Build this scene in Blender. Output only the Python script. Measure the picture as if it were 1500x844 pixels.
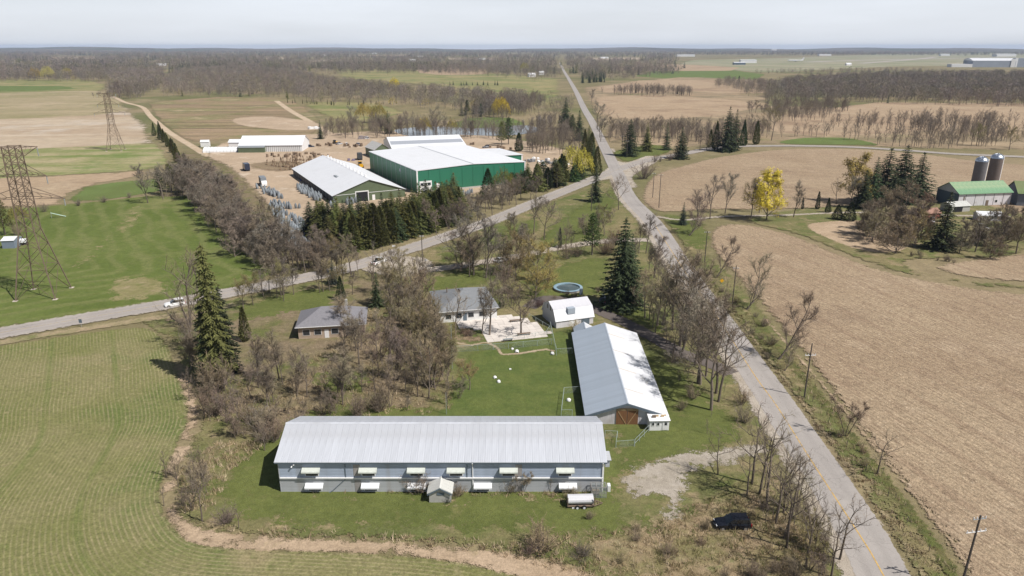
import bpy, bmesh, math, random
import numpy as np
from mathutils import Vector, Matrix, geometry
R = math.radians
for o in list(bpy.data.objects): bpy.data.objects.remove(o)
S = bpy.context.scene; COL = S.collection

# ------------------------------------------------------------ camera
CAM_H = 60.0; F_PX = 1040.0; HORIZON = 68.0
PITCH = math.atan((422 - HORIZON) / F_PX)
cam = bpy.data.cameras.new('camera'); camo = bpy.data.objects.new('camera', cam); COL.objects.link(camo)
camo.location = (0, 0, CAM_H); camo.rotation_euler = (math.pi / 2 - PITCH, 0, 0)
cam.angle_x = 2 * math.atan(750 / F_PX); cam.clip_start = 1; cam.clip_end = 60000
S.camera = camo
# ------------------------------------------------------------ sky, sun, exposure
SUN_EL, SUN_AZ = R(53), math.atan2(-0.49, 0.87)      # azimuth measured from +X, the sun stands to the right and a little behind the camera
sun_dir = Vector((math.cos(SUN_EL) * math.cos(SUN_AZ), math.cos(SUN_EL) * math.sin(SUN_AZ), math.sin(SUN_EL)))
W = bpy.data.worlds.new('World'); S.world = W; W.use_nodes = True
wt = W.node_tree; wt.nodes.clear()
sky = wt.nodes.new('ShaderNodeTexSky'); sky.sky_type = 'NISHITA'; sky.sun_disc = False
sky.sun_elevation = SUN_EL; sky.sun_rotation = math.pi / 2 - SUN_AZ
sky.air_density = 1.0; sky.dust_density = 1.5; sky.ozone_density = 1.0; sky.altitude = 200
veil = wt.nodes.new('ShaderNodeMix'); veil.data_type = 'RGBA'
tcw = wt.nodes.new('ShaderNodeTexCoord'); mpw = wt.nodes.new('ShaderNodeMapping'); mpw.inputs['Scale'].default_value = (1.2, 1.2, 9)
nzw = wt.nodes.new('ShaderNodeTexNoise'); nzw.inputs['Scale'].default_value = 1.6; nzw.inputs['Detail'].default_value = 5
mrw = wt.nodes.new('ShaderNodeMapRange'); mrw.inputs[1].default_value = .3; mrw.inputs[2].default_value = .75; mrw.inputs[3].default_value = .66; mrw.inputs[4].default_value = .9
wt.links.new(tcw.outputs['Generated'], mpw.inputs[0]); wt.links.new(mpw.outputs[0], nzw.inputs['Vector']); wt.links.new(nzw.outputs['Fac'], mrw.inputs[0])
sxyz = wt.nodes.new('ShaderNodeSeparateXYZ'); mrz = wt.nodes.new('ShaderNodeMapRange'); mrz.interpolation_type = 'SMOOTHSTEP'
for _i, _v in enumerate((0.0, .3, .9, .06)): mrz.inputs[_i + 1].default_value = _v
mlz = wt.nodes.new('ShaderNodeMath'); mlz.operation = 'MULTIPLY'
wt.links.new(tcw.outputs['Generated'], sxyz.inputs[0]); wt.links.new(sxyz.outputs['Z'], mrz.inputs[0])
wt.links.new(mrw.outputs[0], mlz.inputs[0]); wt.links.new(mrz.outputs[0], mlz.inputs[1]); wt.links.new(mlz.outputs[0], veil.inputs['Factor'])
wt.links.new(sky.outputs[0], veil.inputs['A']); veil.inputs['B'].default_value = (19.8, 20.8, 22.6, 1)
bg = wt.nodes.new('ShaderNodeBackground'); bg.inputs['Strength'].default_value = 0.05
wo = wt.nodes.new('ShaderNodeOutputWorld')
wt.links.new(veil.outputs['Result'], bg.inputs['Color']); wt.links.new(bg.outputs[0], wo.inputs['Surface'])
sl = bpy.data.lights.new('sun', 'SUN'); sl.energy = 5.0; sl.angle = R(0.5); sl.color = (1, .955, .9)
so = bpy.data.objects.new('sun', sl); COL.objects.link(so)
so.rotation_euler = sun_dir.to_track_quat('Z', 'Y').to_euler(); so.location = (0, 0, 200)
S.view_settings.view_transform = 'Standard'; S.view_settings.look = 'None'; S.view_settings.exposure = 0.1; S.view_settings.gamma = 1
S.render.engine = 'CYCLES'
S.cycles.max_bounces = 6; S.cycles.diffuse_bounces = 2; S.cycles.transparent_max_bounces = 12; S.cycles.volume_bounces = 0

# ------------------------------------------------------------ survey: where a sight line of the photograph meets a given height
_cp, _sp = math.cos(PITCH), math.sin(PITCH)
def at(x, y, z=0.0):
    u = (x - 750) / F_PX; v = (422 - y) / F_PX
    t = (z - CAM_H) / (-_sp + v * _cp)
    return Vector((u * t, (_cp + v * _sp) * t, z))
def row_of(X, Y, Z):
    dz = Z - CAM_H; fw = Y * _cp - dz * _sp
    return 422 - F_PX * (Y * _sp + dz * _cp) / fw
def height_to(p, ytop):
    lo, hi = 0.0, 70.0
    for _ in range(40):
        m = (lo + hi) / 2
        if row_of(p.x, p.y, m) > ytop: lo = m
        else: hi = m
    return max(lo, .5)
def rnd(seed): return random.Random(seed)

# ------------------------------------------------------------ materials
class Nodes:
    def __init__(s, name):
        s.m = bpy.data.materials.new(name); s.m.use_nodes = True; s.t = s.m.node_tree; s.t.nodes.clear()
        s.out = s.n('ShaderNodeOutputMaterial'); s.bsdf = s.n('ShaderNodeBsdfPrincipled'); s.t.links.new(s.bsdf.outputs[0], s.out.inputs[0])
        s.geo = s.n('ShaderNodeNewGeometry')
        s.bsdf.inputs['Specular IOR Level'].default_value = .3
    def n(s, t): return s.t.nodes.new(t)
    def l(s, a, b): s.t.links.new(a, b)
    def val(s, x, sock):
        if isinstance(x, (int, float)): sock.default_value = x
        elif isinstance(x, tuple): sock.default_value = (*x, 1) if len(x) == 3 else x
        else: s.l(x, sock)
    def math(s, op, a, b=0.0, c=None, clamp=False):
        m = s.n('ShaderNodeMath'); m.operation = op; m.use_clamp = clamp
        s.val(a, m.inputs[0]); s.val(b, m.inputs[1])
        if c is not None: s.val(c, m.inputs[2])
        return m.outputs[0]
    def mix(s, f, a, b, mode='MIX'):
        m = s.n('ShaderNodeMix'); m.data_type = 'RGBA'; m.blend_type = mode; m.clamp_factor = True
        s.val(f, m.inputs['Factor']); s.val(a, m.inputs['A']); s.val(b, m.inputs['B']); return m.outputs['Result']
    def noise(s, scale, detail=3, vec=None, rough=.55, stretch=None, rot=0):
        t = s.n('ShaderNodeTexNoise'); t.inputs['Scale'].default_value = scale; t.inputs['Detail'].default_value = detail; t.inputs['Roughness'].default_value = rough
        v = vec or s.geo.outputs['Position']
        if stretch:
            mp = s.n('ShaderNodeMapping'); mp.vector_type = 'TEXTURE'; mp.inputs['Scale'].default_value = tuple(1 / q for q in stretch); mp.inputs['Rotation'].default_value = (0, 0, rot); s.l(v, mp.inputs[0]); v = mp.outputs[0]
        s.l(v, t.inputs['Vector']); return t.outputs['Fac']
    def ramp(s, x, lo, hi, a=0.0, b=1.0):
        m = s.n('ShaderNodeMapRange'); m.interpolation_type = 'SMOOTHSTEP'; s.val(x, m.inputs[0])
        for i, q in enumerate((lo, hi, a, b)): m.inputs[i + 1].default_value = q
        return m.outputs[0]
    def attr(s, name):
        a = s.n('ShaderNodeAttribute'); a.attribute_name = name; return a.outputs['Fac']
    def objinfo(s): return s.n('ShaderNodeObjectInfo')
    def bump(s, h, strength=.4, dist=.1):
        b = s.n('ShaderNodeBump'); b.inputs['Strength'].default_value = strength; b.inputs['Distance'].default_value = dist
        s.val(h, b.inputs['Height']); s.l(b.outputs[0], s.bsdf.inputs['Normal'])
    def scale(s, col, f):
        v = s.n('ShaderNodeVectorMath'); v.operation = 'SCALE'; s.val(col, v.inputs[0]) if not isinstance(col, tuple) else setattr(v.inputs[0], 'default_value', col)
        s.val(f, v.inputs['Scale']); return v.outputs[0]
    def done(s, col, rough=.85):
        s.val(col, s.bsdf.inputs['Base Color']); s.val(rough, s.bsdf.inputs['Roughness']); return s.m

def ground(name, a, b, s1, patches=(), grain=(6, .35), grain2=None, soft=None, k=1.0, rows=None, bump=.5, tram=None, streak=None):
    """soil, grass or crop: two tones mixed by a broad noise, patches of further tones, a fine grain, optional rows along the 'row' attribute."""
    N = Nodes(name)
    col = N.mix(N.ramp(N.noise(s1, 4), .35, .65), a, b)
    for i, (c, sc, lo, hi, amt) in enumerate(patches):
        f = N.ramp(N.noise(sc, 5, rough=.65), lo, hi, 0, amt); col = N.mix(f, col, c)
    if rows:
        per, c, sharp, amt, wob = rows
        rw = N.math('ADD', N.attr('row'), N.math('MULTIPLY', N.noise(.05, 1), wob))
        sn = N.math('SINE', N.math('MULTIPLY', rw, 2 * math.pi / per))
        f = N.math('MULTIPLY', N.ramp(sn, sharp, 1, 0, amt), N.ramp(N.noise(.12, 4), .3, .6, .35, 1))
        f = N.math('MULTIPLY', f, N.ramp(N.noise(1.7, 3), .3, .55, .25, 1))
        col = N.mix(f, col, c)
    if tram:
        per, wid, c, amt = tram
        md = N.math('PINGPONG', N.math('ADD', N.attr('row'), N.math('MULTIPLY', N.noise(.2, 2), .8)), per)
        f = N.math('MULTIPLY', N.ramp(md, wid * .4, wid, amt, 0), N.ramp(N.noise(.05, 3), .35, .6, .3, 1))
        col = N.mix(f, col, c)
    if streak:
        st, rot, c, amt = streak
        col = N.mix(N.ramp(N.noise(1, 4, stretch=st, rot=rot), .47, .68, 0, amt), col, c)
    g = N.noise(grain[0], 4, rough=.7); gg = N.math('MULTIPLY_ADD', g, 2 * grain[1] * 1.6, 1 - grain[1] * 1.6)
    if grain2: gg = N.math('MULTIPLY', gg, N.math('MULTIPLY_ADD', N.noise(grain2[0], 3), 2 * grain2[1] * 1.4, 1 - grain2[1] * 1.4))
    col = N.scale(col, gg)
    if bump: N.bump(g, bump, .25)
    N.done(col, .95); N.bsdf.inputs['Specular IOR Level'].default_value = .1
    if soft:
        e = N.attr('edge')
        t = N.math('ADD', N.math('DIVIDE', e, soft), N.math('MULTIPLY', N.math('SUBTRACT', N.noise(1.2 / soft, 5, rough=.7), .5), 2.2 * k))
        t = N.math('ADD', t, N.math('MULTIPLY', N.math('SUBTRACT', N.noise(max(.5, 12 / soft), 3, rough=.7), .5), 1.6))
        al = N.ramp(t, .47, .53); N.l(al, N.bsdf.inputs['Alpha'])
    return N.m

def plain(name, c, rough=.7, var=.12, scale=3, metal=0, tint=None, streak=None, rand=0.0, spec=.3, bump=0):
    N = Nodes(name); tc = N.n('ShaderNodeTexCoord'); v = tc.outputs['Object']
    nz = N.noise(scale, 4, vec=v, stretch=streak)
    f = N.math('MULTIPLY_ADD', nz, 2 * var * 1.5, 1 - var * 1.5)
    if rand: f = N.math('MULTIPLY', f, N.math('MULTIPLY_ADD', N.objinfo().outputs['Random'], 2 * rand, 1 - rand))
    col = N.scale(c, f)
    if tint: col = N.mix(N.ramp(N.noise(scale * .35, 5, vec=v), .5, .75, 0, tint[1]), col, tint[0])
    N.done(col, rough); N.bsdf.inputs['Metallic'].default_value = metal; N.bsdf.inputs['Specular IOR Level'].default_value = spec
    if bump: N.bump(nz, bump, .05)
    return N.m

def foliage(name, rough=.8, island=.35, transl=0.0):
    """crown material: colour of the object, varied per leaf clump and by a slow noise."""
    N = Nodes(name); oi = N.objinfo(); tc = N.n('ShaderNodeTexCoord')
    f = N.math('MULTIPLY_ADD', N.geo.outputs['Random Per Island'], 2 * island, 1 - island)
    f = N.math('MULTIPLY', f, N.math('MULTIPLY_ADD', N.noise(.9, 2, vec=tc.outputs['Object']), .8, .6))
    f = N.math('MULTIPLY', f, N.math('MULTIPLY_ADD', oi.outputs['Random'], .36, .82))
    col = N.scale(oi.outputs['Color'], f)
    hs = N.n('ShaderNodeHueSaturation'); N.l(col, hs.inputs['Color']); N.l(N.math('MULTIPLY_ADD', oi.outputs['Random'], .03, .485), hs.inputs['Hue'])
    N.done(hs.outputs[0], rough); N.bsdf.inputs['Specular IOR Level'].default_value = .15
    return N.m
M_TWIG = foliage('bare_twigs', island=.3); M_NEEDLE = foliage('needles', island=.45); M_LEAF = foliage('leaves', island=.3)
M_BARK = plain('bark', (.17, .14, .115), .95, .3, 6, rand=.25, spec=.1)

# ------------------------------------------------------------ mesh helpers
class MB:
    def __init__(s): s.v = []; s.f = []
    def quad(s, *p):
        i = len(s.v); s.v += [tuple(q) for q in p]; s.f.append(tuple(range(i, i + len(p))))
    def box(s, x0, y0, z0, x1, y1, z1):
        i = len(s.v); s.v += [(x0, y0, z0), (x1, y0, z0), (x1, y1, z0), (x0, y1, z0), (x0, y0, z1), (x1, y0, z1), (x1, y1, z1), (x0, y1, z1)]
        s.f += [tuple(i + k for k in q) for q in ((0, 3, 2, 1), (4, 5, 6, 7), (0, 1, 5, 4), (1, 2, 6, 5), (2, 3, 7, 6), (3, 0, 4, 7))]
    def tube(s, pts, rad, n=6, cap=True):
        pts = [Vector(p) for p in pts]; rad = rad if isinstance(rad, (list, tuple)) else [rad] * len(pts)
        i0 = len(s.v)
        for k, p in enumerate(pts):
            d = (pts[min(k + 1, len(pts) - 1)] - pts[max(k - 1, 0)]).normalized()
            a = d.orthogonal().normalized() if k == 0 else (a - d * a.dot(d)).normalized()
            b = d.cross(a)
            for j in range(n):
                t = 2 * math.pi * j / n; s.v.append(tuple(p + (a * math.cos(t) + b * math.sin(t)) * rad[k]))
        for k in range(len(pts) - 1):
            for j in range(n):
                q = i0 + k * n; s.f.append((q + j, q + (j + 1) % n, q + n + (j + 1) % n, q + n + j))
        if cap:
            s.f.append(tuple(i0 + j for j in reversed(range(n)))); q = i0 + (len(pts) - 1) * n; s.f.append(tuple(q + j for j in range(n)))
    def prism(s, prof, axis, a, b):
        """closed profile of (u, z) pulled along x or y from a to b"""
        n = len(prof); i = len(s.v)
        for t in (a, b):
            for (u, z) in prof: s.v.append((t, u, z) if axis == 'x' else (u, t, z))
        s.f.append(tuple(i + k for k in range(n))); s.f.append(tuple(i + n + k for k in reversed(range(n))))
        for k in range(n): s.f.append((i + k, i + n + k, i + n + (k + 1) % n, i + (k + 1) % n))
    def loft(s, rings, cap=True):
        n = len(rings[0]); i = len(s.v)
        for r in rings: s.v += [tuple(p) for p in r]
        for k in range(len(rings) - 1):
            for j in range(n):
                q = i + k * n; s.f.append((q + j, q + (j + 1) % n, q + n + (j + 1) % n, q + n + j))
        if cap:
            s.f.append(tuple(i + j for j in reversed(range(n)))); q = i + (len(rings) - 1) * n; s.f.append(tuple(q + j for j in range(n)))
    def mesh(s, name, mat, smooth=False):
        me = bpy.data.meshes.new(name); me.from_pydata(s.v, [], s.f); me.materials.append(mat)
        bm = bmesh.new(); bm.from_mesh(me); bmesh.ops.recalc_face_normals(bm, faces=bm.faces); bm.to_mesh(me); bm.free()
        if smooth: me.polygons.foreach_set('use_smooth', [True] * len(me.polygons))
        return me
    def rawmesh(s, name, mat):
        me = bpy.data.meshes.new(name); me.from_pydata(s.v, [], s.f); me.materials.append(mat); return me
    def build(s, name, mat, parent=None, kind=None, smooth=False):
        o = bpy.data.objects.new(name, s.mesh(name, mat, smooth)); COL.objects.link(o)
        if parent: o.parent = parent
        if kind: o['kind'] = kind
        return o
def tag(o, label, cat, group=None):
    o['label'] = label; o['category'] = cat
    if group: o['group'] = group
    return o
def thing(name, label, cat, loc, rz=0.0, group=None):
    o = bpy.data.objects.new(name, None); COL.objects.link(o); o.location = loc; o.rotation_euler = (0, 0, rz); o.empty_display_size = .5
    return tag(o, label, cat, group)
def put(name, me, parent=None, loc=(0, 0, 0), rot=(0, 0, 0), color=None):
    o = bpy.data.objects.new(name, me); COL.objects.link(o); o.parent = parent; o.location = loc; o.rotation_euler = rot
    if color: o.color = (*color, 1)
    return o
def copy_tree(o, parent=None):
    c = o.copy(); COL.objects.link(c); c.parent = parent
    for ch in list(o.children): copy_tree(ch, c)
    return c
def box(name, mat, parent, *b, kind=None):
    m = MB(); m.box(*b); return m.build(name, mat, parent, kind)

# ------------------------------------------------------------ ground sheets
def smooth_line(P, step, closed=False):
    P = [np.array(p[:2], float) for p in P]; n = len(P); out = []
    for i in range(n if closed else n - 1):
        p1, p2 = P[i], P[(i + 1) % n]
        p0 = P[(i - 1) % n] if closed or i > 0 else 2 * p1 - p2
        p3 = P[(i + 2) % n] if closed or i + 2 < n else 2 * p2 - p1
        m1, m2 = (p2 - p0) / 2, (p3 - p1) / 2; L = np.linalg.norm(p2 - p1)
        m1 *= min(1, 1.5 * L / (np.linalg.norm(m1) + 1e-9)); m2 *= min(1, 1.5 * L / (np.linalg.norm(m2) + 1e-9))
        k = max(1, int(L / step))
        for j in range(k):
            t = j / k; out.append((2 * t**3 - 3 * t**2 + 1) * p1 + (t**3 - 2 * t**2 + t) * m1 + (-2 * t**3 + 3 * t**2) * p2 + (t**3 - t**2) * m2)
    if not closed: out.append(P[-1])
    return np.array(out)
def seg_dist(pts, poly, closed=True):
    A = poly; B = np.roll(poly, -1, 0)
    if not closed: A, B = A[:-1], B[:-1]
    d = np.full(len(pts), 1e12)
    for a, b in zip(A, B):
        ab = b - a; L = ab @ ab + 1e-12
        t = np.clip(((pts - a) @ ab) / L, 0, 1); q = a + t[:, None] * ab - pts
        d = np.minimum(d, (q * q).sum(1))
    return np.sqrt(d)
def inside(pts, poly):
    x, y = pts[:, 0], pts[:, 1]; c = np.zeros(len(pts), bool); n = len(poly)
    for i in range(n):
        (x1, y1), (x2, y2) = poly[i], poly[i - 1]
        k = ((y1 > y) != (y2 > y)) & (x < (x2 - x1) * (y - y1) / (y2 - y1 + 1e-12) + x1); c ^= k
    return c
def px_poly(px): return [at(x, y)[:2] for x, y in px]
def straight_line(P, step, seed):
    out = []; r = rnd(seed); P = [np.array(p, float) for p in P]
    for i in range(len(P)):
        a, b = P[i], P[(i + 1) % len(P)]; k = max(1, int(np.linalg.norm(b - a) / step)); j = step * .12
        for t in range(k): out.append(a + (b - a) * t / k + np.array([r.uniform(-j, j), r.uniform(-j, j)]))
    return np.array(out)
def sheet(name, px, mat, z, step=2.0, grid=6.0, row=None, world=None, kind='structure', straight=False):
    P = world if world is not None else px_poly(px)
    ol = straight_line(P, step, name) if straight else smooth_line(P, step, True); lo, hi = ol.min(0), ol.max(0)
    rr = rnd(name); gx = np.arange(lo[0], hi[0], grid); gy = np.arange(lo[1], hi[1], grid)
    g = np.array([(x + rr.uniform(-.2, .2) * grid, y + rr.uniform(-.2, .2) * grid) for x in gx for y in gy]).reshape(-1, 2)
    if len(g):
        g = g[inside(g, ol)]
        if len(g): g = g[seg_dist(g, ol) > step * .5]
    pts = np.vstack([ol, g]) if len(g) else ol; n = len(ol)
    res = geometry.delaunay_2d_cdt([Vector(p) for p in pts], [], [list(range(n))], 1, 1e-4)
    v = np.array([tuple(p) for p in res[0]]); faces = [tuple(f) for f in res[2]]
    me = bpy.data.meshes.new(name); me.from_pydata([(x, y, z) for x, y in v], [], faces); me.materials.append(mat)
    bm = bmesh.new(); bm.from_mesh(me)
    for f in bm.faces:
        if f.normal.z < 0: f.normal_flip()
    bm.to_mesh(me); bm.free()
    me.attributes.new('edge', 'FLOAT', 'POINT').data.foreach_set('value', seg_dist(v, ol))
    if row is not None: me.attributes.new('row', 'FLOAT', 'POINT').data.foreach_set('value', row(v))
    o = bpy.data.objects.new(name, me); COL.objects.link(o); o['kind'] = kind; return o
def ribbon(name, line, width, mat, z, step=2.0, kind='structure', off=0.0, across=5):
    """a road strip of constant width along a world polyline; 'u' runs across, 'v' along, 'edge' is the distance to its side"""
    L = smooth_line(line, step); n = len(L); T = np.gradient(L, axis=0); T /= np.linalg.norm(T, axis=1)[:, None] + 1e-9; Nn = np.stack([T[:, 1], -T[:, 0]], 1)
    wd = width if callable(width) else (lambda t: width)
    vs, u, vv, ed, fs = [], [], [], [], []; s = np.concatenate([[0], np.cumsum(np.linalg.norm(np.diff(L, axis=0), axis=1))])
    for i in range(n):
        w = wd(i / (n - 1))
        for j in range(across):
            q = -1 + 2 * j / (across - 1); p = L[i] + Nn[i] * (q * w / 2 + off); vs.append((p[0], p[1], z)); u.append(q); vv.append(s[i]); ed.append((1 - abs(q)) * w / 2)
    for i in range(n - 1):
        for j in range(across - 1):
            a = i * across + j; fs.append((a, a + 1, a + across + 1, a + across))
    me = bpy.data.meshes.new(name); me.from_pydata(vs, [], fs); me.materials.append(mat)
    bm = bmesh.new(); bm.from_mesh(me)
    for f in bm.faces:
        if f.normal.z < 0: f.normal_flip()
    bm.to_mesh(me); bm.free()
    for nm, d in (('u', u), ('v', vv), ('edge', ed)): me.attributes.new(nm, 'FLOAT', 'POINT').data.foreach_set('value', d)
    o = bpy.data.objects.new(name, me); COL.objects.link(o); o['kind'] = kind; return o

OLIVE = (.15, .145, .06); DRY = (.30, .235, .14); GREEN = (.085, .135, .028); DKGREEN = (.055, .10, .02); TAN_ = (.42, .31, .205); PALE = (.5, .4, .28); BROWN = (.2, .14, .09)
m_base = ground('rough_land', (.17, .15, .075), (.25, .2, .12), .012, [((.12, .13, .05), .004, .5, .62, .8), ((.33, .26, .16), .02, .55, .7, .6)], (1.2, .3), (.25, .25))
m_yard = ground('rough_grass', (.115, .13, .045), (.21, .175, .09), .06, [((.3, .23, .14), .22, .52, .7, .8), ((.09, .125, .03), .12, .5, .65, .7)], (4, .4), (.9, .25), soft=3)
m_lawn = ground('lawn_grass', (.125, .142, .043), (.1, .118, .035), .12, [((.19, .168, .075), .3, .56, .74, .65), ((.135, .145, .045), .8, .5, .7, .5)], (5, .38), (1.1, .22), soft=3.5, k=1.5)
m_rich = ground('pen_grass', (.09, .12, .034), (.118, .142, .042), .2, [((.16, .15, .06), .35, .6, .75, .5)], (5, .4), (1.3, .22), soft=2.5)
m_meadow = ground('mown_meadow', (.12, .15, .04), (.095, .125, .03), .02, [((.22, .2, .095), .03, .56, .72, .75), ((.15, .165, .055), .07, .5, .65, .6)], (2.2, .25), (.5, .2), soft=4, rows=(6.5, (.165, .175, .065), -.3, .75, 9.0))
m_wheat = ground('winter_wheat', (.16, .165, .06), (.215, .195, .095), .04, [((.105, .14, .04), .03, .48, .62, .7), ((.27, .22, .125), .05, .55, .7, .7), ((.31, .25, .155), .35, .58, .75, .5), ((.11, .14, .04), .6, .55, .72, .5)], (4, .5), (1.4, .26), soft=1.6,
                 rows=(.62, (.35, .29, .175), .0, .46, 1.6), tram=(5.6, .7, (.115, .15, .04), .5))
m_soil = ground('bare_margin', (.43, .325, .225), (.36, .27, .18), .12, [((.24, .195, .1), .25, .56, .72, .6), ((.3, .225, .15), .8, .5, .7, .5)], (4, .35), (1.2, .2), soft=1.6, k=.8)
m_stubble = ground('corn_stubble', (.37, .285, .19), (.315, .235, .155), .035, [((.44, .345, .24), .07, .5, .68, .55), ((.235, .17, .115), .02, .55, .68, .6), ((.2, .14, .095), .9, .55, .7, .6), ((.52, .43, .31), 1.6, .58, .7, .75)], (3.4, .6), (1.2, .3), soft=3,
                   rows=(.92, (.21, .15, .1), .0, .4, .5), bump=.8, streak=((.22, 2.6, 1), R(-74.3), (.225, .16, .108), .75), tram=(4.6, 1.1, (.26, .185, .125), .5))
m_tan = ground('tan_field', (.38, .285, .19), (.32, .235, .155), .03, [((.44, .35, .24), .03, .5, .65, .6), ((.235, .165, .11), .012, .5, .64, .75)], (1.5, .32), (.3, .2), soft=5, rows=(5, (.33, .245, .165), .1, .5, 2))
m_pale = ground('pale_field', (.42, .34, .245), (.36, .275, .19), .012, [((.46, .4, .33), .009, .5, .6, .8), ((.33, .26, .16), .02, .6, .75, .5)], (1, .2), (.12, .18), soft=10, streak=((.004, .05, 1), .1, (.47, .39, .3), .7))
m_palegreen = ground('thin_green_field', (.23, .23, .1), (.34, .29, .17), .05, [((.13, .19, .05), .03, .5, .65, .7)], (1, .3), (.3, .2), soft=5, streak=((.012, .12, 1), .08, (.14, .185, .05), .8))
m_olive2f = ground('dry_grass_field', (.3, .25, .15), (.25, .22, .115), .01, [((.36, .29, .19), .012, .5, .62, .8), ((.2, .2, .09), .02, .56, .68, .6)], (.8, .25), (.12, .2), soft=10, streak=((.004, .05, 1), .1, (.4, .32, .21), .6))
m_olive = ground('pasture', (.2, .2, .085), (.28, .24, .12), .012, [((.14, .17, .055), .015, .5, .64, .8), ((.36, .28, .18), .01, .6, .7, .7)], (.6, .28), (.1, .2), soft=12)
m_strip = ground('green_strip', (.13, .175, .055), (.115, .145, .045), .05, [((.22, .2, .09), .08, .58, .72, .5)], (2, .3), None, soft=3)
m_nursery = ground('nursery_rows', (.3, .22, .14), (.24, .2, .1), .02, [((.15, .17, .06), .02, .52, .62, .8), ((.42, .32, .21), .02, .55, .7, .8)], (.8, .3), (.15, .2), soft=5, streak=((.006, .2, 1), 0, (.1, .078, .05), .85))
m_sand = ground('yard_gravel', (.43, .33, .235), (.37, .285, .2), .04, [((.38, .29, .2), .08, .55, .7, .6), ((.55, .46, .36), .05, .55, .7, .7)], (2.5, .2), (.4, .14), soft=4)
m_gravel = ground('gravel', (.4, .355, .3), (.33, .29, .235), .2, [((.28, .23, .15), .25, .55, .7, .6), ((.17, .16, .075), .35, .6, .72, .8)], (6, .3), (1.5, .2), soft=2.4, k=1.6)
m_drypatch = ground('dry_lawn_patch', (.25, .215, .11), (.2, .185, .08), .15, [((.33, .26, .165), .2, .5, .68, .7), ((.12, .14, .04), .25, .52, .66, .7)], (4, .35), (1, .2), soft=4.5, k=1.6)
m_track = ground('dirt_track', (.5, .4, .29), (.44, .34, .235), .1, [((.3, .25, .14), .15, .6, .7, .6)], (3, .2), None, soft=1.2)
m_airgrass = ground('airfield_grass', (.24, .235, .15), (.31, .28, .19), .006, [((.2, .22, .11), .004, .5, .6, .7)], (.2, .15), None, soft=20)
m_dirtdark = ground('leaf_litter', (.2, .145, .095), (.25, .19, .12), .15, [((.12, .12, .045), .2, .55, .7, .6)], (4, .45), (1, .3), soft=4, k=1.4)
m_litter = ground('thicket_floor', (.2, .155, .1), (.155, .14, .065), .12, [((.1, .12, .035), .12, .52, .66, .7), ((.3, .23, .15), .3, .55, .7, .6)], (4, .45), (1, .3), soft=5, k=1.4)

def asphalt(name, c, soft=.5, verge=None):
    N = Nodes(name); u = N.attr('u'); au = N.math('ABSOLUTE', u)
    col = N.mix(N.ramp(N.noise(.08, 4), .35, .65), c, tuple(q * .9 for q in c))
    wheel = N.ramp(N.math('ABSOLUTE', N.math('SUBTRACT', au, .45)), .04, .24, 1, 0)
    col = N.mix(N.math('MULTIPLY', wheel, .28), col, tuple(q * .72 for q in c))
    lng = N.n('ShaderNodeCombineXYZ'); N.l(N.math('MULTIPLY', u, 5.), lng.inputs[0]); N.l(N.math('MULTIPLY', N.attr('v'), .06), lng.inputs[1])
    col = N.mix(N.ramp(N.noise(1, 4, vec=lng.outputs[0]), .5, .75, 0, .5), col, tuple(q * .78 for q in c))
    vo = N.n('ShaderNodeTexVoronoi'); vo.feature = 'DISTANCE_TO_EDGE'; vo.inputs['Scale'].default_value = .22
    nv = N.n('ShaderNodeVectorMath'); nv.operation = 'ADD'; sc = N.n('ShaderNodeVectorMath'); sc.operation = 'SCALE'; nt = N.n('ShaderNodeTexNoise'); nt.inputs['Scale'].default_value = .5
    N.l(N.geo.outputs['Position'], nt.inputs['Vector']); N.l(nt.outputs['Color'], sc.inputs[0]); sc.inputs['Scale'].default_value = 2.5
    N.l(N.geo.outputs['Position'], nv.inputs[0]); N.l(sc.outputs[0], nv.inputs[1]); N.l(nv.outputs[0], vo.inputs['Vector'])
    col = N.mix(N.ramp(vo.outputs['Distance'],   .003, .012, .38, 0), col, tuple(q * .4 for q in c))
    col = N.mix(N.ramp(N.noise(.3, 5), .62, .7, 0, .35), col, tuple(q * .65 for q in c))
    g = N.noise(7, 3); col = N.scale(col, N.math('MULTIPLY_ADD', g, .4, .8))
    N.bump(g, .25, .05); N.done(col, .85)
    t = N.math('ADD', N.math('DIVIDE', N.attr('edge'), soft), N.math('MULTIPLY', N.math('SUBTRACT', N.noise(1.5, 5), .5), 1.4)); N.l(N.ramp(t, .45, .55), N.bsdf.inputs['Alpha'])
    return N.m
m_asph = asphalt('old_asphalt', (.36, .325, .295)); m_asph2 = asphalt('grey_asphalt', (.36, .33, .305)); m_drive = asphalt('dark_drive', (.14, .118, .105), 1.2)
m_farroad = ground('far_road', (.42, .38, .34), (.37, .33, .3), .05, [], (1, .15), None, soft=1.0)

m_brush = ground('brush_land', (.3, .225, .145), (.22, .175, .11), .02, [((.38, .29, .19), .012, .5, .62, .8), ((.17, .17, .07), .015, .55, .66, .7)], (.8, .3), (.12, .22), soft=12)
# base ground: one sheet to the horizon
gm = MB()
rad = [0, 60, 150, 300, 600, 1200, 2500, 5000, 9000, 14500]
for i in range(len(rad) - 1):
    for k in range(48):
        a0, a1 = 2 * math.pi * k / 48, 2 * math.pi * (k + 1) / 48
        p = [(rad[i] * math.cos(a0), rad[i] * math.sin(a0), 0), (rad[i + 1] * math.cos(a0), rad[i + 1] * math.sin(a0), 0), (rad[i + 1] * math.cos(a1), rad[i + 1] * math.sin(a1), 0), (rad[i] * math.cos(a1), rad[i] * math.sin(a1), 0)]
        if i == 0: gm.quad(p[0], p[1], p[2])
        else: gm.quad(*p)
o = gm.build('ground', m_base); o['kind'] = 'structure'

Z = [0.004]
DZ = [.004]
def nz(): Z[0] += DZ[0]; return Z[0]
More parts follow.
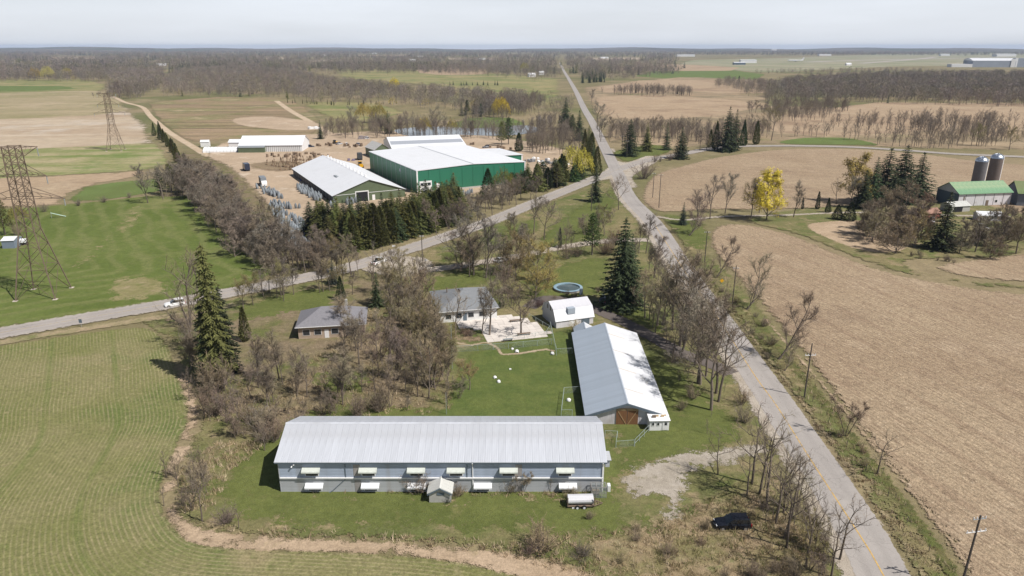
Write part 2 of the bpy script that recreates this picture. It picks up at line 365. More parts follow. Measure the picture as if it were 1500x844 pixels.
# far country
def far(name, px, mat, grid=60, step=25, row=None): return sheet(name, px, mat, nz(), step, grid, row, straight=True)
rown = lambda dx, dy: (lambda v: v[:, 0] * dx + v[:, 1] * dy)
far('airfield', [(985, 96), (1010, 88), (1150, 85), (1300, 79), (1520, 76), (1560, 92), (1480, 97), (1330, 97), (1240, 101), (1120, 107), (1050, 101)], m_airgrass, 150, 80)
far('pasture', [(485, 102), (560, 99), (700, 104), (822, 116), (822, 148), (770, 142), (700, 132), (600, 122), (500, 114)], m_olive)
far('stubble_field', [(608, 101), (660, 99), (712, 101), (716, 108), (660, 112), (612, 107)], m_tan, row=rown(0, 1))
far('pasture', [(930, 112), (955, 104), (1060, 101), (1120, 109), (1110, 117), (1000, 117)], m_strip)
far('stubble_field', [(895, 98), (1000, 94), (1085, 99), (1070, 104), (960, 104), (900, 104)], m_tan, row=rown(0, 1))
far('brush_land', [(850, 128), (1000, 112), (1130, 118), (1130, 155), (1300, 158), (1600, 160), (1600, 222), (1350, 219), (1200, 212), (1060, 212), (960, 222), (905, 232), (886, 212), (868, 176)], m_brush)
far('stubble_field', [(872, 128), (940, 117), (1060, 117), (1130, 124), (1120, 142), (1010, 134), (890, 139)], m_tan, row=rown(.2, 1))
far('ploughed_field', [(868, 143), (930, 138), (1010, 142), (1100, 147), (1110, 158), (1060, 170), (960, 176), (884, 172)], m_tan, row=rown(.1, 1))
far('stubble_field', [(1120, 192), (1128, 176), (1200, 160), (1280, 150), (1600, 152), (1600, 196), (1420, 190), (1300, 196), (1200, 203)], m_tan, row=rown(0, 1))
far('meadow', [(720, 125), (800, 128), (826, 140), (842, 165), (800, 165), (750, 150)], m_olive)
far('pasture', [(-60, 118), (120, 115), (160, 124), (150, 140), (60, 142), (-60, 142)], m_olive)
far('pasture', [(-60, 126), (90, 126), (140, 134), (60, 134), (-60, 133)], m_strip)
far('hay_field', [(-120, 140), (150, 133), (182, 148), (212, 180), (236, 216), (180, 222), (-120, 226)], m_pale)
far('grass_field', [(-120, 139), (150, 132), (182, 147), (198, 166), (100, 172), (-120, 180)], m_olive2f)
far('thin_field', [(-120, 224), (150, 213), (232, 208), (246, 226), (256, 246), (120, 256), (-120, 270)], m_palegreen, 15, 8)
far('soil_field', [(-120, 264), (60, 258), (220, 249), (225, 258), (150, 268), (110, 282), (90, 300), (40, 304), (-120, 310)], m_tan, 15, 8, row=rown(.2, 1))
far('slope_meadow', [(92, 296), (118, 275), (160, 267), (232, 261), (240, 280), (170, 292), (110, 298)], m_strip, 12, 6)
far('green_strip', [(186, 158), (208, 160), (222, 180), (244, 208), (262, 236), (258, 250), (238, 236), (214, 200)], m_strip, 20, 10)
far('nursery_field', [(214, 150), (330, 141), (430, 146), (470, 172), (462, 200), (340, 205), (300, 212), (262, 204), (232, 178)], m_nursery, 30, 15)
far('nursery_field', [(432, 148), (560, 151), (600, 165), (560, 176), (480, 178)], m_olive, 30, 15)
ribbon('dirt_track', [at(*p)[:2] for p in ((165, 141), (183, 150), (208, 157), (222, 172), (248, 194), (284, 216), (306, 230))], 6, m_track, nz(), 8)
ribbon('dirt_track', [at(*p)[:2] for p in ((405, 148), (425, 162), (448, 175), (468, 187), (490, 200))], 7, m_track, nz(), 8)
far('lawn', [(655, 182), (690, 172), (750, 172), (775, 184), (720, 194), (660, 194)], m_strip, 20, 10)

for px in ([(68, 84), (130, 82.5), (152, 86), (120, 88), (70, 88)], [(0, 93), (60, 92), (70, 96), (0, 97)], [(380, 84), (420, 83), (420, 87), (382, 87)], [(442, 89), (500, 88), (498, 92), (445, 92)], [(520, 80.5), (600, 80.5), (600, 82.5), (522, 82.5)], [(655, 85.5), (725, 84.5), (728, 88), (660, 88)], [(860, 85), (940, 84), (944, 88), (862, 88)], [(610, 92), (672, 91), (675, 94), (608, 94)]): far('clearing', px, m_pale, 120, 60)
sheet('pale_soil', [(340, 174), (400, 171), (470, 181), (462, 197), (420, 192), (350, 184)], m_sand, nz(), 8, 20)
# homestead, meadow and fields near the camera

Z[0] = max(Z[0], .05) if Z[0] < .16 else .05; DZ[0] = .002
mead = [(-160, 415), (-40, 312), (50, 303), (150, 294), (215, 287), (290, 286), (322, 325), (372, 372), (412, 396), (345, 424), (240, 446), (120, 466), (0, 484), (-160, 508)]
mb_ = np.array(smooth_line(px_poly([(290, 286), (322, 325), (372, 372), (412, 396), (345, 424), (240, 446), (120, 466), (0, 484), (-160, 508)]), 4))
sheet('meadow', mead, m_meadow, nz(), 3, 4, row=lambda v: seg_dist(v, mb_, False))
sheet('dry_patch', [(150, 432), (162, 412), (200, 402), (245, 408), (250, 424), (215, 440), (175, 444)], m_drypatch, nz(), 2, 3)
sheet('dry_patch', [(120, 395), (170, 352), (210, 320), (200, 300), (180, 318), (140, 362), (90, 400)], m_drypatch, nz(), 2, 3)
sheet('homestead_grass', [(200, 470), (330, 440), (440, 414), (545, 400), (640, 358), (740, 318), (860, 276), (905, 258), (930, 275), (965, 330), (1015, 400), (1075, 470), (1130, 545), (1180, 620), (1255, 735), (1345, 880), (1500, 1100), (700, 1100), (860, 868), (720, 815), (560, 800), (340, 792), (262, 768), (246, 725), (272, 655), (290, 610), (288, 575), (264, 545), (246, 500)], m_yard, nz(), 2.5, 4)
crop = [(-260, 560), (-130, 527), (0, 506), (60, 497), (130, 487), (190, 480), (222, 482), (246, 500), (258, 525), (266, 550), (280, 580), (282, 615), (266, 655), (248, 695), (244, 730), (260, 768), (290, 790), (345, 798), (450, 803), (560, 807), (640, 814), (720, 828), (800, 850), (900, 900), (1050, 1000), (1050, 1400), (-100, 1400), (-400, 900)]
cb_ = np.array(smooth_line(px_poly([(215, 380), (232, 440), (250, 500), (264, 550), (274, 585), (276, 615), (262, 655), (246, 695), (242, 730), (258, 768), (290, 792), (345, 802), (450, 807), (560, 811), (640, 818), (720, 832), (800, 852), (900, 900), (1050, 1000)]), .8))
sheet('crop_field', crop, m_wheat, nz(), 1.5, 1.6, row=lambda v: seg_dist(v, cb_, False))
sheet('field_margin', [(250, 525), (282, 552), (296, 600), (286, 650), (270, 700), (264, 742), (305, 772), (420, 784), (560, 789), (680, 799), (780, 812), (900, 848), (980, 890), (900, 905), (800, 866), (700, 838), (600, 822), (450, 814), (330, 810), (262, 795), (232, 745), (234, 700), (254, 655), (268, 612), (256, 560)], m_soil, nz(), 1.5, 2)
m_verge = ground('dry_verge', (.33, .26, .165), (.22, .2, .1), .2, [((.13, .15, .05), .2, .52, .68, .7)], (5, .35), (1.2, .2), soft=1.6)
ribbon('road_verge', [at(*p)[:2] for p in ((-120, 528), (0, 503), (120, 483), (230, 466), (290, 458), (345, 446))], 4.6, m_verge, nz(), 2)
sheet('thicket_floor', [(225, 470), (290, 455), (345, 450), (420, 425), (520, 405), (560, 400), (650, 440), (668, 500), (655, 612), (600, 640), (420, 640), (400, 640), (345, 660), (315, 690), (330, 740), (300, 770), (258, 755), (262, 700), (290, 650), (300, 600), (275, 540)], m_litter, nz(), 2, 3)
sheet('thicket_floor', [(258, 222), (285, 222), (330, 240), (400, 300), (450, 345), (475, 380), (470, 398), (400, 405), (340, 345), (280, 290), (225, 290), (230, 270)], m_litter, nz(), 4, 6)
sheet('lawn', [(345, 450), (400, 432), (470, 420), (500, 430), (490, 452), (420, 462), (355, 472)], m_lawn, nz(), 1.5, 3)
sheet('lawn', [(420, 540), (470, 545), (540, 540), (545, 575), (480, 580)], m_lawn, nz(), 1.5, 3)
sheet('lawn', [(318, 690), (345, 655), (408, 620), (440, 600), (640, 590), (660, 600), (880, 600), (905, 640), (935, 665), (930, 700), (915, 735), (965, 768), (900, 790), (760, 788), (620, 784), (500, 784), (400, 778), (340, 762), (306, 728)], m_lawn, nz(), 1.5, 2.5)
sheet('lawn', [(886, 615), (900, 560), (918, 500), (960, 520), (1040, 570), (1095, 630), (1092, 655), (1010, 668), (945, 690), (900, 690)], m_lawn, nz(), 1.5, 2.5)
sheet('pen_lawn', [(664, 545), (690, 515), (760, 505), (842, 500), (862, 560), (870, 625), (650, 625), (650, 580)], m_rich, nz(), 1.2, 2)
sheet('lawn', [(718, 500), (765, 496), (806, 486), (845, 480), (850, 512), (760, 512)], m_rich, nz(), 1, 2)
sheet('lawn', [(612, 412), (660, 400), (735, 392), (760, 400), (700, 420), (640, 430), (640, 445), (615, 440)], m_lawn, nz(), 2, 3)
sheet('lawn', [(795, 400), (830, 384), (884, 376), (900, 392), (892, 420), (868, 436), (800, 440), (770, 430)], m_lawn, nz(), 2, 3)
sheet('lawn', [(880, 445), (930, 440), (965, 468), (990, 500), (955, 490), (915, 470), (880, 462)], m_lawn, nz(), 2, 3)
sheet('lawn', [(790, 345), (830, 312), (872, 288), (900, 275), (906, 300), (880, 335), (830, 368), (790, 372)], m_lawn, nz(), 2, 3)
sheet('lawn', [(645, 372), (740, 334), (790, 316), (790, 340), (720, 365), (650, 388)], m_lawn, nz(), 2, 3)
sheet('lawn', [(897, 222), (960, 212), (985, 222), (940, 234), (915, 238)], m_lawn, nz(), 3, 4)
m_weed = ground('weedy_ground', (.28, .21, .13), (.18, .16, .075), .25, [((.36, .28, .19), .3, .52, .68, .7), ((.13, .15, .045), .3, .55, .7, .7)], (5, .45), (1.3, .28), soft=4, k=1.5)
sheet('weedy_ground', [(770, 795), (850, 778), (930, 768), (960, 745), (1000, 735), (1090, 700), (1120, 690), (1180, 760), (1250, 850), (1300, 1000), (1000, 1000), (930, 880), (850, 830)], m_weed, nz(), 2, 2.5)
sheet('weedy_ground', [(420, 722), (640, 722), (890, 720), (890, 735), (820, 742), (740, 738), (640, 745), (560, 738), (430, 732)], m_weed, nz(), 1, 2)
sheet('weedy_ground', [(1040, 560), (1075, 570), (1110, 640), (1160, 720), (1200, 780), (1150, 760), (1095, 690), (1090, 640)], m_weed, nz(), 2, 3)
sheet('gravel_patch', [(908, 692), (945, 676), (1000, 662), (1060, 653), (1120, 648), (1145, 656), (1100, 678), (1040, 688), (1018, 698), (1012, 725), (996, 772), (962, 774), (966, 738), (950, 730), (912, 732)], m_gravel, nz(), .8, 1.5)
sheet('flower_bed', [(665, 485), (700, 482), (712, 500), (690, 508), (668, 506)], m_dirtdark, nz(), 1, 2)
m_path = ground('trodden_path', (.42, .34, .24), (.34, .27, .18), .5, [], (5, .25), None, soft=.8)
ribbon('footpath', [at(*p)[:2] for p in ((668, 503), (690, 507), (712, 503), (730, 512), (735, 520), (760, 519), (800, 513), (812, 516))], 1.5, m_path, nz(), 1)
# right hand side
st = [(1036, 345), (1055, 330), (1100, 330), (1165, 346), (1230, 372), (1300, 398), (1400, 418), (1500, 430), (1750, 450), (1900, 700), (1900, 1000), (1500, 1000), (1432, 880), (1372, 790), (1310, 705), (1250, 628), (1205, 565), (1160, 505), (1110, 445), (1070, 400), (1045, 372)]
sheet('stubble_field', st, m_stubble, nz(), 2, 3.5, row=rown(.96, .27))
up = [(938, 290), (955, 258), (1000, 243), (1060, 229), (1150, 219), (1260, 219), (1350, 226), (1430, 236), (1540, 245), (1700, 262), (1640, 300), (1500, 330), (1440, 300), (1380, 296), (1290, 300), (1200, 306), (1100, 308), (1040, 308), (985, 312), (955, 308)]
sheet('stubble_field', up, m_stubble, nz(), 3, 6, row=rown(.35, .94))
sheet('stubble_field', [(1365, 392), (1420, 380), (1500, 372), (1600, 372), (1600, 418), (1500, 415), (1420, 408)], m_stubble, nz(), 2, 4, row=rown(.9, .3))
sheet('farmyard_grass', [(1100, 318), (1170, 306), (1290, 298), (1390, 298), (1480, 306), (1520, 330), (1500, 372), (1400, 380), (1330, 384), (1370, 404), (1500, 418), (1500, 428), (1400, 416), (1300, 396), (1230, 370), (1165, 344), (1100, 328)], m_yard, nz(), 2.5, 5)
sheet('ditch_grass', [(945, 300), (960, 312), (1010, 318), (1045, 345), (1040, 372), (1075, 402), (1115, 448), (1165, 508), (1210, 568), (1260, 634), (1320, 712), (1385, 798), (1450, 890), (1400, 890), (1345, 858), (1278, 748), (1220, 664), (1174, 600), (1126, 535), (1074, 466), (1022, 398), (975, 330)], m_yard, nz(), 2, 3)
sheet('lawn', [(975, 318), (1030, 325), (1040, 345), (1035, 370), (1010, 365), (985, 340)], m_lawn, nz(), 2, 3)
sheet('bare_plot', [(1180, 330), (1280, 325), (1330, 360), (1300, 372), (1240, 362)], m_soil, nz(), 2, 4)
sheet('green_verge', [(1140, 208), (1180, 202), (1245, 203), (1290, 213), (1240, 213), (1160, 212)], m_strip, nz(), 4, 8)
# the plant yard
sheet('gravel_yard', [(300, 228), (330, 208), (400, 200), (470, 196), (560, 192), (650, 192), (760, 205), (850, 225), (866, 240), (790, 265), (700, 285), (640, 296), (560, 305), (475, 318), (452, 350), (425, 345), (385, 300), (350, 262), (325, 242)], m_sand, nz(), 3, 6)
sheet('soil_bank', [(360, 242), (400, 236), (440, 238), (470, 232), (480, 240), (420, 252), (375, 250)], m_dirtdark, nz(), 3, 6)
water_m = plain('pond_water', (.16, .17, .17), .12, .1, .02, spec=.5)
sheet('pond', [(580, 190), (640, 186), (700, 188), (768, 184), (790, 192), (740, 199), (660, 198), (600, 200)], water_m, nz(), 4, 12)

# roads
R1px = [(-200, 523), (-60, 499), (0, 489), (120, 468), (240, 447.5), (345, 428), (440, 409), (500, 396), (560, 378), (640, 352), (720, 324), (800, 291), (850, 271), (905, 249), (950, 235), (1000, 226), (1060, 216), (1150, 214), (1250, 216), (1330, 221), (1400, 226), (1520, 231), (1650, 236)]
R1 = [at(*p)[:2] for p in R1px]
re = [(973.5, 330), (1021.5, 399), (1072.7, 466), (1124, 534.7), (1160, 582.6), (1218, 664), (1275, 744.5), (1335, 844), (1500, 1200)]
R2 = [np.array(at(*p)[:2]) - np.array((3.5, 0)) for p in reversed(re)]
R2 += [np.array(at(*p)[:2]) for p in ((922, 290), (905, 255), (885, 215), (868, 180), (856, 160), (843, 133), (832, 114), (826, 104), (820, 92))]
m_sh = ground('road_shoulder', (.42, .37, .31), (.36, .31, .25), .15, [((.22, .19, .1), .25, .6, .72, .7)], (6, .28), (1.5, .15), soft=1.5, k=1.2)
zsh = nz()
ribbon('gravel_shoulder', R2[:11], 9.4, m_sh, zsh, 2.5, off=-1.0); nz()
ribbon('gravel_shoulder', R1, 9.2, m_sh, nz(), 3)
sheet('junction', [(868, 266), (900, 235), (892, 222), (900, 215), (912, 238), (950, 228), (965, 236), (930, 258), (935, 275), (915, 275), (905, 262)], m_sh, nz(), 2, 3)
sheet('junction', [(520, 392), (545, 378), (585, 375), (630, 380), (632, 398), (590, 408), (545, 402)], m_sh, nz(), 2, 3)
ribbon('country_road', R1, 7.4, m_asph, nz(), 3, across=9)
ribbon('country_road', R2, 7.0, m_asph2, nz(), 3, across=9)
ribbon('side_lane', [at(*p)[:2] for p in ((548, 384), (580, 398), (640, 395), (700, 386), (760, 376), (830, 362), (890, 354), (950, 352))], 6, m_sh, nz(), 2)
ribbon('driveway', [at(*p)[:2] for p in ((1072, 549), (1040, 534), (995, 517), (950, 492), (912, 472), (880, 458), (840, 444), (800, 438), (775, 452))], 5, m_drive, nz(), 1.5)
ribbon('farm_drive', [at(*p)[:2] for p in ((962, 318), (1000, 323), (1060, 318), (1150, 316), (1250, 312), (1380, 316), (1480, 318))], 3.5, m_sh, nz(), 3)
ribbon('runway', [at(*p)[:2] for p in ((1180, 91), (1300, 87.5), (1480, 84))], 60, m_farroad, nz(), 60)
ribbon('runway', [at(*p)[:2] for p in ((1260, 93), (1340, 87), (1372, 83.5))], 40, m_farroad, nz(), 60)
def paint(name, c, wear):
    N = Nodes(name); N.done(N.scale(c, N.math('MULTIPLY_ADD', N.noise(3, 3), .4, .8)), .7)
    N.l(N.ramp(N.noise(1.2, 5, rough=.7), wear - .1, wear + .1, 0, 1), N.bsdf.inputs['Alpha']); return N.m
m_yel = paint('yellow_road_paint', (.56, .36, .11), .42); m_whi = paint('white_road_paint', (.6, .58, .55), .5)
zl = nz() + .004
yl = [np.array(at(*p)[:2]) for p in ((1330, 905), (1293, 844), (1273, 808), (1189, 678), (1136.6, 595), (1104.7, 550.7))] + [np.array(p) for p in R2[6:9]]
ribbon('road_marking', yl, .17, m_yel, zl, 2, across=3)
m_yel2 = paint('faded_road_paint', (.45, .33, .14), .48)
ribbon('road_marking', R1, .14, m_yel2, zl, 3, across=3)
ribbon('road_marking', R1, .12, m_whi, zl, 3, across=3, off=3.45); ribbon('road_marking', R1, .12, m_whi, zl, 3, across=3, off=-3.45)
m_ditch = ground('ditch_weeds', (.1, .115, .035), (.14, .125, .055), .4, [((.06, .07, .025), .5, .5, .66, .7)], (4, .5), (1.2, .3), soft=1.2, k=1.4)
rr_ = [np.array(at(*q)[:2]) for q in reversed(re[2:])]
ribbon('ditch', rr_, 2.6, m_ditch, zsh + .001, 2, off=4.9); ribbon('ditch_bank', rr_, 1.8, m_verge, zsh + .0015, 2, off=1.2); ribbon('ditch_bank', rr_, 1.8, m_soil, zsh + .001, 2, off=7.4)
# hills on the skyline
m_hill = ground('far_hills', (.11, .1, .08), (.17, .145, .105), .0008, [((.09, .1, .06), .0015, .5, .6, .8)], (.01, .4), (.003, .3))
hm = MB(); rr = rnd(3); n = 160
for j, (dist, hh) in enumerate(((9500, 1), (11500, 1.25))):
    prev = None
    for i in range(n + 1):
        a = R(142 - 104 * i / n); fx = i / n
        top = (36 - 14 * fx + 7 * math.sin(i * .21 + j) + 5 * math.sin(i * .53 + 2 * j) + rr.uniform(-2, 2)) * hh * (1 - .35 * max(0, 1 - abs(fx - .46) / .14))
        c, s_ = math.cos(a), math.sin(a); cur = [((dist - 700) * c, (dist - 700) * s_, -.5), (dist * c, dist * s_, top), ((dist + 900) * c, (dist + 900) * s_, -.5)]
        if prev: hm.quad(prev[0], cur[0], cur[1], prev[1]); hm.quad(prev[1], cur[1], cur[2], prev[2])
        prev = cur
hm.v = [(a, b, min(c, 79 + .01 * (c - 79))) for a, b, c in hm.v]
o = hm.build('hills', m_hill); o['kind'] = 'structure'
# ------------------------------------------------------------ trees: prototypes ten metres tall, shared by every copy
def perp(d, r):
    v = Vector((r.uniform(-1, 1), r.uniform(-1, 1), r.uniform(-1, 1))); v = v - d * v.dot(d)
    return v.normalized() if v.length > 1e-4 else d.orthogonal().normalized()
def sliver(mb, p, q, w, r):
    s = perp((q - p).normalized(), r) * w; i = len(mb.v); mb.v += [tuple(p - s), tuple(p + s), tuple(q)]; mb.f.append((i, i + 1, i + 2))
def ribbon3(mb, pts, w, r):
    i = len(mb.v); s = perp((pts[-1] - pts[0]).normalized(), r)
    for k, p in enumerate(pts):
        ww = w * (1 - k / len(pts)); mb.v += [tuple(p - s * ww), tuple(p + s * ww)]
    for k in range(len(pts) - 1): mb.f.append((i + 2 * k, i + 2 * k + 1, i + 2 * k + 3, i + 2 * k + 2))
def limb(mb, p, d, L, r0, r1, n, seg, r, wob, up):
    pts = [p.copy()]; d = d.copy()
    for k in range(seg):
        d = (d + Vector((r.uniform(-1, 1), r.uniform(-1, 1), r.uniform(-1, 1))) * wob + Vector((0, 0, up))).normalized(); p = p + d * (L / seg); pts.append(p.copy())
    if mb is not None: mb.tube(pts, [r0 + (r1 - r0) * k / seg for k in range(seg + 1)], n, False)
    return pts
def along(pts, t):
    x = t * (len(pts) - 1); i = min(int(x), len(pts) - 2); f = x - i
    return pts[i].lerp(pts[i + 1], f), (pts[i + 1] - pts[i]).normalized()
def bare_tree(seed, trunk=.42, nl=7, ang=45, lean=0.0, up=.1, spread=1.0, twig=.026, fine=7, stems=1, n2=6, leaf=0, low=.35, n3=6):
    r = rnd(seed); T, C = MB(), MB()
    for st in range(stems):
        ld = Vector((lean + (r.uniform(-.35, .35) if stems > 1 else 0), (r.uniform(-.35, .35) if stems > 1 else r.uniform(-.05, .05)), 1)).normalized()
        b = Vector((r.uniform(-.25, .25), r.uniform(-.25, .25), 0)) if stems > 1 else Vector((0, 0, 0)); hs = r.uniform(.8, 1) if stems > 1 else 1
        R0 = .155 if stems == 1 else .1
        tr = limb(T, b + Vector((0, 0, -.25)), ld, 10 * trunk * hs + .25, R0, R0 * .72, 7, 4, r, .06, .02)
        lead = limb(T, tr[-1], (tr[-1] - tr[-2]).normalized(), 10 * (.9 - trunk) * hs, R0 * .7, .03, 5, 5, r, .16, .05)
        allp = tr + lead[1:]
        for i in range(nl):
            t = low + (1 - low) * (i + r.random() * .8) / nl; p, d = along(allp, min(t, .97))
            a = R(ang * r.uniform(.7, 1.25)); az = i * 2.4 + r.uniform(-.5, .5)
            side = (Vector((math.cos(az), math.sin(az), 0)) - d * d.dot(Vector((math.cos(az), math.sin(az), 0)))).normalized()
            dd = d * math.cos(a) + side * math.sin(a); L1 = (4.6 * (1 - .55 * max(0, t - low) / (1 - low))) * spread * r.uniform(.75, 1.15) * hs
            l1 = limb(T, p, dd, L1, R0 * .5 * (1.15 - t * .6), .022, 5, 5, r, .2, up)
            for j in range(n2):
                p2, d2 = along(l1, .22 + .75 * (j + r.random() * .7) / n2)
                l2 = limb(T, p2, (d2 * .75 + perp(d2, r) * .75 + Vector((0, 0, .15))).normalized(), L1 * .45 * r.uniform(.6, 1.1), .035, .012, 3, 3, r, .25, up)
                for k in range(n3):
                    p3, d3 = along(l2, .15 + .85 * (k + r.random() * .6) / n3)
                    l3 = limb(None, p3, (d3 * .8 + perp(d3, r) * .7).normalized(), L1 * .24 * r.uniform(.6, 1.2), 0, 0, 3, 2, r, .3, up)
                    ribbon3(C, l3, twig * .75, r)
                    for q in range(fine):
                        p4, d4 = along(l3, r.uniform(.1, 1)); e = p4 + (d4 * .8 + perp(d4, r) * .8 + Vector((0, 0, up))).normalized() * r.uniform(.3, .75)
                        sliver(C, p4, e, twig * .62, r)
                        if leaf and r.random() < leaf:
                            s = r.uniform(.05, .1) * (2.3 if leaf > .9 else 1); a1 = perp(d4, r) * s; a2 = perp(d4, r) * s; i0 = len(C.v); C.v += [tuple(e - a1), tuple(e + a2), tuple(e + a1)]; C.f.append((i0, i0 + 1, i0 + 2))
    return T.mesh('trunk', M_BARK, True), C.rawmesh('crown', M_LEAF if leaf > .5 else M_TWIG)
def conifer(seed, Rb=2.2, n_w=30, droop=.35, base=.05, ragged=.25, pw=.9, nb=9):
    r = rnd(seed); T, C = MB(), MB(); T.tube([(0, 0, -.2), (0, 0, 5), (0, 0, 9.9)], [.17, .1, .015], 6, False)
    for i in range(n_w):
        f = (i + r.random() * .5) / n_w; z = 10 * (base + (1 - base) * f); rad = Rb * (1 - f) ** pw * 1.02 + .12
        n = max(4, int(nb * (1 - f * .45)))
        for j in range(n):
            az = 2 * math.pi * (j + r.random() * .8) / n + i; L = rad * r.uniform(1 - ragged * 1.4, 1 + ragged * .7); d = Vector((math.cos(az), math.sin(az), 0)); sd = Vector((-d.y, d.x, 0))
            st = 4 if L > .8 else 2; pr = None
            for k in range(st + 1):
                t = k / st; c = Vector((0, 0, z)) + d * (L * (.12 + .88 * t)) + Vector((0, 0, -droop * L * t + .22 * L * max(0, t - .55)))
                w = (.3 * L * (1 - .75 * t) + .1) * r.uniform(.7, 1.2)
                if pr is not None:
                    p0, w0 = pr
                    for sgn in (-1, 1):
                        tip = c + sd * sgn * w + Vector((0, 0, r.uniform(-.3, .02) * w - .05)) + d * .12
                        i0 = len(C.v); C.v += [tuple(p0), tuple(c), tuple(tip)]; C.f.append((i0, i0 + 1, i0 + 2))
                        tip2 = (p0 + c) / 2 + sd * sgn * w * .5 + Vector((0, 0, -r.uniform(.15, .45) * (w + .2)))
                        i0 = len(C.v); C.v += [tuple(p0), tuple(c + Vector((0, 0, .03))), tuple(tip2)]; C.f.append((i0, i0 + 1, i0 + 2))
                pr = (c, w)
    for k in range(12):
        a = r.uniform(0, 6.3); p = Vector((0, 0, 9.4 + k * .04)); sliver(C, p, p + Vector((math.cos(a) * .25, math.sin(a) * .25, .35)), .06, r)
    return T.mesh('trunk', M_BARK, True), C.rawmesh('crown', M_NEEDLE)
def pine(seed):
    r = rnd(seed); T, C = MB(), MB(); T.tube([(0, 0, -.2), (.1, 0, 5), (0, 0, 9.5)], [.2, .13, .03], 6, False)
    for i in range(62):
        f = .22 + .78 * (i + r.random()) / 62; z = 10 * f - .3; az = i * 2.4; L = (2.7 * (1 - f) ** .7 + .3) * r.uniform(.65, 1.15)
        d = Vector((math.cos(az), math.sin(az), .25)).normalized(); T.tube([(0, 0, z), tuple(Vector((0, 0, z)) + d * L)], [.04, .012], 3, False)
        for k in range(int(10 + 14 * L / 2)):
            t = r.uniform(.35, 1.05); c = Vector((0, 0, z)) + d * L * t + Vector((r.gauss(0, .22), r.gauss(0, .22), r.gauss(.1, .16)))
            for q in range(2):
                a = Vector((r.gauss(0, 1), r.gauss(0, 1), r.gauss(.6, .6))).normalized() * r.uniform(.2, .36); sliver(C, c, c + a, .1, r)
    return T.mesh('trunk', M_BARK, True), C.rawmesh('crown', M_NEEDLE)
def cedar(seed, Rb=1.7, sharp=1.0, n=2300, base=.02):
    r = rnd(seed); T, C = MB(), MB(); T.tube([(0, 0, -.2), (0, 0, 8)], [.16, .03], 6, False)
    for i in range(n):
        f = r.random() ** 1.25; z = 10 * (base + (1 - base) * f); a = r.uniform(0, 6.283)
        lob = 1 + .16 * math.sin(3 * a + seed) * (1 - f) + .1 * math.sin(7 * a + f * 9)
        rad = Rb * min(1, (1 - f) ** sharp * 1.15) * lob * (r.random() ** .22) * min(1, .55 + f * 4)
        p = Vector((rad * math.cos(a), rad * math.sin(a), z)); o = Vector((math.cos(a) * .6, math.sin(a) * .6, r.uniform(.2, 1.3))).normalized()
        s = r.uniform(.22, .5); sliver(C, p, p + o * s, .1 + .05 * r.random(), r)
    return T.mesh('trunk', M_BARK, True), C.rawmesh('crown', M_NEEDLE)
def willow(seed, strands=520):
    r = rnd(seed); t, _ = bare_tree(seed, .3, 8, 48, up=.12, fine=1); C = MB()
    for i in range(strands):
        a = r.uniform(0, 6.283); q = r.random() ** .5; rad = 4.3 * q; top = 9.7 * math.sqrt(max(.05, 1 - (rad / 5.2) ** 2)) * r.uniform(.72, 1.02)
        top *= 1 + .1 * math.sin(3 * a + seed); p = Vector((rad * math.cos(a), rad * math.sin(a), top)); L = r.uniform(1.0, 3.6) * (.5 + .6 * q)
        out = Vector((math.cos(a), math.sin(a), 0)) * .12
        for k in range(9):
            c = p + out * (k * .5) + Vector((r.gauss(0, .09), r.gauss(0, .09), -L * k / 9)); sliver(C, c, c + Vector((r.uniform(-.16, .16), r.uniform(-.16, .16), -r.uniform(.25, .5))), r.uniform(.035, .075), r)
    return t, C.rawmesh('crown', M_LEAF)
def bush(seed, n=26, H=10, wide=.9, fine=9, leaf=0):
    r = rnd(seed); T, C = MB(), MB()
    for i in range(n):
        a = r.uniform(0, 6.283); b = Vector((math.cos(a), math.sin(a), 0)) * r.uniform(0, 1.6); d = (Vector((math.cos(a), math.sin(a), 0)) * r.uniform(.1, wide) + Vector((0, 0, 1))).normalized()
        l = limb(T, b, d, H * r.uniform(.5, 1.0), .11, .03, 4, 4, r, .18, .05)
        for j in range(9):
            p, dd = along(l, .2 + .8 * (j + r.random()) / 9); l2 = limb(None, p, (dd * .8 + perp(dd, r) * .7).normalized(), H * .22 * r.uniform(.6, 1.1), 0, 0, 3, 2, r, .3, .08); ribbon3(C, l2, .045, r)
            for k in range(fine):
                p4, d4 = along(l2, r.uniform(.1, 1)); e = p4 + (d4 * .8 + perp(d4, r) * .8).normalized() * r.uniform(.5, 1.3); sliver(C, p4, e, .03, r)
                if leaf and r.random() < leaf: sliver(C, e, e + perp(d4, r) * .25, .1, r)
    return T.mesh('trunk', M_BARK), C.rawmesh('crown', M_TWIG)
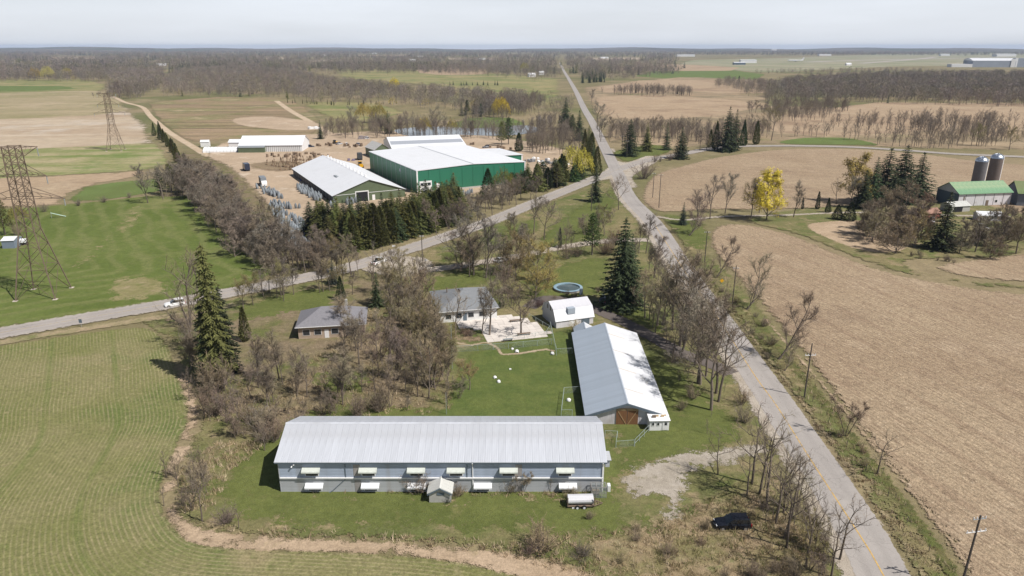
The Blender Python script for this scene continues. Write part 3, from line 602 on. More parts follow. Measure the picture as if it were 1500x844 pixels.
def far_tree(seed, kind):
    r = rnd(seed); C = MB()
    if kind == 'bare':
        for i in range(6): C.tube([(0, 0, -.3), (r.uniform(-.2, .2), r.uniform(-.2, .2), 4)], [.16, .1], 3, False) if i == 0 else sliver(C, Vector((0, 0, r.uniform(2.5, 4.5))), Vector((r.uniform(-2.5, 2.5), r.uniform(-2.5, 2.5), r.uniform(6, 9))), .1, r)
        for i in range(170):
            a = r.uniform(0, 6.283); q = r.random() ** .45; z = r.uniform(2.6, 10); w = 3.3 * math.sqrt(max(.02, 1 - ((z - 5.6) / 4.6) ** 2)) * (1 + .2 * math.sin(3 * a + seed))
            p = Vector((q * w * math.cos(a), q * w * math.sin(a), z)); e = p + Vector((math.cos(a) * .6 + r.gauss(0, .4), math.sin(a) * .6 + r.gauss(0, .4), r.uniform(.3, 1.3))); sliver(C, p, e, .085, r)
    elif kind == 'conifer':
        for i in range(9):
            f = i / 9; z = 10 * (.06 + .92 * f); rad = 2.1 * (1 - f) + .2
            for j in range(8):
                a = j * .785 + i + r.uniform(-.2, .2); L = rad * r.uniform(.75, 1.15); b = a + .42; p = Vector((0, 0, z + .55))
                i0 = len(C.v); C.v += [tuple(p), (L * math.cos(a), L * math.sin(a), z - .45 * L), (L * .8 * math.cos(b), L * .8 * math.sin(b), z - .3 * L)]; C.f.append((i0, i0 + 1, i0 + 2))
    else:
        C.tube([(0, 0, -.3), (0, 0, 5)], [.25, .1], 3, False)
        for i in range(150):
            a = r.uniform(0, 6.283); q = r.random() ** .5; rad = 4.4 * q; z = 9.5 * math.sqrt(max(.05, 1 - (rad / 5) ** 2)) * r.uniform(.35, 1.0); p = Vector((rad * math.cos(a), rad * math.sin(a), z)); sliver(C, p, p + Vector((r.uniform(-.4, .4), r.uniform(-.4, .4), -r.uniform(.6, 1.4))), .2, r)
    return C.rawmesh('far_tree', {'bare': M_TWIG, 'conifer': M_NEEDLE}.get(kind, M_LEAF))
PRO = dict(
    maple=[bare_tree(1, .3, 8, 50), bare_tree(2, .26, 9, 46, n2=7), bare_tree(3, .34, 8, 55, spread=1.1)],
    tall=[bare_tree(4, .42, 9, 40, spread=.9), bare_tree(5, .36, 10, 36, spread=.85, low=.28), bare_tree(6, .42, 10, 42, spread=.8)],
    stemmed=[bare_tree(7, .35, 5, 36, stems=3, n2=5, spread=.8), bare_tree(8, .3, 5, 40, stems=4, n2=4, spread=.85)],
    lean=[bare_tree(9, .25, 8, 42, lean=.75, up=.2, low=.22, spread=.95), bare_tree(10, .2, 9, 38, lean=.6, up=.22, low=.2)],
    poplar=[bare_tree(11, .6, 14, 26, spread=.4, low=.2, n2=5), bare_tree(12, .6, 13, 30, spread=.36, low=.2, n2=5)],
    bud=[bare_tree(13, .3, 9, 50, leaf=.5, fine=8, n2=7), bare_tree(14, .3, 9, 46, leaf=.5, fine=8, n2=7)],
    airy=[bare_tree(61, .34, 9, 40, fine=3, n2=6, n3=5, twig=.02, low=.22, spread=.95), bare_tree(62, .3, 9, 36, fine=3, n2=6, n3=5, twig=.02, low=.2, spread=.9), bare_tree(63, .38, 8, 44, fine=3, n2=6, n3=5, twig=.02, low=.25, spread=1.0)],
    round=[bare_tree(64, .18, 14, 62, fine=11, n2=7, n3=6, low=.1, spread=1.1, up=.14, twig=.04), bare_tree(65, .16, 14, 66, fine=11, n2=7, n3=6, low=.08, spread=1.15, up=.16, twig=.04)],
    gold=[bare_tree(66, .24, 12, 56, fine=11, n2=8, n3=6, low=.16, spread=1.05, leaf=1.0, up=.06), bare_tree(67, .22, 12, 60, fine=11, n2=8, n3=6, low=.14, spread=1.1, leaf=1.0, up=.04)],
    olive=[bare_tree(68, .2, 12, 60, fine=9, n2=7, n3=6, low=.14, spread=1.15, leaf=.5, twig=.03), bare_tree(69, .18, 13, 56, fine=9, n2=7, n3=6, low=.12, spread=1.1, leaf=.5, twig=.03, lean=.1)],
    sparse=[bare_tree(15, .4, 6, 44, fine=3, n2=4, n3=4, twig=.022), bare_tree(16, .38, 6, 52, fine=3, n2=4, n3=4, twig=.022, lean=.15), bare_tree(17, .45, 7, 40, fine=3, n2=4, n3=4, twig=.022, lean=-.1)],
    spruce=[conifer(21), conifer(22, 2.5, 28, .42, ragged=.32), conifer(23, 2.0, 32, .3, ragged=.3)],
    broad=[conifer(24, 3.0, 30, .32, .03, .2, .75, 11), conifer(25, 2.9, 30, .4, .03, .28, .8, 11)],
    column=[conifer(26, 1.2, 46, .5, .02, .45, .42, 14), conifer(27, 1.3, 44, .45, .02, .5, .45, 14)],
    pine=[pine(31), pine(32)], cedar=[cedar(33), cedar(34, 2.0, .8), cedar(35, 1.5, .6)], slim=[cedar(36, .95, .6, 1400)],
    willow=[willow(41), willow(42)], bush=[bush(43), bush(44, 30, wide=1.1), bush(45, 22, wide=.75)], budbush=[bush(46, 28, wide=.8, leaf=.6)],
    sapling=[bare_tree(18, .45, 8, 30, fine=2, n2=3, n3=3, spread=.6), bare_tree(19, .4, 8, 34, fine=2, n2=3, n3=3, spread=.6)])
BR = (.225, .182, .132); BR2 = (.265, .213, .147); GREYB = (.22, .19, .152); OLV = (.24, .2, .095); MAUVE = (.22, .176, .143); RED = (.235, .165, .115)
SPR = (.042, .056, .025); SPR2 = (.1, .105, .034); BLUE = (.05, .065, .05); YEL = (.55, .41, .05); CED = (.075, .085, .022); GPINE = (.055, .085, .026); DUN = (.3, .238, .15)
_tn = [0]
BARE = ('airy', 'round', 'maple', 'tall', 'stemmed', 'lean', 'poplar', 'bud', 'sparse', 'sapling')
_later = []
def tree(pos, h, kind, color, label, cat='tree', group=None, name=None, wide=1.0, rz=None, which=None, now=False):
    if kind in BARE and cat == 'tree' and group and not now:
        _later.append((h / math.hypot(pos[0], pos[1]), (pos, h, kind, color, label, cat, group, name, wide, rz, which))); return
    _tn[0] += 1; r = rnd(_tn[0] * 7 + 1); ms = PRO[kind]; t, c = ms[(r.randrange(len(ms)) if which is None else which)]
    nm = name or {'spruce': 'spruce_tree', 'broad': 'spruce_tree', 'column': 'conifer_tree', 'pine': 'pine_tree', 'cedar': 'cedar_tree', 'slim': 'cedar_tree', 'willow': 'willow_tree', 'bush': 'bare_shrub', 'budbush': 'bare_shrub'}.get(kind, 'bare_tree')
    o = thing(nm, label, cat, (pos[0], pos[1], 0), r.uniform(0, 6.28) if rz is None else rz, group)
    s = h / 10; o.scale = (s * wide, s * wide, s)
    f = r.uniform(.86, 1.14); cc = tuple(q * f * r.uniform(.95, 1.05) for q in color)
    put('trunk', t, o); put('crown', c, o, color=cc); return o
def tree_px(x, yb, yt, kind, color, label, **k):
    p = at(x, yb); return tree(p, height_to(p, yt), kind, color, label, **k)
def line_px(px, n, jit, seed):
    L = smooth_line(px_poly(px), 1.0); r = rnd(seed); out = []
    for i in range(n):
        q = L[int((i + r.uniform(.1, .9)) / n * (len(L) - 1))]; out.append((q[0] + r.gauss(0, jit), q[1] + r.gauss(0, jit)))
    return out
def row_trees(px, n, jit, h, kinds, colors, label, group, seed, cat='tree', name=None, wide=(.85, 1.15)):
    r = rnd(seed * 13)
    for p in line_px(px, n, jit, seed): tree(p, r.uniform(*h), r.choice(kinds), r.choice(colors), label, cat, group, name, r.uniform(*wide))
def area_pts(px, spacing, seed):
    P = np.array(px_poly(px)); lo, hi = P.min(0), P.max(0); r = rnd(seed); n = int((hi[0] - lo[0]) * (hi[1] - lo[1]) / spacing ** 2)
    q = np.array([(r.uniform(lo[0], hi[0]), r.uniform(lo[1], hi[1])) for _ in range(n)]); return q[inside(q, P)] if n else q

# far woods: one object per wood, its trees scattered by geometry nodes
SRC = {}; _tint = {}
def tinted(c):
    if c not in _tint:
        N = Nodes('far_foliage'); f = N.math('MULTIPLY_ADD', N.geo.outputs['Random Per Island'], .7, .65)
        f = N.math('MULTIPLY', f, N.math('MULTIPLY_ADD', N.objinfo().outputs['Random'], .4, .8)); f = N.math('MULTIPLY', f, N.math('MULTIPLY_ADD', N.noise(.012, 3), .8, .6))
        N.done(N.scale(c, f), .9); N.bsdf.inputs['Specular IOR Level'].default_value = .1; _tint[c] = N.m
    return _tint[c]
def source(key, meshes, colors):
    c = bpy.data.collections.new(key); i = 0
    for m in meshes:
        for col in colors:
            m2 = m.copy(); m2.materials[0] = tinted(col); o = bpy.data.objects.new('%s_%02d' % (key, i), m2); c.objects.link(o); i += 1
    SRC[key] = (c, i)
FARB = [far_tree(s, 'bare') for s in (51, 52, 53)]; FARC = [far_tree(s, 'conifer') for s in (54, 55)]; FARW = [far_tree(56, 'leaf')]
source('wood_bare', FARB, [(.21, .178, .145), (.205, .185, .16), (.215, .175, .16), (.235, .185, .155), (.25, .21, .16), (.21, .19, .12)]); source('wood_conifer', FARC, [SPR, SPR2, (.03, .042, .025)]); source('wood_yellow', FARW, [(.36, .29, .1), (.3, .26, .1)])
source('wood_stem', [PRO['tall'][0][1], PRO['tall'][1][1], PRO['maple'][0][1]], [BR, GREYB, RED])
def scatter(name, pts, hts, src, label, cat, wide=1.0, zs=None):
    c, n = SRC[src]; r = rnd(len(pts) + 5); me = bpy.data.meshes.new(name)
    me.from_pydata([(p[0], p[1], 0 if zs is None else zs[i]) for i, p in enumerate(pts)], [], [])
    me.attributes.new('size', 'FLOAT_VECTOR', 'POINT').data.foreach_set('vector', [v for h in hts for v in (h / 10 * wide * r.uniform(.85, 1.2), h / 10 * wide * r.uniform(.85, 1.2), h / 10)])
    me.attributes.new('turn', 'FLOAT_VECTOR', 'POINT').data.foreach_set('vector', [v for h in hts for v in (0, 0, r.uniform(0, 6.28))])
    me.attributes.new('which', 'INT', 'POINT').data.foreach_set('value', [r.randrange(n) for h in hts])
    o = bpy.data.objects.new(name, me); COL.objects.link(o); o['kind'] = 'stuff'; tag(o, label, cat)
    ng = bpy.data.node_groups.new(name, 'GeometryNodeTree'); ng.interface.new_socket('Geometry', in_out='INPUT', socket_type='NodeSocketGeometry'); ng.interface.new_socket('Geometry', in_out='OUTPUT', socket_type='NodeSocketGeometry')
    N = ng.nodes; gi, go = N.new('NodeGroupInput'), N.new('NodeGroupOutput'); ip = N.new('GeometryNodeInstanceOnPoints'); ci = N.new('GeometryNodeCollectionInfo')
    ci.inputs['Collection'].default_value = c; ci.inputs['Separate Children'].default_value = True; ci.inputs['Reset Children'].default_value = True
    def at_(nm, ty):
        a = N.new('GeometryNodeInputNamedAttribute'); a.data_type = ty; a.inputs['Name'].default_value = nm; return a.outputs['Attribute']
    L = ng.links.new; L(gi.outputs[0], ip.inputs['Points']); L(ci.outputs[0], ip.inputs['Instance']); ip.inputs['Pick Instance'].default_value = True
    L(at_('which', 'INT'), ip.inputs['Instance Index']); e2r = N.new('FunctionNodeEulerToRotation'); L(at_('turn', 'FLOAT_VECTOR'), e2r.inputs[0]); L(e2r.outputs[0], ip.inputs['Rotation']); L(at_('size', 'FLOAT_VECTOR'), ip.inputs['Scale'])
    L(ip.outputs[0], go.inputs[0]); md = o.modifiers.new('scatter', 'NODES'); md.node_group = ng; return o
def joined(kind, i):
    t, c = PRO[kind][i]; bm = bmesh.new(); bm.from_mesh(t); n = len(bm.faces); bm.from_mesh(c); bm.faces.ensure_lookup_table()
    for k, f in enumerate(bm.faces): f.material_index = 0 if k >= n else 1
    me = bpy.data.meshes.new('bare_tree'); bm.to_mesh(me); bm.free(); me.materials.append(M_TWIG); me.materials.append(M_BARK); return me
for _k in ('maple', 'tall', 'stemmed', 'poplar', 'bud', 'airy', 'round'): source('stand_' + _k, [joined(_k, i) for i in range(len(PRO[_k]))], [BR, GREYB, MAUVE] if _k not in ('bud', 'poplar') else ([OLV] if _k == 'bud' else [(.36, .32, .28)]))
def plant_the_rest(limit):
    """the trees that show largest become things; the smaller ones of each row stay one stand of trees"""
    _later.sort(key=lambda q: -q[0])
    for _, a in _later[:limit]: tree(*a[:5], cat=a[5], group=a[6], name=a[7], wide=a[8], rz=a[9], which=a[10], now=True)
    rest = {}
    for _, a in _later[limit:]: rest.setdefault((a[6], a[2] if a[2] in ('maple', 'tall', 'stemmed', 'poplar', 'bud', 'airy', 'round') else 'tall'), []).append(a)
    for (g, k), L in rest.items(): scatter('tree_stand', [a[0] for a in L], [a[1] for a in L], 'stand_' + k, 'smaller bare trees of the ' + g, 'trees')
def wood(px, spacing, h, src, label, seed, wide=1.0, name='woodland', cat='wood'):
    p = area_pts(px, spacing, seed); r = rnd(seed)
    return scatter(name, p, [r.uniform(*h) for _ in p], src, label, cat, wide)
wood([(240, 141), (238, 122), (262, 106), (345, 101), (430, 108), (500, 124), (600, 135), (690, 140), (770, 148), (775, 165), (700, 172), (640, 162), (560, 152), (470, 154), (420, 143), (330, 143)], 11, (9, 15), 'wood_bare', 'brown bare woodland in the middle distance left of the straight road', 61)
wood([(1118, 152), (1130, 132), (1180, 121), (1300, 116), (1500, 113), (1600, 116), (1600, 152), (1480, 157), (1380, 154), (1250, 150)], 9, (11, 17), 'wood_bare', 'dense brown bare wood in front of the airfield at right', 62)
wood([(-80, 121), (60, 119), (165, 121), (240, 122), (236, 104), (140, 103), (0, 104), (-80, 106)], 13, (12, 19), 'wood_bare', 'grey bare wood along the top of the left fields', 63)
wood([(160, 141), (186, 146), (208, 143), (236, 128), (240, 112), (200, 112), (166, 122)], 9, (10, 18), 'wood_bare', 'tall grey bare trees massed beside the dirt track at left', 64)
wood([(0, 112), (110, 112), (230, 108), (240, 100), (100, 100), (0, 104)], 22, (14, 22), 'wood_conifer', 'dark conifers standing among the left wood', 65)
wood([(440, 101), (500, 101), (640, 103), (700, 100), (640, 97), (480, 97)], 18, (12, 20), 'wood_conifer', 'dark conifer belt beyond the brown woodland', 66)
wood([(480, 112), (600, 106), (800, 112), (822, 104), (700, 98), (520, 98)], 26, (9, 15), 'wood_bare', 'scattered bare trees around the distant pastures', 67)
wood([(850, 118), (880, 122), (940, 115), (1000, 108), (960, 103), (880, 100), (846, 104)], 20, (9, 16), 'wood_bare', 'bare trees right of the distant road crest', 68)
wood([(850, 116), (870, 120), (890, 117), (884, 110), (858, 109)], 13, (10, 17), 'wood_conifer', 'dark conifers by the distant road crest', 69)
wood([(640, 108), (700, 113), (800, 120), (822, 112), (816, 102), (720, 100)], 24, (9, 15), 'wood_bare', 'bare trees left of the distant road crest', 70)
wood([(655, 176), (690, 172), (700, 158), (730, 156), (742, 166), (720, 176)], 7, (7, 11), 'wood_bare', 'grey thicket beside the round lawn behind the warehouse', 71)
wood([(760, 168), (800, 172), (842, 168), (838, 150), (800, 148), (770, 154)], 12, (7, 11), 'wood_bare', 'bare saplings left of the straight road', 72)
wood([(1285, 215), (1300, 190), (1400, 186), (1470, 192), (1480, 212), (1400, 219), (1340, 217)], 8, (7, 11), 'stand_airy', 'thin bare trees standing along the farm track at right', 74)
wood([(1110, 176), (1130, 160), (1210, 156), (1250, 160), (1220, 172), (1160, 182)], 9, (8, 12), 'stand_airy', 'bare trees trailing off the left end of the big wood', 75)
wood([(1190, 192), (1300, 178), (1420, 176), (1560, 182), (1560, 192), (1440, 186), (1320, 188), (1220, 198)], 11, (8, 12), 'stand_airy', 'bare tree line crossing the tan field at right', 76)
wood([(886, 208), (905, 194), (960, 190), (1040, 196), (1100, 190), (1130, 196), (1100, 208), (1040, 212), (980, 210), (930, 214)], 7, (8, 13), 'stand_airy', 'grey bare trees massed behind the crossroads evergreens', 77)
wood([(895, 139), (930, 134), (1005, 137), (1018, 141), (960, 142)], 9, (9, 13), 'stand_airy', 'thin strip of bare trees crossing the ploughed field', 78)
wood([(1040, 128), (1060, 122), (1130, 124), (1140, 138), (1100, 144), (1080, 134)], 11, (9, 13), 'wood_bare', 'bare trees between the far tan fields', 79)
wood([(770, 222), (775, 196), (800, 182), (830, 180), (846, 200), (852, 225), (820, 232)], 7, (8, 13), 'stand_airy', 'bare grove left of the straight road near the crossroads', 80)
wood([(475, 205), (480, 192), (560, 186), (640, 188), (760, 192), (768, 206), (700, 206), (640, 203), (560, 203)], 8, (8, 13), 'stand_airy', 'bare trees massed along the back of the sandy yard', 81)
wood([(690, 168), (705, 152), (770, 146), (800, 152), (770, 170), (740, 178)], 8, (9, 14), 'stand_airy', 'grey bare wood beyond the round lawn', 82)
wood([(-80, 121), (60, 119), (165, 121), (236, 104), (0, 104)], 75, (10, 15), 'wood_yellow', 'yellow budding trees dotted through the left wood', 83)
wood([(240, 141), (262, 106), (430, 108), (600, 135), (770, 148), (700, 172), (560, 152), (330, 143)], 90, (8, 12), 'wood_yellow', 'yellow budding trees dotted through the brown woodland', 84)
wood([(240, 141), (262, 106), (430, 108), (600, 135), (770, 148), (700, 172), (560, 152), (330, 143)], 60, (9, 14), 'wood_conifer', 'dark conifers dotted through the brown woodland', 85)
wood([(250, 108), (345, 100), (430, 106), (420, 99), (330, 96), (260, 99)], 20, (12, 19), 'wood_conifer', 'dark conifer block behind the brown woodland', 86)
wood([(1118, 152), (1180, 121), (1500, 113), (1600, 152), (1380, 154)], 85, (10, 14), 'wood_conifer', 'dark conifers dotted through the big bare wood', 87)
wood([(60, 97), (180, 95), (200, 91), (70, 92)], 26, (12, 18), 'wood_conifer', 'dark conifer belt beyond the left wood', 88)
wood([(1100, 108), (1250, 113), (1400, 108), (1330, 103), (1230, 104)], 24, (7, 12), 'wood_bare', 'bushes along the edge of the airfield', 73)
# belts towards the skyline
CLEAR = [(110, 45, 82.5, 88), (30, 40, 92, 97), (400, 22, 83, 87), (470, 30, 88, 92), (560, 40, 80, 82.5), (330, 26, 79, 81), (690, 40, 84.5, 88), (640, 35, 91, 94), (900, 45, 84, 88), (760, 22, 79, 81), (200, 12, 88, 93)]
_r = rnd(99); belts = {'wood_bare': ([], []), 'wood_conifer': ([], [])}; zz = {'wood_bare': [], 'wood_conifer': []}
for k in range(94):
    Y = 1750 * (6.6 ** (k / 93)); X = -Y * .86; ph = _r.uniform(0, 50); fr = _r.uniform(500, 1400); con = _r.random() < .45
    while X < Y * .86:
        X += _r.uniform(7, 15) * (1 + Y / 6500); px_ = 750 + F_PX * X / (Y * _cp + CAM_H * _sp)
        g = math.sin(X / fr + ph) + .6 * math.sin(X / (fr * .37) + ph * 2) + .3 * math.sin(X / 90 + ph)
        if px_ > 985 and Y < 5200: continue
        if abs(px_ - (822 + 2 * (Y < 3000))) < 7 and Y < 5200: continue
        if 218 < px_ < 246 and Y < 3300: continue
        if any(abs(px_ - cx) < cw and cy0 < row_of(X, Y, 0) < cy1 for cx, cw, cy0, cy1 in CLEAR): continue
        if g < (-1.0 if px_ < 800 else -.5) + max(0, .5 - (Y - 1750) / 1500): continue
        key = 'wood_conifer' if (math.sin(X / 160 + k * 7) > .5 + .42 * (not con)) else 'wood_bare'
        belts[key][0].append((X + _r.gauss(0, 8), Y + _r.gauss(0, 30 + Y * .012))); belts[key][1].append(_r.uniform(8, 21) * (1.15 if px_ < 400 else 1.0))
scatter('woodland', belts['wood_bare'][0], belts['wood_bare'][1], 'wood_bare', 'hazy far off woods reaching to the skyline', 'wood', 1.7)
scatter('woodland', belts['wood_conifer'][0], belts['wood_conifer'][1], 'wood_conifer', 'dark conifer patches in the far off woods', 'wood', 1.6)
# ------------------------------------------------------------ buildings
m_roof = plain('weathered_metal_roof', (.49, .51, .55), .5, .13, .5, tint=((.38, .385, .4), .7), streak=(2.0, .2, 1), rand=.04, spec=.4)
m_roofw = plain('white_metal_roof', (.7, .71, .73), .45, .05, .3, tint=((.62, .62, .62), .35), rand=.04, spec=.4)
m_roofb = plain('bluish_and_shaded_roof', (.36, .41, .47), .45, .06, .6, tint=((.45, .48, .53), .4), streak=(.3, 2, 1), rand=.04, spec=.4)  # also the painted shade tone of the gabled barn's left slopes
m_white = plain('white_paint', (.76, .76, .76), .6, .07, 2, tint=((.6, .58, .54), .3))
m_board = plain('weathered_grey_boards', (.37, .43, .53), .85, .22, 1.6, tint=((.3, .29, .28), .55), streak=(.5, 1, 3.5), rand=.07)
m_board2 = plain('weathered_lower_boards', (.44, .455, .475), .85, .16, 1.6, tint=((.34, .31, .27), .6), streak=(.5, 1, 3.5), rand=.07)
m_dark = plain('dark_opening', (.02, .02, .024), .6, .2); m_slate = plain('slate_blue_trim', (.12, .155, .19), .6, .12)
m_green = plain('green_metal_cladding', (.03, .165, .098), .45, .06, .4, rand=.05, spec=.4, streak=(3, 3, .3)); m_olive2 = plain('olive_green_cladding', (.115, .145, .085), .6, .12, .8)
m_glass = plain('window_glass', (.03, .035, .04), .08, .05, spec=.6); m_stucco = plain('grey_block', (.42, .41, .38), .9, .15, 2)
m_shing = plain('grey_shingles', (.2, .21, .22), .9, .12, 2.5, tint=((.27, .27, .27), .4)); m_wood = plain('brown_door_planks', (.21, .105, .05), .7, .22, 3, streak=(6, 1, .5)); m_lathe = plain('pale_timber', (.5, .36, .2), .8, .12)
m_groof = plain('faded_green_roof', (.16, .3, .17), .6, .15, .6, tint=((.33, .4, .24), .8)); m_moss = plain('mossy_green_roof', (.15, .2, .085), .8, .2, .6, tint=((.2, .2, .1), .6))
m_wash = plain('whitewashed_boards', (.62, .6, .62), .85, .14, 1.2, tint=((.42, .38, .36), .6), streak=(2, 1, .4)); m_conc = plain('pale_concrete', (.55, .48, .42), .9, .1, .8, tint=((.42, .37, .31), .5), rand=.06)
m_steel = plain('galvanised_steel', (.42, .45, .46), .45, .1, 3, metal=.5); m_galv = plain('galvanised_wire', (.36, .42, .4), .6, .1, 3)
m_silo = plain('grey_silo_staves', (.14, .135, .14), .85, .14, 1.0, streak=(1, 1, 2)); m_dome = plain('silo_dome', (.5, .54, .6), .3, .1, 2, metal=.8)
m_rust = plain('brown_steel', (.18, .135, .1), .8, .3, 4); m_blk = plain('black_rubber', (.02, .02, .02), .8, .1); m_pole = plain('dark_pole_timber', (.1, .085, .075), .9, .2, 4)

def slope_panels(root, name, mat, a, b, c, d, n, thick=.06, rib=.05):
    """roof panels laid side by side from edge a-d to edge b-c (a,b lower, d,c upper); alike panels share one mesh"""
    a, b, c, d = map(Vector, (a, b, c, d)); step = (b - a) / n; u = step.normalized(); w = step.length; up = (d - a); nn = u.cross(up).normalized() * thick
    if nn.z < 0: nn = -nn
    m = MB(); z0 = Vector((0, 0, 0)); e = u * (w - .012)
    lo = [z0, e, e + up, up]; i = 0
    m.v += [tuple(p) for p in lo] + [tuple(p + nn) for p in lo]; m.f += [(0, 3, 2, 1), (4, 5, 6, 7), (0, 1, 5, 4), (1, 2, 6, 5), (2, 3, 7, 6), (3, 0, 4, 7)]
    if rib:
        k = nn.normalized() * rib
        for q in (0.0, .34, .67):
            i = len(m.v); s0 = u * (w * q + .02) + nn * 1.02; s1 = s0 + u * .055
            m.v += [tuple(p) for p in (s0, s1, s1 + up, s0 + up, s0 + k, s1 + k, s1 + up + k, s0 + up + k)]; m.f += [tuple(i + t for t in f) for f in ((4, 5, 6, 7), (0, 1, 5, 4), (1, 2, 6, 5), (3, 0, 4, 7))]
    me = m.mesh(name, mat)
    return [put(name, me, root, a + step * k) for k in range(n)]
def gable(name, label, cat, org, ang, w, d, eave, ridge, axis, wall, roof, panels=0, over=.4, group=None, thick=.08, roof2=None, rib=.05):
    root = thing(name, label, cat, (org[0], org[1], 0), ang, group); m = MB()
    if axis == 'x':
        m.prism([(0, -.3), (d, -.3), (d, eave), (d / 2, ridge), (0, eave)], 'x', 0, w); half = d / 2; L = w
    else:
        m.prism([(0, -.3), (w, -.3), (w, eave), (w / 2, ridge), (0, eave)], 'y', 0, d); half = w / 2; L = d
    m.build('wall', wall, root)
    sl = (ridge - eave) / half; le = eave - sl * over + .03; rt = ridge + .03
    if axis == 'x': s1 = [(-over, -over, le), (w + over, -over, le), (w + over, d / 2, rt), (-over, d / 2, rt)]; s2 = [(-over, d + over, le), (w + over, d + over, le), (w + over, d / 2, rt), (-over, d / 2, rt)]
    else: s1 = [(-over, -over, le), (-over, d + over, le), (w / 2, d + over, rt), (w / 2, -over, rt)]; s2 = [(w + over, -over, le), (w + over, d + over, le), (w / 2, d + over, rt), (w / 2, -over, rt)]
    for q, mt in ((s1, roof), (s2, roof2 or roof)):
        slope_panels(root, 'roof_panel' if panels else 'roof', mt, *q, panels or 1, thick, rib if panels else 0)
    m = MB(); rz_ = rt + thick * 1.25
    if axis == 'x': m.prism([(d / 2 - .22, rz_ - .22 * sl + .0), (d / 2, rz_ + .03), (d / 2 + .22, rz_ - .22 * sl), (d / 2, rz_ - .02)], 'x', -over - .02, w + over + .02)
    else: m.prism([(w / 2 - .22, rz_ - .22 * sl), (w / 2, rz_ + .03), (w / 2 + .22, rz_ - .22 * sl), (w / 2, rz_ - .02)], 'y', -over - .02, d + over + .02)
    m.build('ridge_cap', roof, root)
    return root
def window(root, x0, x1, z0, z1, y, frame=None, name='window', depth=.06):
    f = box(name, frame or m_white, root, x0 - .08, y - depth, z0 - .08, x1 + .08, y + .02, z1 + .08); box('pane', m_glass, f, x0, y - depth - .012, z0, x1, y - depth + .02, z1)

# long two-storey poultry barn in the foreground
A0 = at(412.5, 721.5); A1 = at(882.5, 721.5); LB = (A1 - A0).length; DB = 12.2
long_barn = gable('long_barn', 'long two-storey grey barn with pale metal roof along the front lawn', 'barn', A0, math.atan2(A1.y - A0.y, A1.x - A0.x), LB, DB, 5.25, 7.65, 'x', m_board, m_roof, 49, .42, rib=.012)
me_b = {}
for k in range(21):
    z = .12 + k * .25; mt = m_board2 if z < 2.3 else m_board
    m = MB(); m.box(.02, -.035, 0, LB - .02, -.002, .235)
    if mt not in me_b: me_b[mt] = m.mesh('siding_board', mt)
    if not 2.28 < z < 2.55: put('siding_board', me_b[mt], long_barn, (0, 0, z))
box('ledge_gutter', m_white, long_barn, .05, -.22, 2.36, LB - .05, -.036, 2.56)
box('fascia', m_slate, long_barn, -.4, -.40, 4.93, LB + .4, -.34, 5.1)
for x in (0, LB):
    box('corner_board', m_white if x else m_board2, long_barn, x - .06, -.06, 0, x + .06, -.036, 5.1)
awn = MB(); L_, dp, hh = 2.55, .72, .62
awn.loft([[(0, 0, hh), (0, -dp, .22), (0, -dp, .02), (0, -dp + .03, .0), (0, -.02, hh - .06)], [(L_, 0, hh), (L_, -dp, .22), (L_, -dp, .02), (L_, -dp + .03, .0), (L_, -.02, hh - .06)]])
m_awn_u = plain('pale_green_awning', (.55, .58, .53), .5, .1, 1.5, tint=((.4, .42, .38), .5)); m_awn_l = plain('white_awning', (.75, .76, .78), .5, .06, 1.5)
au, al = awn.mesh('awning', m_awn_u), awn.mesh('awning', m_awn_l)
def gx(px, y=690): return (at(px, 721.5).x - A0.x)
for i, px in enumerate((445, 528, 598.5, 656.5, 733.5, 816)):
    x = gx(px) - .35 + .1; x = (px - 410.5) / 475 * LB
    put('awning', au, long_barn, (x, -.036, 3.55)); fr = box('window', m_white, long_barn, x + .3, -.06, 2.72, x + L_ - .3, -.034, 3.7); box('pane', m_dark, fr, x + .4, -.075, 2.8, x + L_ - .4, -.05, 3.62)
for i, px in enumerate((447.5, 530, 598, 695.5, 820.5)):
    x = (px - 410.5) / 475 * LB
    put('awning', al, long_barn, (x, -.036, 1.0)); fr = box('window', m_white, long_barn, x + .3, -.06, .3, x + L_ - .3, -.034, 1.15); box('pane', m_dark, fr, x + .4, -.075, .36, x + L_ - .4, -.05, 1.08)
for px, w in ((520, .9), (757, .9)):
    x = (px - 410.5) / 475 * LB; box('door', plain('grey_weathered_door', (.3, .28, .27), .9, .2, 2), long_barn, x, -.065, .15, x + w, -.03, 2.1); box('door', plain('grey_weathered_door', (.33, .31, .3), .9, .2, 2), long_barn, x - .05, -.066, 2.7, x + w, -.03, 4.6)
for px, white in ((508, 0), (694, 1), (884, 1), (686, 0)):
    x = (px - 410.5) / 475 * LB; m = MB(); zb = .3 if white else 2.6; m.tube([(x, -.42, 5.0), (x, -.2, 4.75), (x, -.09, 4.5), (x, -.09, zb)], .075 if white else .05, 6); m.build('downpipe', m_white if white else m_slate, long_barn)
x = (508 - 410.5) / 475 * LB; m = MB(); m.tube([(x, -.1, 2.35), (x - 2.0, -.1, .4), (x - 2.6, -.3, .1)], .05, 5); m.build('downpipe', m_slate, long_barn)
m = MB(); x = (431 - 410.5) / 475 * LB; m.box(x, -.2, 4.5, x + .25, -.036, 4.62); m.tube([(x + .05, -.15, 4.5), (x - .1, -.3, 4.3)], [.06, .12], 6); m.tube([(x + .2, -.15, 4.6), (x + .32, -.3, 4.75)], [.06, .12], 6); m.build('floodlight', m_white, long_barn)
m = MB(); m.box(LB + .42, 1, 4.55, LB + 1.2, 3.4, 4.65); m.box(LB + .42, 1.2, 3.4, LB + 1.0, 3.2, 4.55); m.build('hood', m_board2, long_barn)

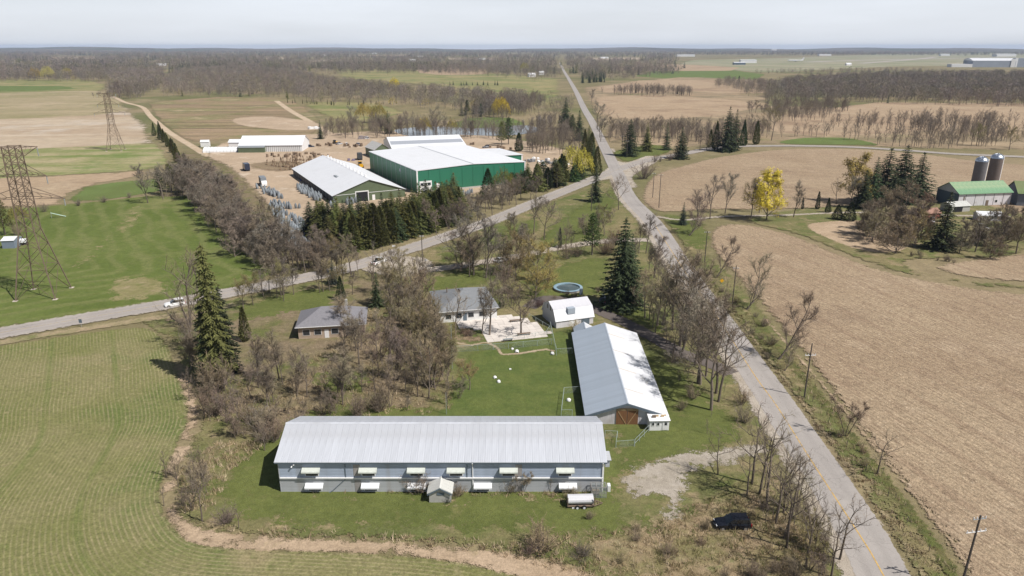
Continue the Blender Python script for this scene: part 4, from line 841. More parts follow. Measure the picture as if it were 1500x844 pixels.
# gabled barn beside the road lawn
B0 = Vector((12.6, 105.3, 0)); b2 = gable('gabled_barn', 'low white gabled barn with brown double doors facing the gate', 'barn', B0, R(-1.0), 13.0, 35.2, 2.0, 4.15, 'y', m_wash, m_roofb, 36, .45, roof2=m_roofw, rib=.035)  # left slope coloured darker as the shaded side, right slope white as sunlit
for i in range(44):
    x = .15 + i * .295
    if 4.6 < x < 8.5: continue
    box('siding_board', m_wash, b2, x, -.03, 0, x + .27, -.002, 2.0 + min(x, 13 - x) * .33 - .1)
for s, (x0, x1) in enumerate(((-.45, 6.5), (6.5, 13.45))):
    zl = (1.86, 4.18) if s == 0 else (4.18, 1.86); m = MB(); m.loft([[(x0, -.44, zl[0] - .38), (x0, -.5, zl[0] - .38), (x0, -.5, zl[0] + .05), (x0, -.44, zl[0] + .05)], [(x1, -.44, zl[1] - .38), (x1, -.5, zl[1] - .38), (x1, -.5, zl[1] + .05), (x1, -.44, zl[1] + .05)]]); m.build('fascia', m_slate, b2)
for x in (4.75, 6.62):
    dr = MB(); dr.box(x, -.13, .12, x + 1.78, -.06, 2.95); d_ = dr.build('door', m_wood, b2)
    for q in range(6): box('plank', m_wood, d_, x + q * .3 + .005, -.155, .12, x + q * .3 + .28, -.131, 2.95)
    m = MB(); zz0, zz1 = (2.9, .2); a_, c_ = (x + .1, x + 1.68) if x < 6 else (x + 1.68, x + .1); m.tube([(a_, -.18, zz0), (c_, -.18, zz1)], .05, 4); m.build('brace', m_lathe, d_)
    box('brace', m_lathe, d_, x, -.19, 2.8, x + 1.78, -.156, 2.95)
box('door_frame', m_lathe, b2, 4.55, -.12, 2.97, 8.6, -.04, 3.12); box('threshold', m_conc, b2, 4.4, -1.3, -.05, 8.8, -.05, .1)
m_lamp = plain('translucent_roof_strip', (.6, .52, .42), .6, .15)
for k in range(4):
    y = 5 + k * 8.2; m = MB(); q = Vector((13.45, y, 1.85)); r_ = Vector((6.5, y, 4.2)); off = Vector((0, 0, .13)); a_, c_ = q.lerp(r_, .97) + off, q.lerp(r_, .5) + off; m.quad(a_, c_, c_ + Vector((0, .14, 0)), a_ + Vector((0, .14, 0))); m.quad(a_ - Vector((0, 0, .06)), c_ - Vector((0, 0, .06)), c_, a_); m.build('roof_seam', m_lamp, b2)
gable('barn_annex', 'small white annex at the rear corner of the low gabled barn', 'shed', B0 + Vector((1.0, 35.6, 0)), R(-1.0), 4.0, 3.2, 1.9, 3.0, 'y', m_wash, m_roofb, 4, .25, roof2=m_roofw)  # shaded and sunlit slopes painted apart, like the barn roof

# white hen house at the corner of the barn
H0 = Vector((22.6, 103.0, 0)); coop = thing('hen_house', 'small white hut with three dark square windows beside the brown barn doors', 'hut', H0, R(2))
m = MB(); m.prism([(0, .15), (2.4, .15), (2.4, 2.3), (0, 1.95)], 'x', 0, 3.2); m.build('wall', m_white, coop); m = MB(); m.prism([(-.2, 1.97), (2.5, 2.36), (2.5, 2.44), (-.2, 2.05)], 'x', -.15, 3.35); m.build('roof', m_white, coop)
for x in (.35, 1.2, 2.45): window(coop, x, x + .36, 1.15, 1.6, 0)
box('door', m_white, coop, 2.1, -.06, .25, 3.05, -.01, 1.85)
for x, y, s in ((.5, .6, .3), (1.2, .9, .2), (2.0, .8, .24), (2.6, 1.1, .16)): box('roof_clutter', m_lathe if s < .25 else m_rust, coop, x, y, 2.1, x + s * 2, y + s, 2.25 + s)
for x in (.1, 2.9): box('skid', m_rust, coop, x, .1, -.05, x + .15, 2.3, .15)

# small block shed in front of the long barn
P0 = at(629, 737.5); sh = gable('pump_shed', 'small gabled block shed standing against the long barn front', 'shed', P0, 0, 3.0, A0.y - P0.y - .2, 1.75, 2.55, 'y', m_stucco, plain('pale_shed_roof', (.6, .6, .57), .6, .1, 1, tint=((.4, .4, .38), .6)), 4, .22)
for s, (x0, x1, a_, c_) in enumerate(((-.22, 1.5, 1.6, 2.6), (1.5, 3.22, 2.6, 1.6))):
    m = MB(); m.loft([[(x0, -.22, a_ - .2), (x0, -.27, a_ - .2), (x0, -.27, a_), (x0, -.22, a_)], [(x1, -.22, c_ - .2), (x1, -.27, c_ - .2), (x1, -.27, c_), (x1, -.22, c_)]]); m.build('fascia', m_slate, sh)
box('vent', m_slate, sh, 1.1, -.06, 1.35, 2.1, .01, 1.75)

# grey hip-roofed bungalow
def hip_house(name, label, org, ang, w, d, eave, ridge, wall, roof, over=.5):
    root = thing(name, label, 'house', (org[0], org[1], 0), ang); box('wall', wall, root, 0, 0, -.3, w, d, eave); o = over; e = eave - .05
    ins = min(w, d) / 2; c = [(-o, -o, e), (w + o, -o, e), (w + o, d + o, e), (-o, d + o, e)]
    r0, r1 = ((ins, d / 2, ridge), (w - ins, d / 2, ridge)) if w > d else ((w / 2, ins, ridge), (w / 2, d - ins, ridge))
    m = MB(); T = Vector((0, 0, .12))
    fs = [(c[0], c[1], r1, r0), (c[1], c[2], r1), (c[2], c[3], r0, r1), (c[3], c[0], r0)] if w > d else [(c[0], c[1], r0), (c[1], c[2], r1, r0), (c[2], c[3], r1), (c[3], c[0], r0, r1)]
    for f in fs: m.quad(*[tuple(Vector(p) + T) for p in f])
    for i in range(4):
        a_, b_ = Vector(c[i]), Vector(c[(i + 1) % 4]); m.quad(a_, b_, b_ + T, a_ + T)
    m.build('roof', roof, root); box('gutter', m_white, root, -o - .06, -o - .1, e - .03, w + o + .06, -o - .005, e + .1); return root
m_sid = plain('white_house_siding', (.74, .74, .73), .7, .05, 2)
house = hip_house('bungalow', 'white bungalow with grey hip roof beside the paved patio', (-16.3, 151.0), R(14), 13.2, 14.2, 2.9, 5.5, m_sid, m_shing)
for x in (1.2, 3.6, 6.4, 9): window(house, x, x + 1.3, 1.0, 2.1, -.0)
box('door', m_slate, house, 5.25, -.06, 0, 6.1, .0, 2.1); box('wall_wing', m_slate, house, -.9, .6, -.2, -.02, 9, 2.6)
m = MB(); m.tube([(3, 9, 4.2), (3, 9, 5.5)], .12, 6); m.build('vent_pipe', m_rust, house)
for k in range(5): box('ridge_vent', m_dark, house, 5.4 + .02 * k, 7.1 + k * .35 - 1, 5.28, 5.75, 7.3 + k * .35 - 1, 5.42)
# house behind the tall conifer
h2 = hip_house('farmhouse', 'brown farmhouse with grey roof among the trees behind the long barn', (-46, 141.5), R(9), 14, 9.5, 3.0, 5.6, plain('tan_siding', (.42, .33, .25), .8, .1, 2), plain('lilac_grey_shingles', (.2, .195, .21), .9, .14, 2.5))
for x in (1, 3.4, 7, 10.4): window(h2, x, x + 1.4, 1.0, 2.2, 0)
box('door', m_white, h2, 5.5, -.06, 0, 6.4, 0, 2.1); box('chimney', m_stucco, h2, 9.5, 5.6, 3.5, 10.3, 6.4, 6.6)

# gambrel shed
G0 = at(814.5, 482); gs = thing('gambrel_shed', 'white gambrel-roofed shed beside the dark driveway', 'shed', G0, R(20)); GW, GD = 9.2, 8.0
prof = [(0, 2.0), (1.25, 4.05), (4.0, 5.2), (6.75, 4.05), (8.0, 2.0)]
m = MB(); m.prism([(0, -.2)] + prof + [(8.0, -.2)], 'x', 0, GW); m.build('wall', plain('grey_shed_siding', (.42, .44, .46), .8, .08, 2), gs)
for i in range(4):
    (y0, z0), (y1, z1) = prof[i], prof[i + 1]
    if i == 0: y0 -= .18; z0 -= .34
    if i == 3: y1 += .18; z1 -= .34
    slope_panels(gs, 'roof_panel', m_roofw if i in (0, 3) else plain('dulled_white_roof', (.6, .6, .63), .5, .06, .5), (-.25, y0, z0 + .05), (GW + .25, y0, z0 + .05), (GW + .25, y1, z1 + .05), (-.25, y1, z1 + .05), 10, .05, .025)
box('dormer', m_roofb, gs, 3.0, .35, 3.0, 4.8, 1.6, 4.3); box('front_wall', m_wash, gs, .05, -.03, 0, GW - .05, -.002, 1.95); box('door', m_white, gs, 3.2, -.09, 0, 5.4, -.035, 1.9); box('door', m_slate, gs, 6.2, -.09, 0, 8.2, -.035, 1.9)
for y in (3.0, 4.6): f = box('window', m_slate, gs, -.06, y, 3.3, -.005, y + .5, 4.3); box('pane', m_glass, f, -.075, y + .06, 3.36, -.055, y + .44, 4.24)

# plant nursery: green warehouse and its neighbours
WA = R(28.2); W0 = Vector((-40.6, 302.2, 0)); WW, WD, WH = 52.7, 66.0, 9.7
wh = thing('green_warehouse', 'large green metal warehouse with broad white roof', 'warehouse', W0, WA)
m = MB(); m.prism([(0, -.3), (WW, -.3), (WW, WH), (WW / 2, WH + 1.0), (0, WH)], 'y', 0, WD); m.build('wall', m_green, wh)
for s, q in enumerate((((0, -.25), (WW / 2, 1.0)), ((WW / 2, 1.0), (WW, -.25)))):
    (xa, _), (xb, _) = q; za, zb = (WH, WH + 1.0) if s == 0 else (WH + 1.0, WH); xa -= .3 * (s == 0); xb += .3 * (s == 1)
    m = MB(); m.loft([[(xa, -.3, za + .02), (xa, -.3, za + .3), (xb, -.3, zb + .3), (xb, -.3, zb + .02)], [(xa, WD + .3, za + .02), (xa, WD + .3, za + .3), (xb, WD + .3, zb + .3), (xb, WD + .3, zb + .02)]]); m.build('roof', m_roofw, wh)
m = MB(); m.box(WW / 2 - .25, -.32, WH + 1.3, WW / 2 + .25, WD + .3, WH + 1.36); m.build('ridge_strip', m_steel, wh)
pm = MB(); pm.box(-.12, .1, 0, -.002, 6.42, WH - .2); pme = pm.mesh('wall_panel', m_green)
for k in range(10): put('wall_panel', pme, wh, (0, k * 6.6, 0))
for k in range(1, 10): box('panel_joint', m_steel, wh, -.2, k * 6.6 - .12, 0, -.121, k * 6.6 + .12, WH - .2)
fm = MB(); fm.box(.1, -.12, .9, 5.2, -.002, WH - .15); fme = fm.mesh('wall_panel', m_green)
for k in range(10): put('wall_panel', fme, wh, (k * 5.25, 0, 0))
box('corner_trim', m_white, wh, -.25, -.3, 0, .35, -.125, WH); box('plinth', m_stucco, wh, .4, -.2, -.1, WW, -.003, .88); box('corner_trim', m_white, wh, WW - .3, -.3, 0, WW + .15, -.125, WH)
d_ = box('loading_door', m_white, wh, 1.0, -.3, 0, 6.6, -.13, 5.2)
for k in range(3): box('pane', m_glass, d_, 1.4 + k * 1.65, -.34, 3.3, 2.8 + k * 1.65, -.29, 4.4)
box('opening', m_dark, d_, 1.6, -.33, .0, 6.0, -.29, 1.0); box('door', m_white, wh, 8.7, -.22, .9, 10.3, -.13, 3.8); box('sign_panel', m_roofb, wh, -.3, 20, 6.6, -.13, 21.2, 7.8)
m = MB(); m.prism([(WW + .02, -.3), (65.2, -.3), (65.2, 9.0), (WW + .02, 9.3)], 'y', 25, 50); m.build('extension_wall', m_green, wh); m = MB(); m.prism([(WW + .5, 9.35), (65.6, 9.02), (65.6, 9.25), (WW + .5, 9.6)], 'y', 24.6, 50.4); m.build('extension_roof', m_roofw, wh); box('corner_trim', m_white, wh, 64.7, 24.85, 0, 65.35, 24.98, 9)

pk = gable('packing_shed', 'broad white-roofed shed with olive gable beside the green warehouse', 'shed', (-71.5, 280.4), R(28), 30.2, 76, 3.5, 8.7, 'y', m_olive2, m_roofw, 0, .5)
box('upper_gable_trim', m_white, pk, 0.3, -.12, 3.4, 29.9, -.002, 3.55); d_ = box('doorway', m_white, pk, 9, -.16, 0, 14.6, -.01, 4.4); box('opening', m_dark, d_, 9.4, -.22, 0, 14.2, -.15, 4.0); box('door', m_white, pk, 16, -.1, 0, 17.2, -.01, 2.4)
box('painted_wall_shade', m_slate, pk, -.1, .3, 0, -.003, 75.7, 3.2)  # dark sheet that paints the shade onto the left wall
for k in range(14): box('side_opening', m_dark, pk, -.16, 2 + k * 5.2, .3, -.102, 6 + k * 5.2, 2.8)
for k in range(12): box('roof_vent', m_white, pk, 15.3, 6 + k * 5.6, 8.8, 16.0, 6.5 + k * 5.6, 9.9)
box('roof_skylight', m_steel, pk, 8, 24, 6.5, 9, 29, 6.75)
bw = gable('storage_building', 'wide low building with two-tone white roof behind the green warehouse', 'warehouse', (-68, 408), R(17), 43, 40, 4.8, 9.0, 'x', m_white, m_roofw, 0, .5, roof2=m_roofw)
box('roof_band', plain('grey_roof_band', (.34, .36, .4), .5, .05, 1), bw, .5, 2, 5.2, 42.5, 8, 5.21)
m = MB(); sl_ = 4.2 / 20
m.quad((.2, 6.5, 4.8 + 6.5 * sl_ + .13), (42.8, 6.5, 4.8 + 6.5 * sl_ + .13), (42.8, 12.5, 4.8 + 12.5 * sl_ + .13), (.2, 12.5, 4.8 + 12.5 * sl_ + .13)); m.quad((.2, 6.5, 4.8 + 6.5 * sl_ + .11), (42.8, 6.5, 4.8 + 6.5 * sl_ + .11), (42.8, 6.5, 4.8 + 6.5 * sl_ + .13), (.2, 6.5, 4.8 + 6.5 * sl_ + .13)); m.build('grey_roof_strip', plain('grey_roof_band', (.34, .36, .4), .5, .05, 1), bw)
gable('green_workshop', 'dark green gabled workshop left of the two-tone white roof', 'shed', (-77, 402), R(30), 9, 16, 5, 8, 'y', m_olive2, plain('pale_old_roof', (.48, .47, .45), .7, .15, 1), 0, .4)
wb = gable('nursery_shed', 'white ribbed shed with white roof at the back of the sandy yard', 'shed', (-163, 428), R(4), 37, 22, 4, 8.4, 'x', m_white, m_roofw, 0, .4)
for k in range(18): box('wall_rib', m_steel, wb, 16 + k * 1.15, -.12, 0, 16.3 + k * 1.15, -.002, 3.7)
box('green_wall', m_olive2, wb, .3, -3.0, 0, 15.5, -.01, 3.0); m = MB(); m.prism([(-3.2, 3.05), (-.01, 3.7), (-.01, 3.9), (-3.2, 3.2)], 'x', .1, 15.7); m.build('porch_roof', m_steel, wb)
tn = thing('plastic_tunnel', 'low white ribbed growing tunnel left of the nursery shed', 'greenhouse', (-184, 426, 0), R(4))
m = MB(); m.prism([(4 + 4 * math.cos(t * math.pi / 8), 2.9 * math.sin(t * math.pi / 8)) for t in range(9)], 'x', 0, 20); m.build('cover', m_white, tn)
for k in range(11):
    m = MB(); m.tube([(k * 2, 4 + 4.05 * math.cos(t * math.pi / 8), 2.95 * math.sin(t * math.pi / 8)) for t in range(9)], .1, 4); m.build('hoop', m_steel, tn)
gable('lean_shed', 'small white shed at the left end of the nursery shed', 'shed', (-176, 446), R(4), 9, 7, 3.5, 5, 'x', m_white, m_roofw, 0, .3); gable('hut', 'tiny white hut standing beyond the growing tunnel', 'hut', (-196, 452), R(10), 5, 4, 3, 4, 'x', m_white, m_roofw, 0, .2)

# right hand farm
F0 = at(1402, 303); F1 = at(1459, 300.5); fb = gable('green_roofed_barn', 'whitewashed barn with faded green roof below the two silos', 'barn', F0, math.atan2(F1.y - F0.y, F1.x - F0.x) * .9, 23.5, 12, 5.2, 8.6, 'x', m_wash, m_groof, 12, .5, rib=.02)
box('gable_face', m_slate, fb, -.05, .1, 0, -.002, 11.9, 5); 
for k in range(5): box('board_joint', m_dark, fb, 3 + k * 4.2, -.05, 0, 3.12 + k * 4.2, -.002, 4.8)
box('door', m_rust, fb, 12.4, -.08, 0, 13.6, -.01, 2.2); box('hay_door', m_rust, fb, 2.1, -.08, 1.2, 2.6, -.01, 4); window(fb, 16.5, 17.5, 1.2, 2.2, 0)
fa = F0 + Vector((24.3, 1.5, 0)); gable('mossy_roofed_barn', 'barn with shade-darkened walls and mossy green roof at the right edge', 'barn', fa, R(-17), 34, 13, 5.2, 8.8, 'x', plain('shaded_barn_boards', (.13, .15, .18), .85, .15, 1), m_moss, 17, .5, rib=.02)  # front wall lies in shade; that shade is put into the board colour
le = gable('lean_to', 'small open lean-to with pale roof in front of the whitewashed barn', 'shed', at(1393, 312), R(14), 8.5, 5.5, 2.4, 3.6, 'x', m_stucco, plain('pale_old_roof2', (.55, .55, .52), .7, .12, 1), 4, .3); box('opening', m_dark, le, 1, -.05, 0, 5, -.002, 2.1)
gable('red_shed', 'low red shed half hidden by bushes left of the lean-to', 'shed', at(1352, 322), R(10), 7, 5, 2.3, 3.6, 'x', plain('red_boards', (.3, .11, .08), .8, .15), plain('rusty_roof', (.33, .19, .14), .8, .2), 0, .3)
gable('white_roofed_hut', 'small hut with white roof among the bushes below the barn', 'hut', at(1432, 324), R(-8), 8, 4, 2.2, 3.2, 'x', m_wash, m_roofw, 0, .3)
for k, px in enumerate((1430.5, 1452)):
    p = at(px, 273 - k); si = thing('silo', ('left grey silo with ribbed metal dome behind the green-roofed barn', 'right brown-grey silo with ribbed metal dome behind the green-roofed barn')[k], 'silo', p); H_ = (11.3, 12.4)[k]; Rr = 2.55
    m = MB(); m.tube([(0, 0, -.3), (0, 0, H_)], Rr, 28); m.build('wall', m_silo if k == 0 else plain('brown_silo_staves', (.15, .12, .105), .85, .14, 1), si)
    for j in range(11): m = MB(); m.tube([(0, 0, .6 + j * 1.0), (0, 0, .66 + j * 1.0)], Rr + .04, 28); m.build('hoop', m_steel if 0 else m_silo, si)
    m = MB(); rings = [[(Rr * 1.03 * math.cos(a_) * math.cos(e_) , Rr * 1.03 * math.sin(a_) * math.cos(e_), H_ + 2.1 * math.sin(e_)) for a_ in [2 * math.pi * q / 32 + (.03 if q % 2 else 0) for q in range(32)]] for e_ in [R(d) for d in (0, 20, 40, 60, 78, 88)]]; m.loft(rings); m.build('dome', m_dome, si)
    for j in range(12):
        a_ = j * math.pi / 6; m = MB(); m.tube([((Rr * 1.05) * math.cos(a_) * math.cos(e_), (Rr * 1.05) * math.sin(a_) * math.cos(e_), H_ + 2.16 * math.sin(e_)) for e_ in [R(d) for d in (0, 30, 60, 85)]], .06, 3); m.build('dome_rib', m_dome, si)
    m = MB(); m.tube([(Rr + .3, 0, 0), (Rr + .3, 0, H_ + .8)], .38, 8); m.build('chute', m_white, si)
# airport
hg = thing('hangar', 'long grey hangar with curved white roof at the airfield edge', 'hangar', at(1424, 98.5), R(-6)); HW = 170
box('wall', plain('grey_blue_cladding', (.3, .33, .38), .6, .1, .05), hg, 0, 0, -1, HW * .72, 60, 19); m = MB(); m.prism([(y, 19 + 7 * math.sin(math.pi * y / 60)) for y in range(0, 61, 6)], 'x', -2, HW * .72 + 2); m.build('roof', m_roofw, hg)
box('wall_wing', plain('grey_blue_cladding', (.3, .33, .38), .6, .1, .05), hg, HW * .72 + .1, 8, -1, HW, 60, 26); box('corner_tower', m_white, hg, HW * .72 - 14, -1.5, 0, HW * .72 - 2, -.05, 24); box('corner_tower', m_white, hg, HW * .72 + 1, 6, 0, HW * .72 + 8, 7.9, 27)
box('annex', m_white, hg, -60, 0, -1, -.1, 30, 9)
for px, py, w, h, lab in ((1085, 92.5, 60, 10, 'low white building in front of the runway'), (1200, 82, 80, 9, 'long white terminal shed beyond the runway'), (992, 83, 110, 10, 'long white building left of the airfield'), (1460, 83, 120, 14, 'wide white hall beyond the hangar'), (1378, 82, 60, 10, 'pale building standing on the runway skyline'), (1130, 76, 60, 30, 'square control tower on the far skyline'), (1075, 95, 40, 7, 'small dark building left of the low white one')):
    p = at(px, py); gable('airport_building', lab, 'building', p, 0, w, w * .4, h, h + 2, 'x', m_white if 'dark' not in lab else m_slate, m_roofw, 0, .5)
for px, py, w, lab in ((775, 113, 26, 'white house left of the road crest'), (790, 110, 18, 'small white house by the road crest'), (700, 88, 60, 'pale white farm building far left of the road'), (612, 84, 50, 'far white building above the ploughed field'), (600, 90, 40, 'far white shed among the woods'), (172, 93, 34, 'white farm buildings beside the left pylon cut'), (230, 97, 46, 'pale long shed in the pylon cut'), (545, 79, 60, 'far white building near the skyline'), (470, 82, 50, 'tiny white building in the far woods'), (880, 86, 70, 'far pale shed right of the road crest'), (1240, 96, 30, 'white hut on the airfield edge')):
    p = at(px, py); gable('far_house', lab, 'house', p, R(px % 30), w * .6, w * .3, 5, 8, 'x', m_white, m_roofw, 0, .4)
# ------------------------------------------------------------ vehicles
def paintmat(name, c): return plain(name, c, .25, .03, 1, spec=.6)
m_tyre = m_blk; m_rim = plain('wheel_rim', (.4, .4, .42), .4, .05, 2, metal=.6); m_cglass = plain('car_glass', (.015, .018, .022), .05, .02, spec=.8); m_lampw = plain('headlamp_glass', (.7, .72, .75), .2, .03); m_lampr = plain('tail_lamp_glass', (.35, .02, .02), .3, .05)
def section(x, hw, z0, z1, tum=.1, bev=.12):
    return [(x, -hw + bev * .5, z0), (x, -hw, z0 + bev), (x, -hw + tum * .3, z1 - bev), (x, -hw + tum, z1), (x, hw - tum, z1), (x, hw - tum * .3, z1 - bev), (x, hw, z0 + bev), (x, hw - bev * .5, z0)]
def vehicle(name, label, cat, pos, rz, paint, kind='suv', group=None):
    t = thing(name, label, cat, pos, rz, group); Lh = 2.32 if kind == 'suv' else (2.2 if kind == 'car' else 2.85); hb = {'suv': 1.02, 'car': .88, 'pickup': 1.08}[kind]; ht = {'suv': 1.72, 'car': 1.45, 'pickup': 1.86}[kind]; w = .93
    m = MB(); m.loft([section(-Lh, w * .82, .42, hb * .92), section(-Lh + .12, w * .95, .3, hb), section(-Lh + .9, w, .26, hb), section(0, w, .26, hb), section(Lh - 1.2, w, .26, hb * .98), section(Lh - .35, w * .95, .28, hb * .9), section(Lh, w * .8, .4, hb * .72)])
    m.build('body', paint, t, smooth=False)
    x0, x1 = {'suv': (-Lh + .12, Lh - 1.35), 'car': (-Lh + .55, Lh - 1.3), 'pickup': (-.75, Lh - 1.35)}[kind]
    m = MB(); m.loft([section(x0, w * .93, hb - .05, hb + .03, .06, .02), section(x0 + (.3 if kind != 'car' else .75), w * .88, hb - .05, ht - .06, .16, .04), section(x1 - .85, w * .88, hb - .05, ht, .16, .04), section(x1, w * .92, hb - .05, hb + .03, .06, .02)]); m.build('window_band', m_cglass, t)
    rx0, rx1 = x0 + (.32 if kind != 'car' else .8), x1 - .8
    m = MB(); m.loft([section(rx0, w * .74, ht - .07, ht + .01, .06, .02), section((rx0 + rx1) / 2, w * .76, ht - .04, ht + .05, .08, .02), section(rx1, w * .74, ht - .03, ht + .03, .06, .02)]); m.build('roof', paint, t)
    for px_ in (rx0 + .05, (rx0 + rx1) / 2 + .1): 
        for sy in (-1, 1): m = MB(); m.tube([(px_, sy * w * .92, hb - .03), (px_, sy * w * .76, ht)], .05, 4); m.build('pillar', paint, t)
    for sx in (-Lh + .85, Lh - .85):
        for sy in (-1, 1):
            m = MB(); m.tube([(sx, sy * (w - .18), .34), (sx, sy * (w + .03), .34)], .34, 14); o_ = m.build('wheel', m_tyre, t); m = MB(); m.tube([(sx, sy * (w + .031), .34), (sx, sy * (w + .05), .34)], .2, 10); m.build('rim', m_rim, o_)
    for sy in (-1, 1):
        box('headlight', m_lampw, t, Lh - .22, sy * .58 - .17, hb * .62, Lh - .02, sy * .58 + .17, hb * .76); box('tail_light', m_lampr, t, -Lh - .02, sy * .72 - .12, hb * .6, -Lh + .16, sy * .72 + .12, hb * .95); m = MB(); m.box(x1 - .55, sy * (w + .1) - .1, hb, x1 - .38, sy * (w + .1) + .1, hb + .16); m.build('mirror', paint, t)
    box('bumper', m_blk, t, Lh - .1, -w * .8, .3, Lh + .05, w * .8, .5); box('bumper', m_blk, t, -Lh - .05, -w * .8, .34, -Lh + .1, w * .8, .55); box('number_plate', m_lampw, t, Lh + .04, -.22, .45, Lh + .06, .22, .56)
    if kind == 'pickup': box('cargo_bed', m_blk, t, -Lh + .2, -w * .84, hb - .02, -.85, w * .84, hb + .012)
    return t
def face(x0, y0, x1, y1): a, b = at(x0, y0), at(x1, y1); return math.atan2(b.y - a.y, b.x - a.x)
P_BLK, P_WHT, P_SIL, P_NAVY = paintmat('black_paint', (.008, .009, .014)), paintmat('white_car_paint', (.78, .78, .78)), paintmat('silver_paint', (.45, .46, .48)), paintmat('navy_paint', (.02, .03, .06))
p = at(1072, 772); vehicle('parked_car', 'black hatchback parked on the weedy ground under bare trees', 'car', p, face(1096, 772, 1047, 772), P_BLK, 'suv')
p = at(255, 449.5); vehicle('white_car', 'white car driving past the tall conifer on the country road', 'car', p + Vector((0, .6, .02)), face(268, 447, 243, 451), P_WHT, 'suv')
p = at(555, 386); vehicle('pickup_truck', 'white pickup truck on the road at the side lane junction', 'pickup', p, face(543, 390, 566, 381), P_WHT, 'pickup')
p = at(733, 384); vehicle('parked_car', 'white car parked on the lane behind the bungalow', 'car', p, face(725, 385, 742, 381), P_WHT, 'car')
p = at(886, 442); vehicle('parked_car', 'dark car in the shade right of the round pool', 'car', p, R(65), P_SIL, 'suv')
for k, (x, y, lab) in enumerate(((455, 216, 'dark car parked at the back of the sandy yard'), (497, 212, 'silver car among the vehicles at the yard end'), (508, 213, 'white car among the vehicles at the yard end'), (524, 213, 'grey car rightmost of the vehicles at the yard end'), (536, 204, 'white van parked under the far yard trees'), (712, 217, 'dark car beyond the corner of the green warehouse'), (1365, 326, 'white car behind the bushes at the right farm'), (1440, 336, 'white car half hidden by bushes below the barn'))):
    p = at(x, y); vehicle('parked_car', lab, 'car', p, R(20 + 37 * k), (P_NAVY, P_SIL, P_WHT, P_SIL, P_WHT, P_NAVY, P_WHT, P_WHT)[k], 'suv')
# trucks and machines in the yard
def lorry(label, pos, rz, cab, boxm, L=8.0, cat='truck', name='box_truck'):
    t = thing(name, label, cat, pos, rz); box('cargo_box', boxm, t, -L / 2, -1.25, 1.0, L / 2 - 2.2, 1.25, 3.9); m = MB(); m.loft([section(L / 2 - 2.05, 1.2, .5, 2.7, .08), section(L / 2 - .8, 1.2, .5, 2.75, .1), section(L / 2 - .1, 1.15, .5, 1.7, .1), section(L / 2, 1.1, .6, 1.5, .1)]); m.build('cab', cab, t); m = MB(); m.loft([section(L / 2 - 1.2, 1.21, 1.75, 2.5, .1, .03), section(L / 2 - .42, 1.18, 1.75, 2.1, .1, .03)]); m.build('windscreen', m_cglass, t); box('chassis', m_blk, t, -L / 2, -.9, .55, L / 2 - .3, .9, 1.0)
    for sx in (-L / 2 + 1.2, -L / 2 + 2.4, L / 2 - 1.2):
        for sy in (-1, 1): m = MB(); m.tube([(sx, sy * .85, .5), (sx, sy * 1.22, .5)], .5, 12); m.build('wheel', m_tyre, t)
    return t
lorry('white fronted box trailer beside the bare hedge of the sandy yard', at(386, 272), face(376, 258, 396, 282), P_WHT, plain('grey_box_body', (.2, .22, .24), .6), 9)
lorry('dark navy truck on the sand beside the bare hedge', at(361, 250), face(368, 255, 354, 244), P_NAVY, P_NAVY, 8)
lorry('dark truck parked at the left wall of the green warehouse', at(527, 234), face(533, 240, 524, 228), P_SIL, plain('dark_box_body', (.06, .065, .07), .6), 7)
yl_ = paintmat('yellow_machine_paint', (.7, .38, .02)); p = at(527, 246); ld = thing('wheel_loader', 'yellow wheel loader between the white roofed sheds', 'loader', p, R(120))
m = MB(); m.loft([section(-3, 1.0, .8, 2.2), section(-.4, 1.0, .8, 2.3), section(1, .6, .9, 1.6), section(1.6, .6, .9, 1.5)]); m.build('body', yl_, ld); m = MB(); m.loft([section(-1.4, .8, 2.2, 3.4, .1), section(.2, .8, 2.2, 3.3, .1)]); m.build('cab', m_cglass, ld); box('cab_roof', yl_, ld, -1.5, -.85, 3.41, .3, .85, 3.55)
for sx in (-2, 1.2):
    for sy in (-1, 1): m = MB(); m.tube([(sx, sy * .8, .75), (sx, sy * 1.4, .75)], .75, 12); m.build('wheel', m_tyre, ld)
m = MB(); m.tube([(.6, .5, 1.6), (2.6, .5, .9)], .12, 5); m.tube([(.6, -.5, 1.6), (2.6, -.5, .9)], .12, 5); m.build('lift_arm', yl_, ld); m = MB(); m.prism([(2.5, .2), (3.5, .25), (2.7, 1.3), (2.45, 1.2)], 'y', -1.3, 1.3); m.v = [(b, a, c) if 0 else (a, b, c) for a, b, c in m.v]; m.v = [(b, a, c) for (a, b, c) in [(q[1], q[0], q[2]) for q in m.v]]; m.build('bucket', yl_, ld)
tr_ = thing('farm_tractor', 'small yellow tractor among the vehicles at the yard end', 'tractor', at(491, 211), R(40)); m = MB(); m.loft([section(-1, .5, .8, 1.6), section(1.8, .4, .8, 1.5)]); m.build('body', yl_, tr_); m = MB(); m.loft([section(-1.1, .7, 1.5, 2.7, .1), section(.3, .7, 1.5, 2.6, .1)]); m.build('cab', m_cglass, tr_)
for sx, rr_ in ((-.6, .8), (1.4, .5)):
    for sy in (-1, 1): m = MB(); m.tube([(sx, sy * .6, rr_), (sx, sy * 1.0, rr_)], rr_, 12); m.build('wheel', m_tyre, tr_)
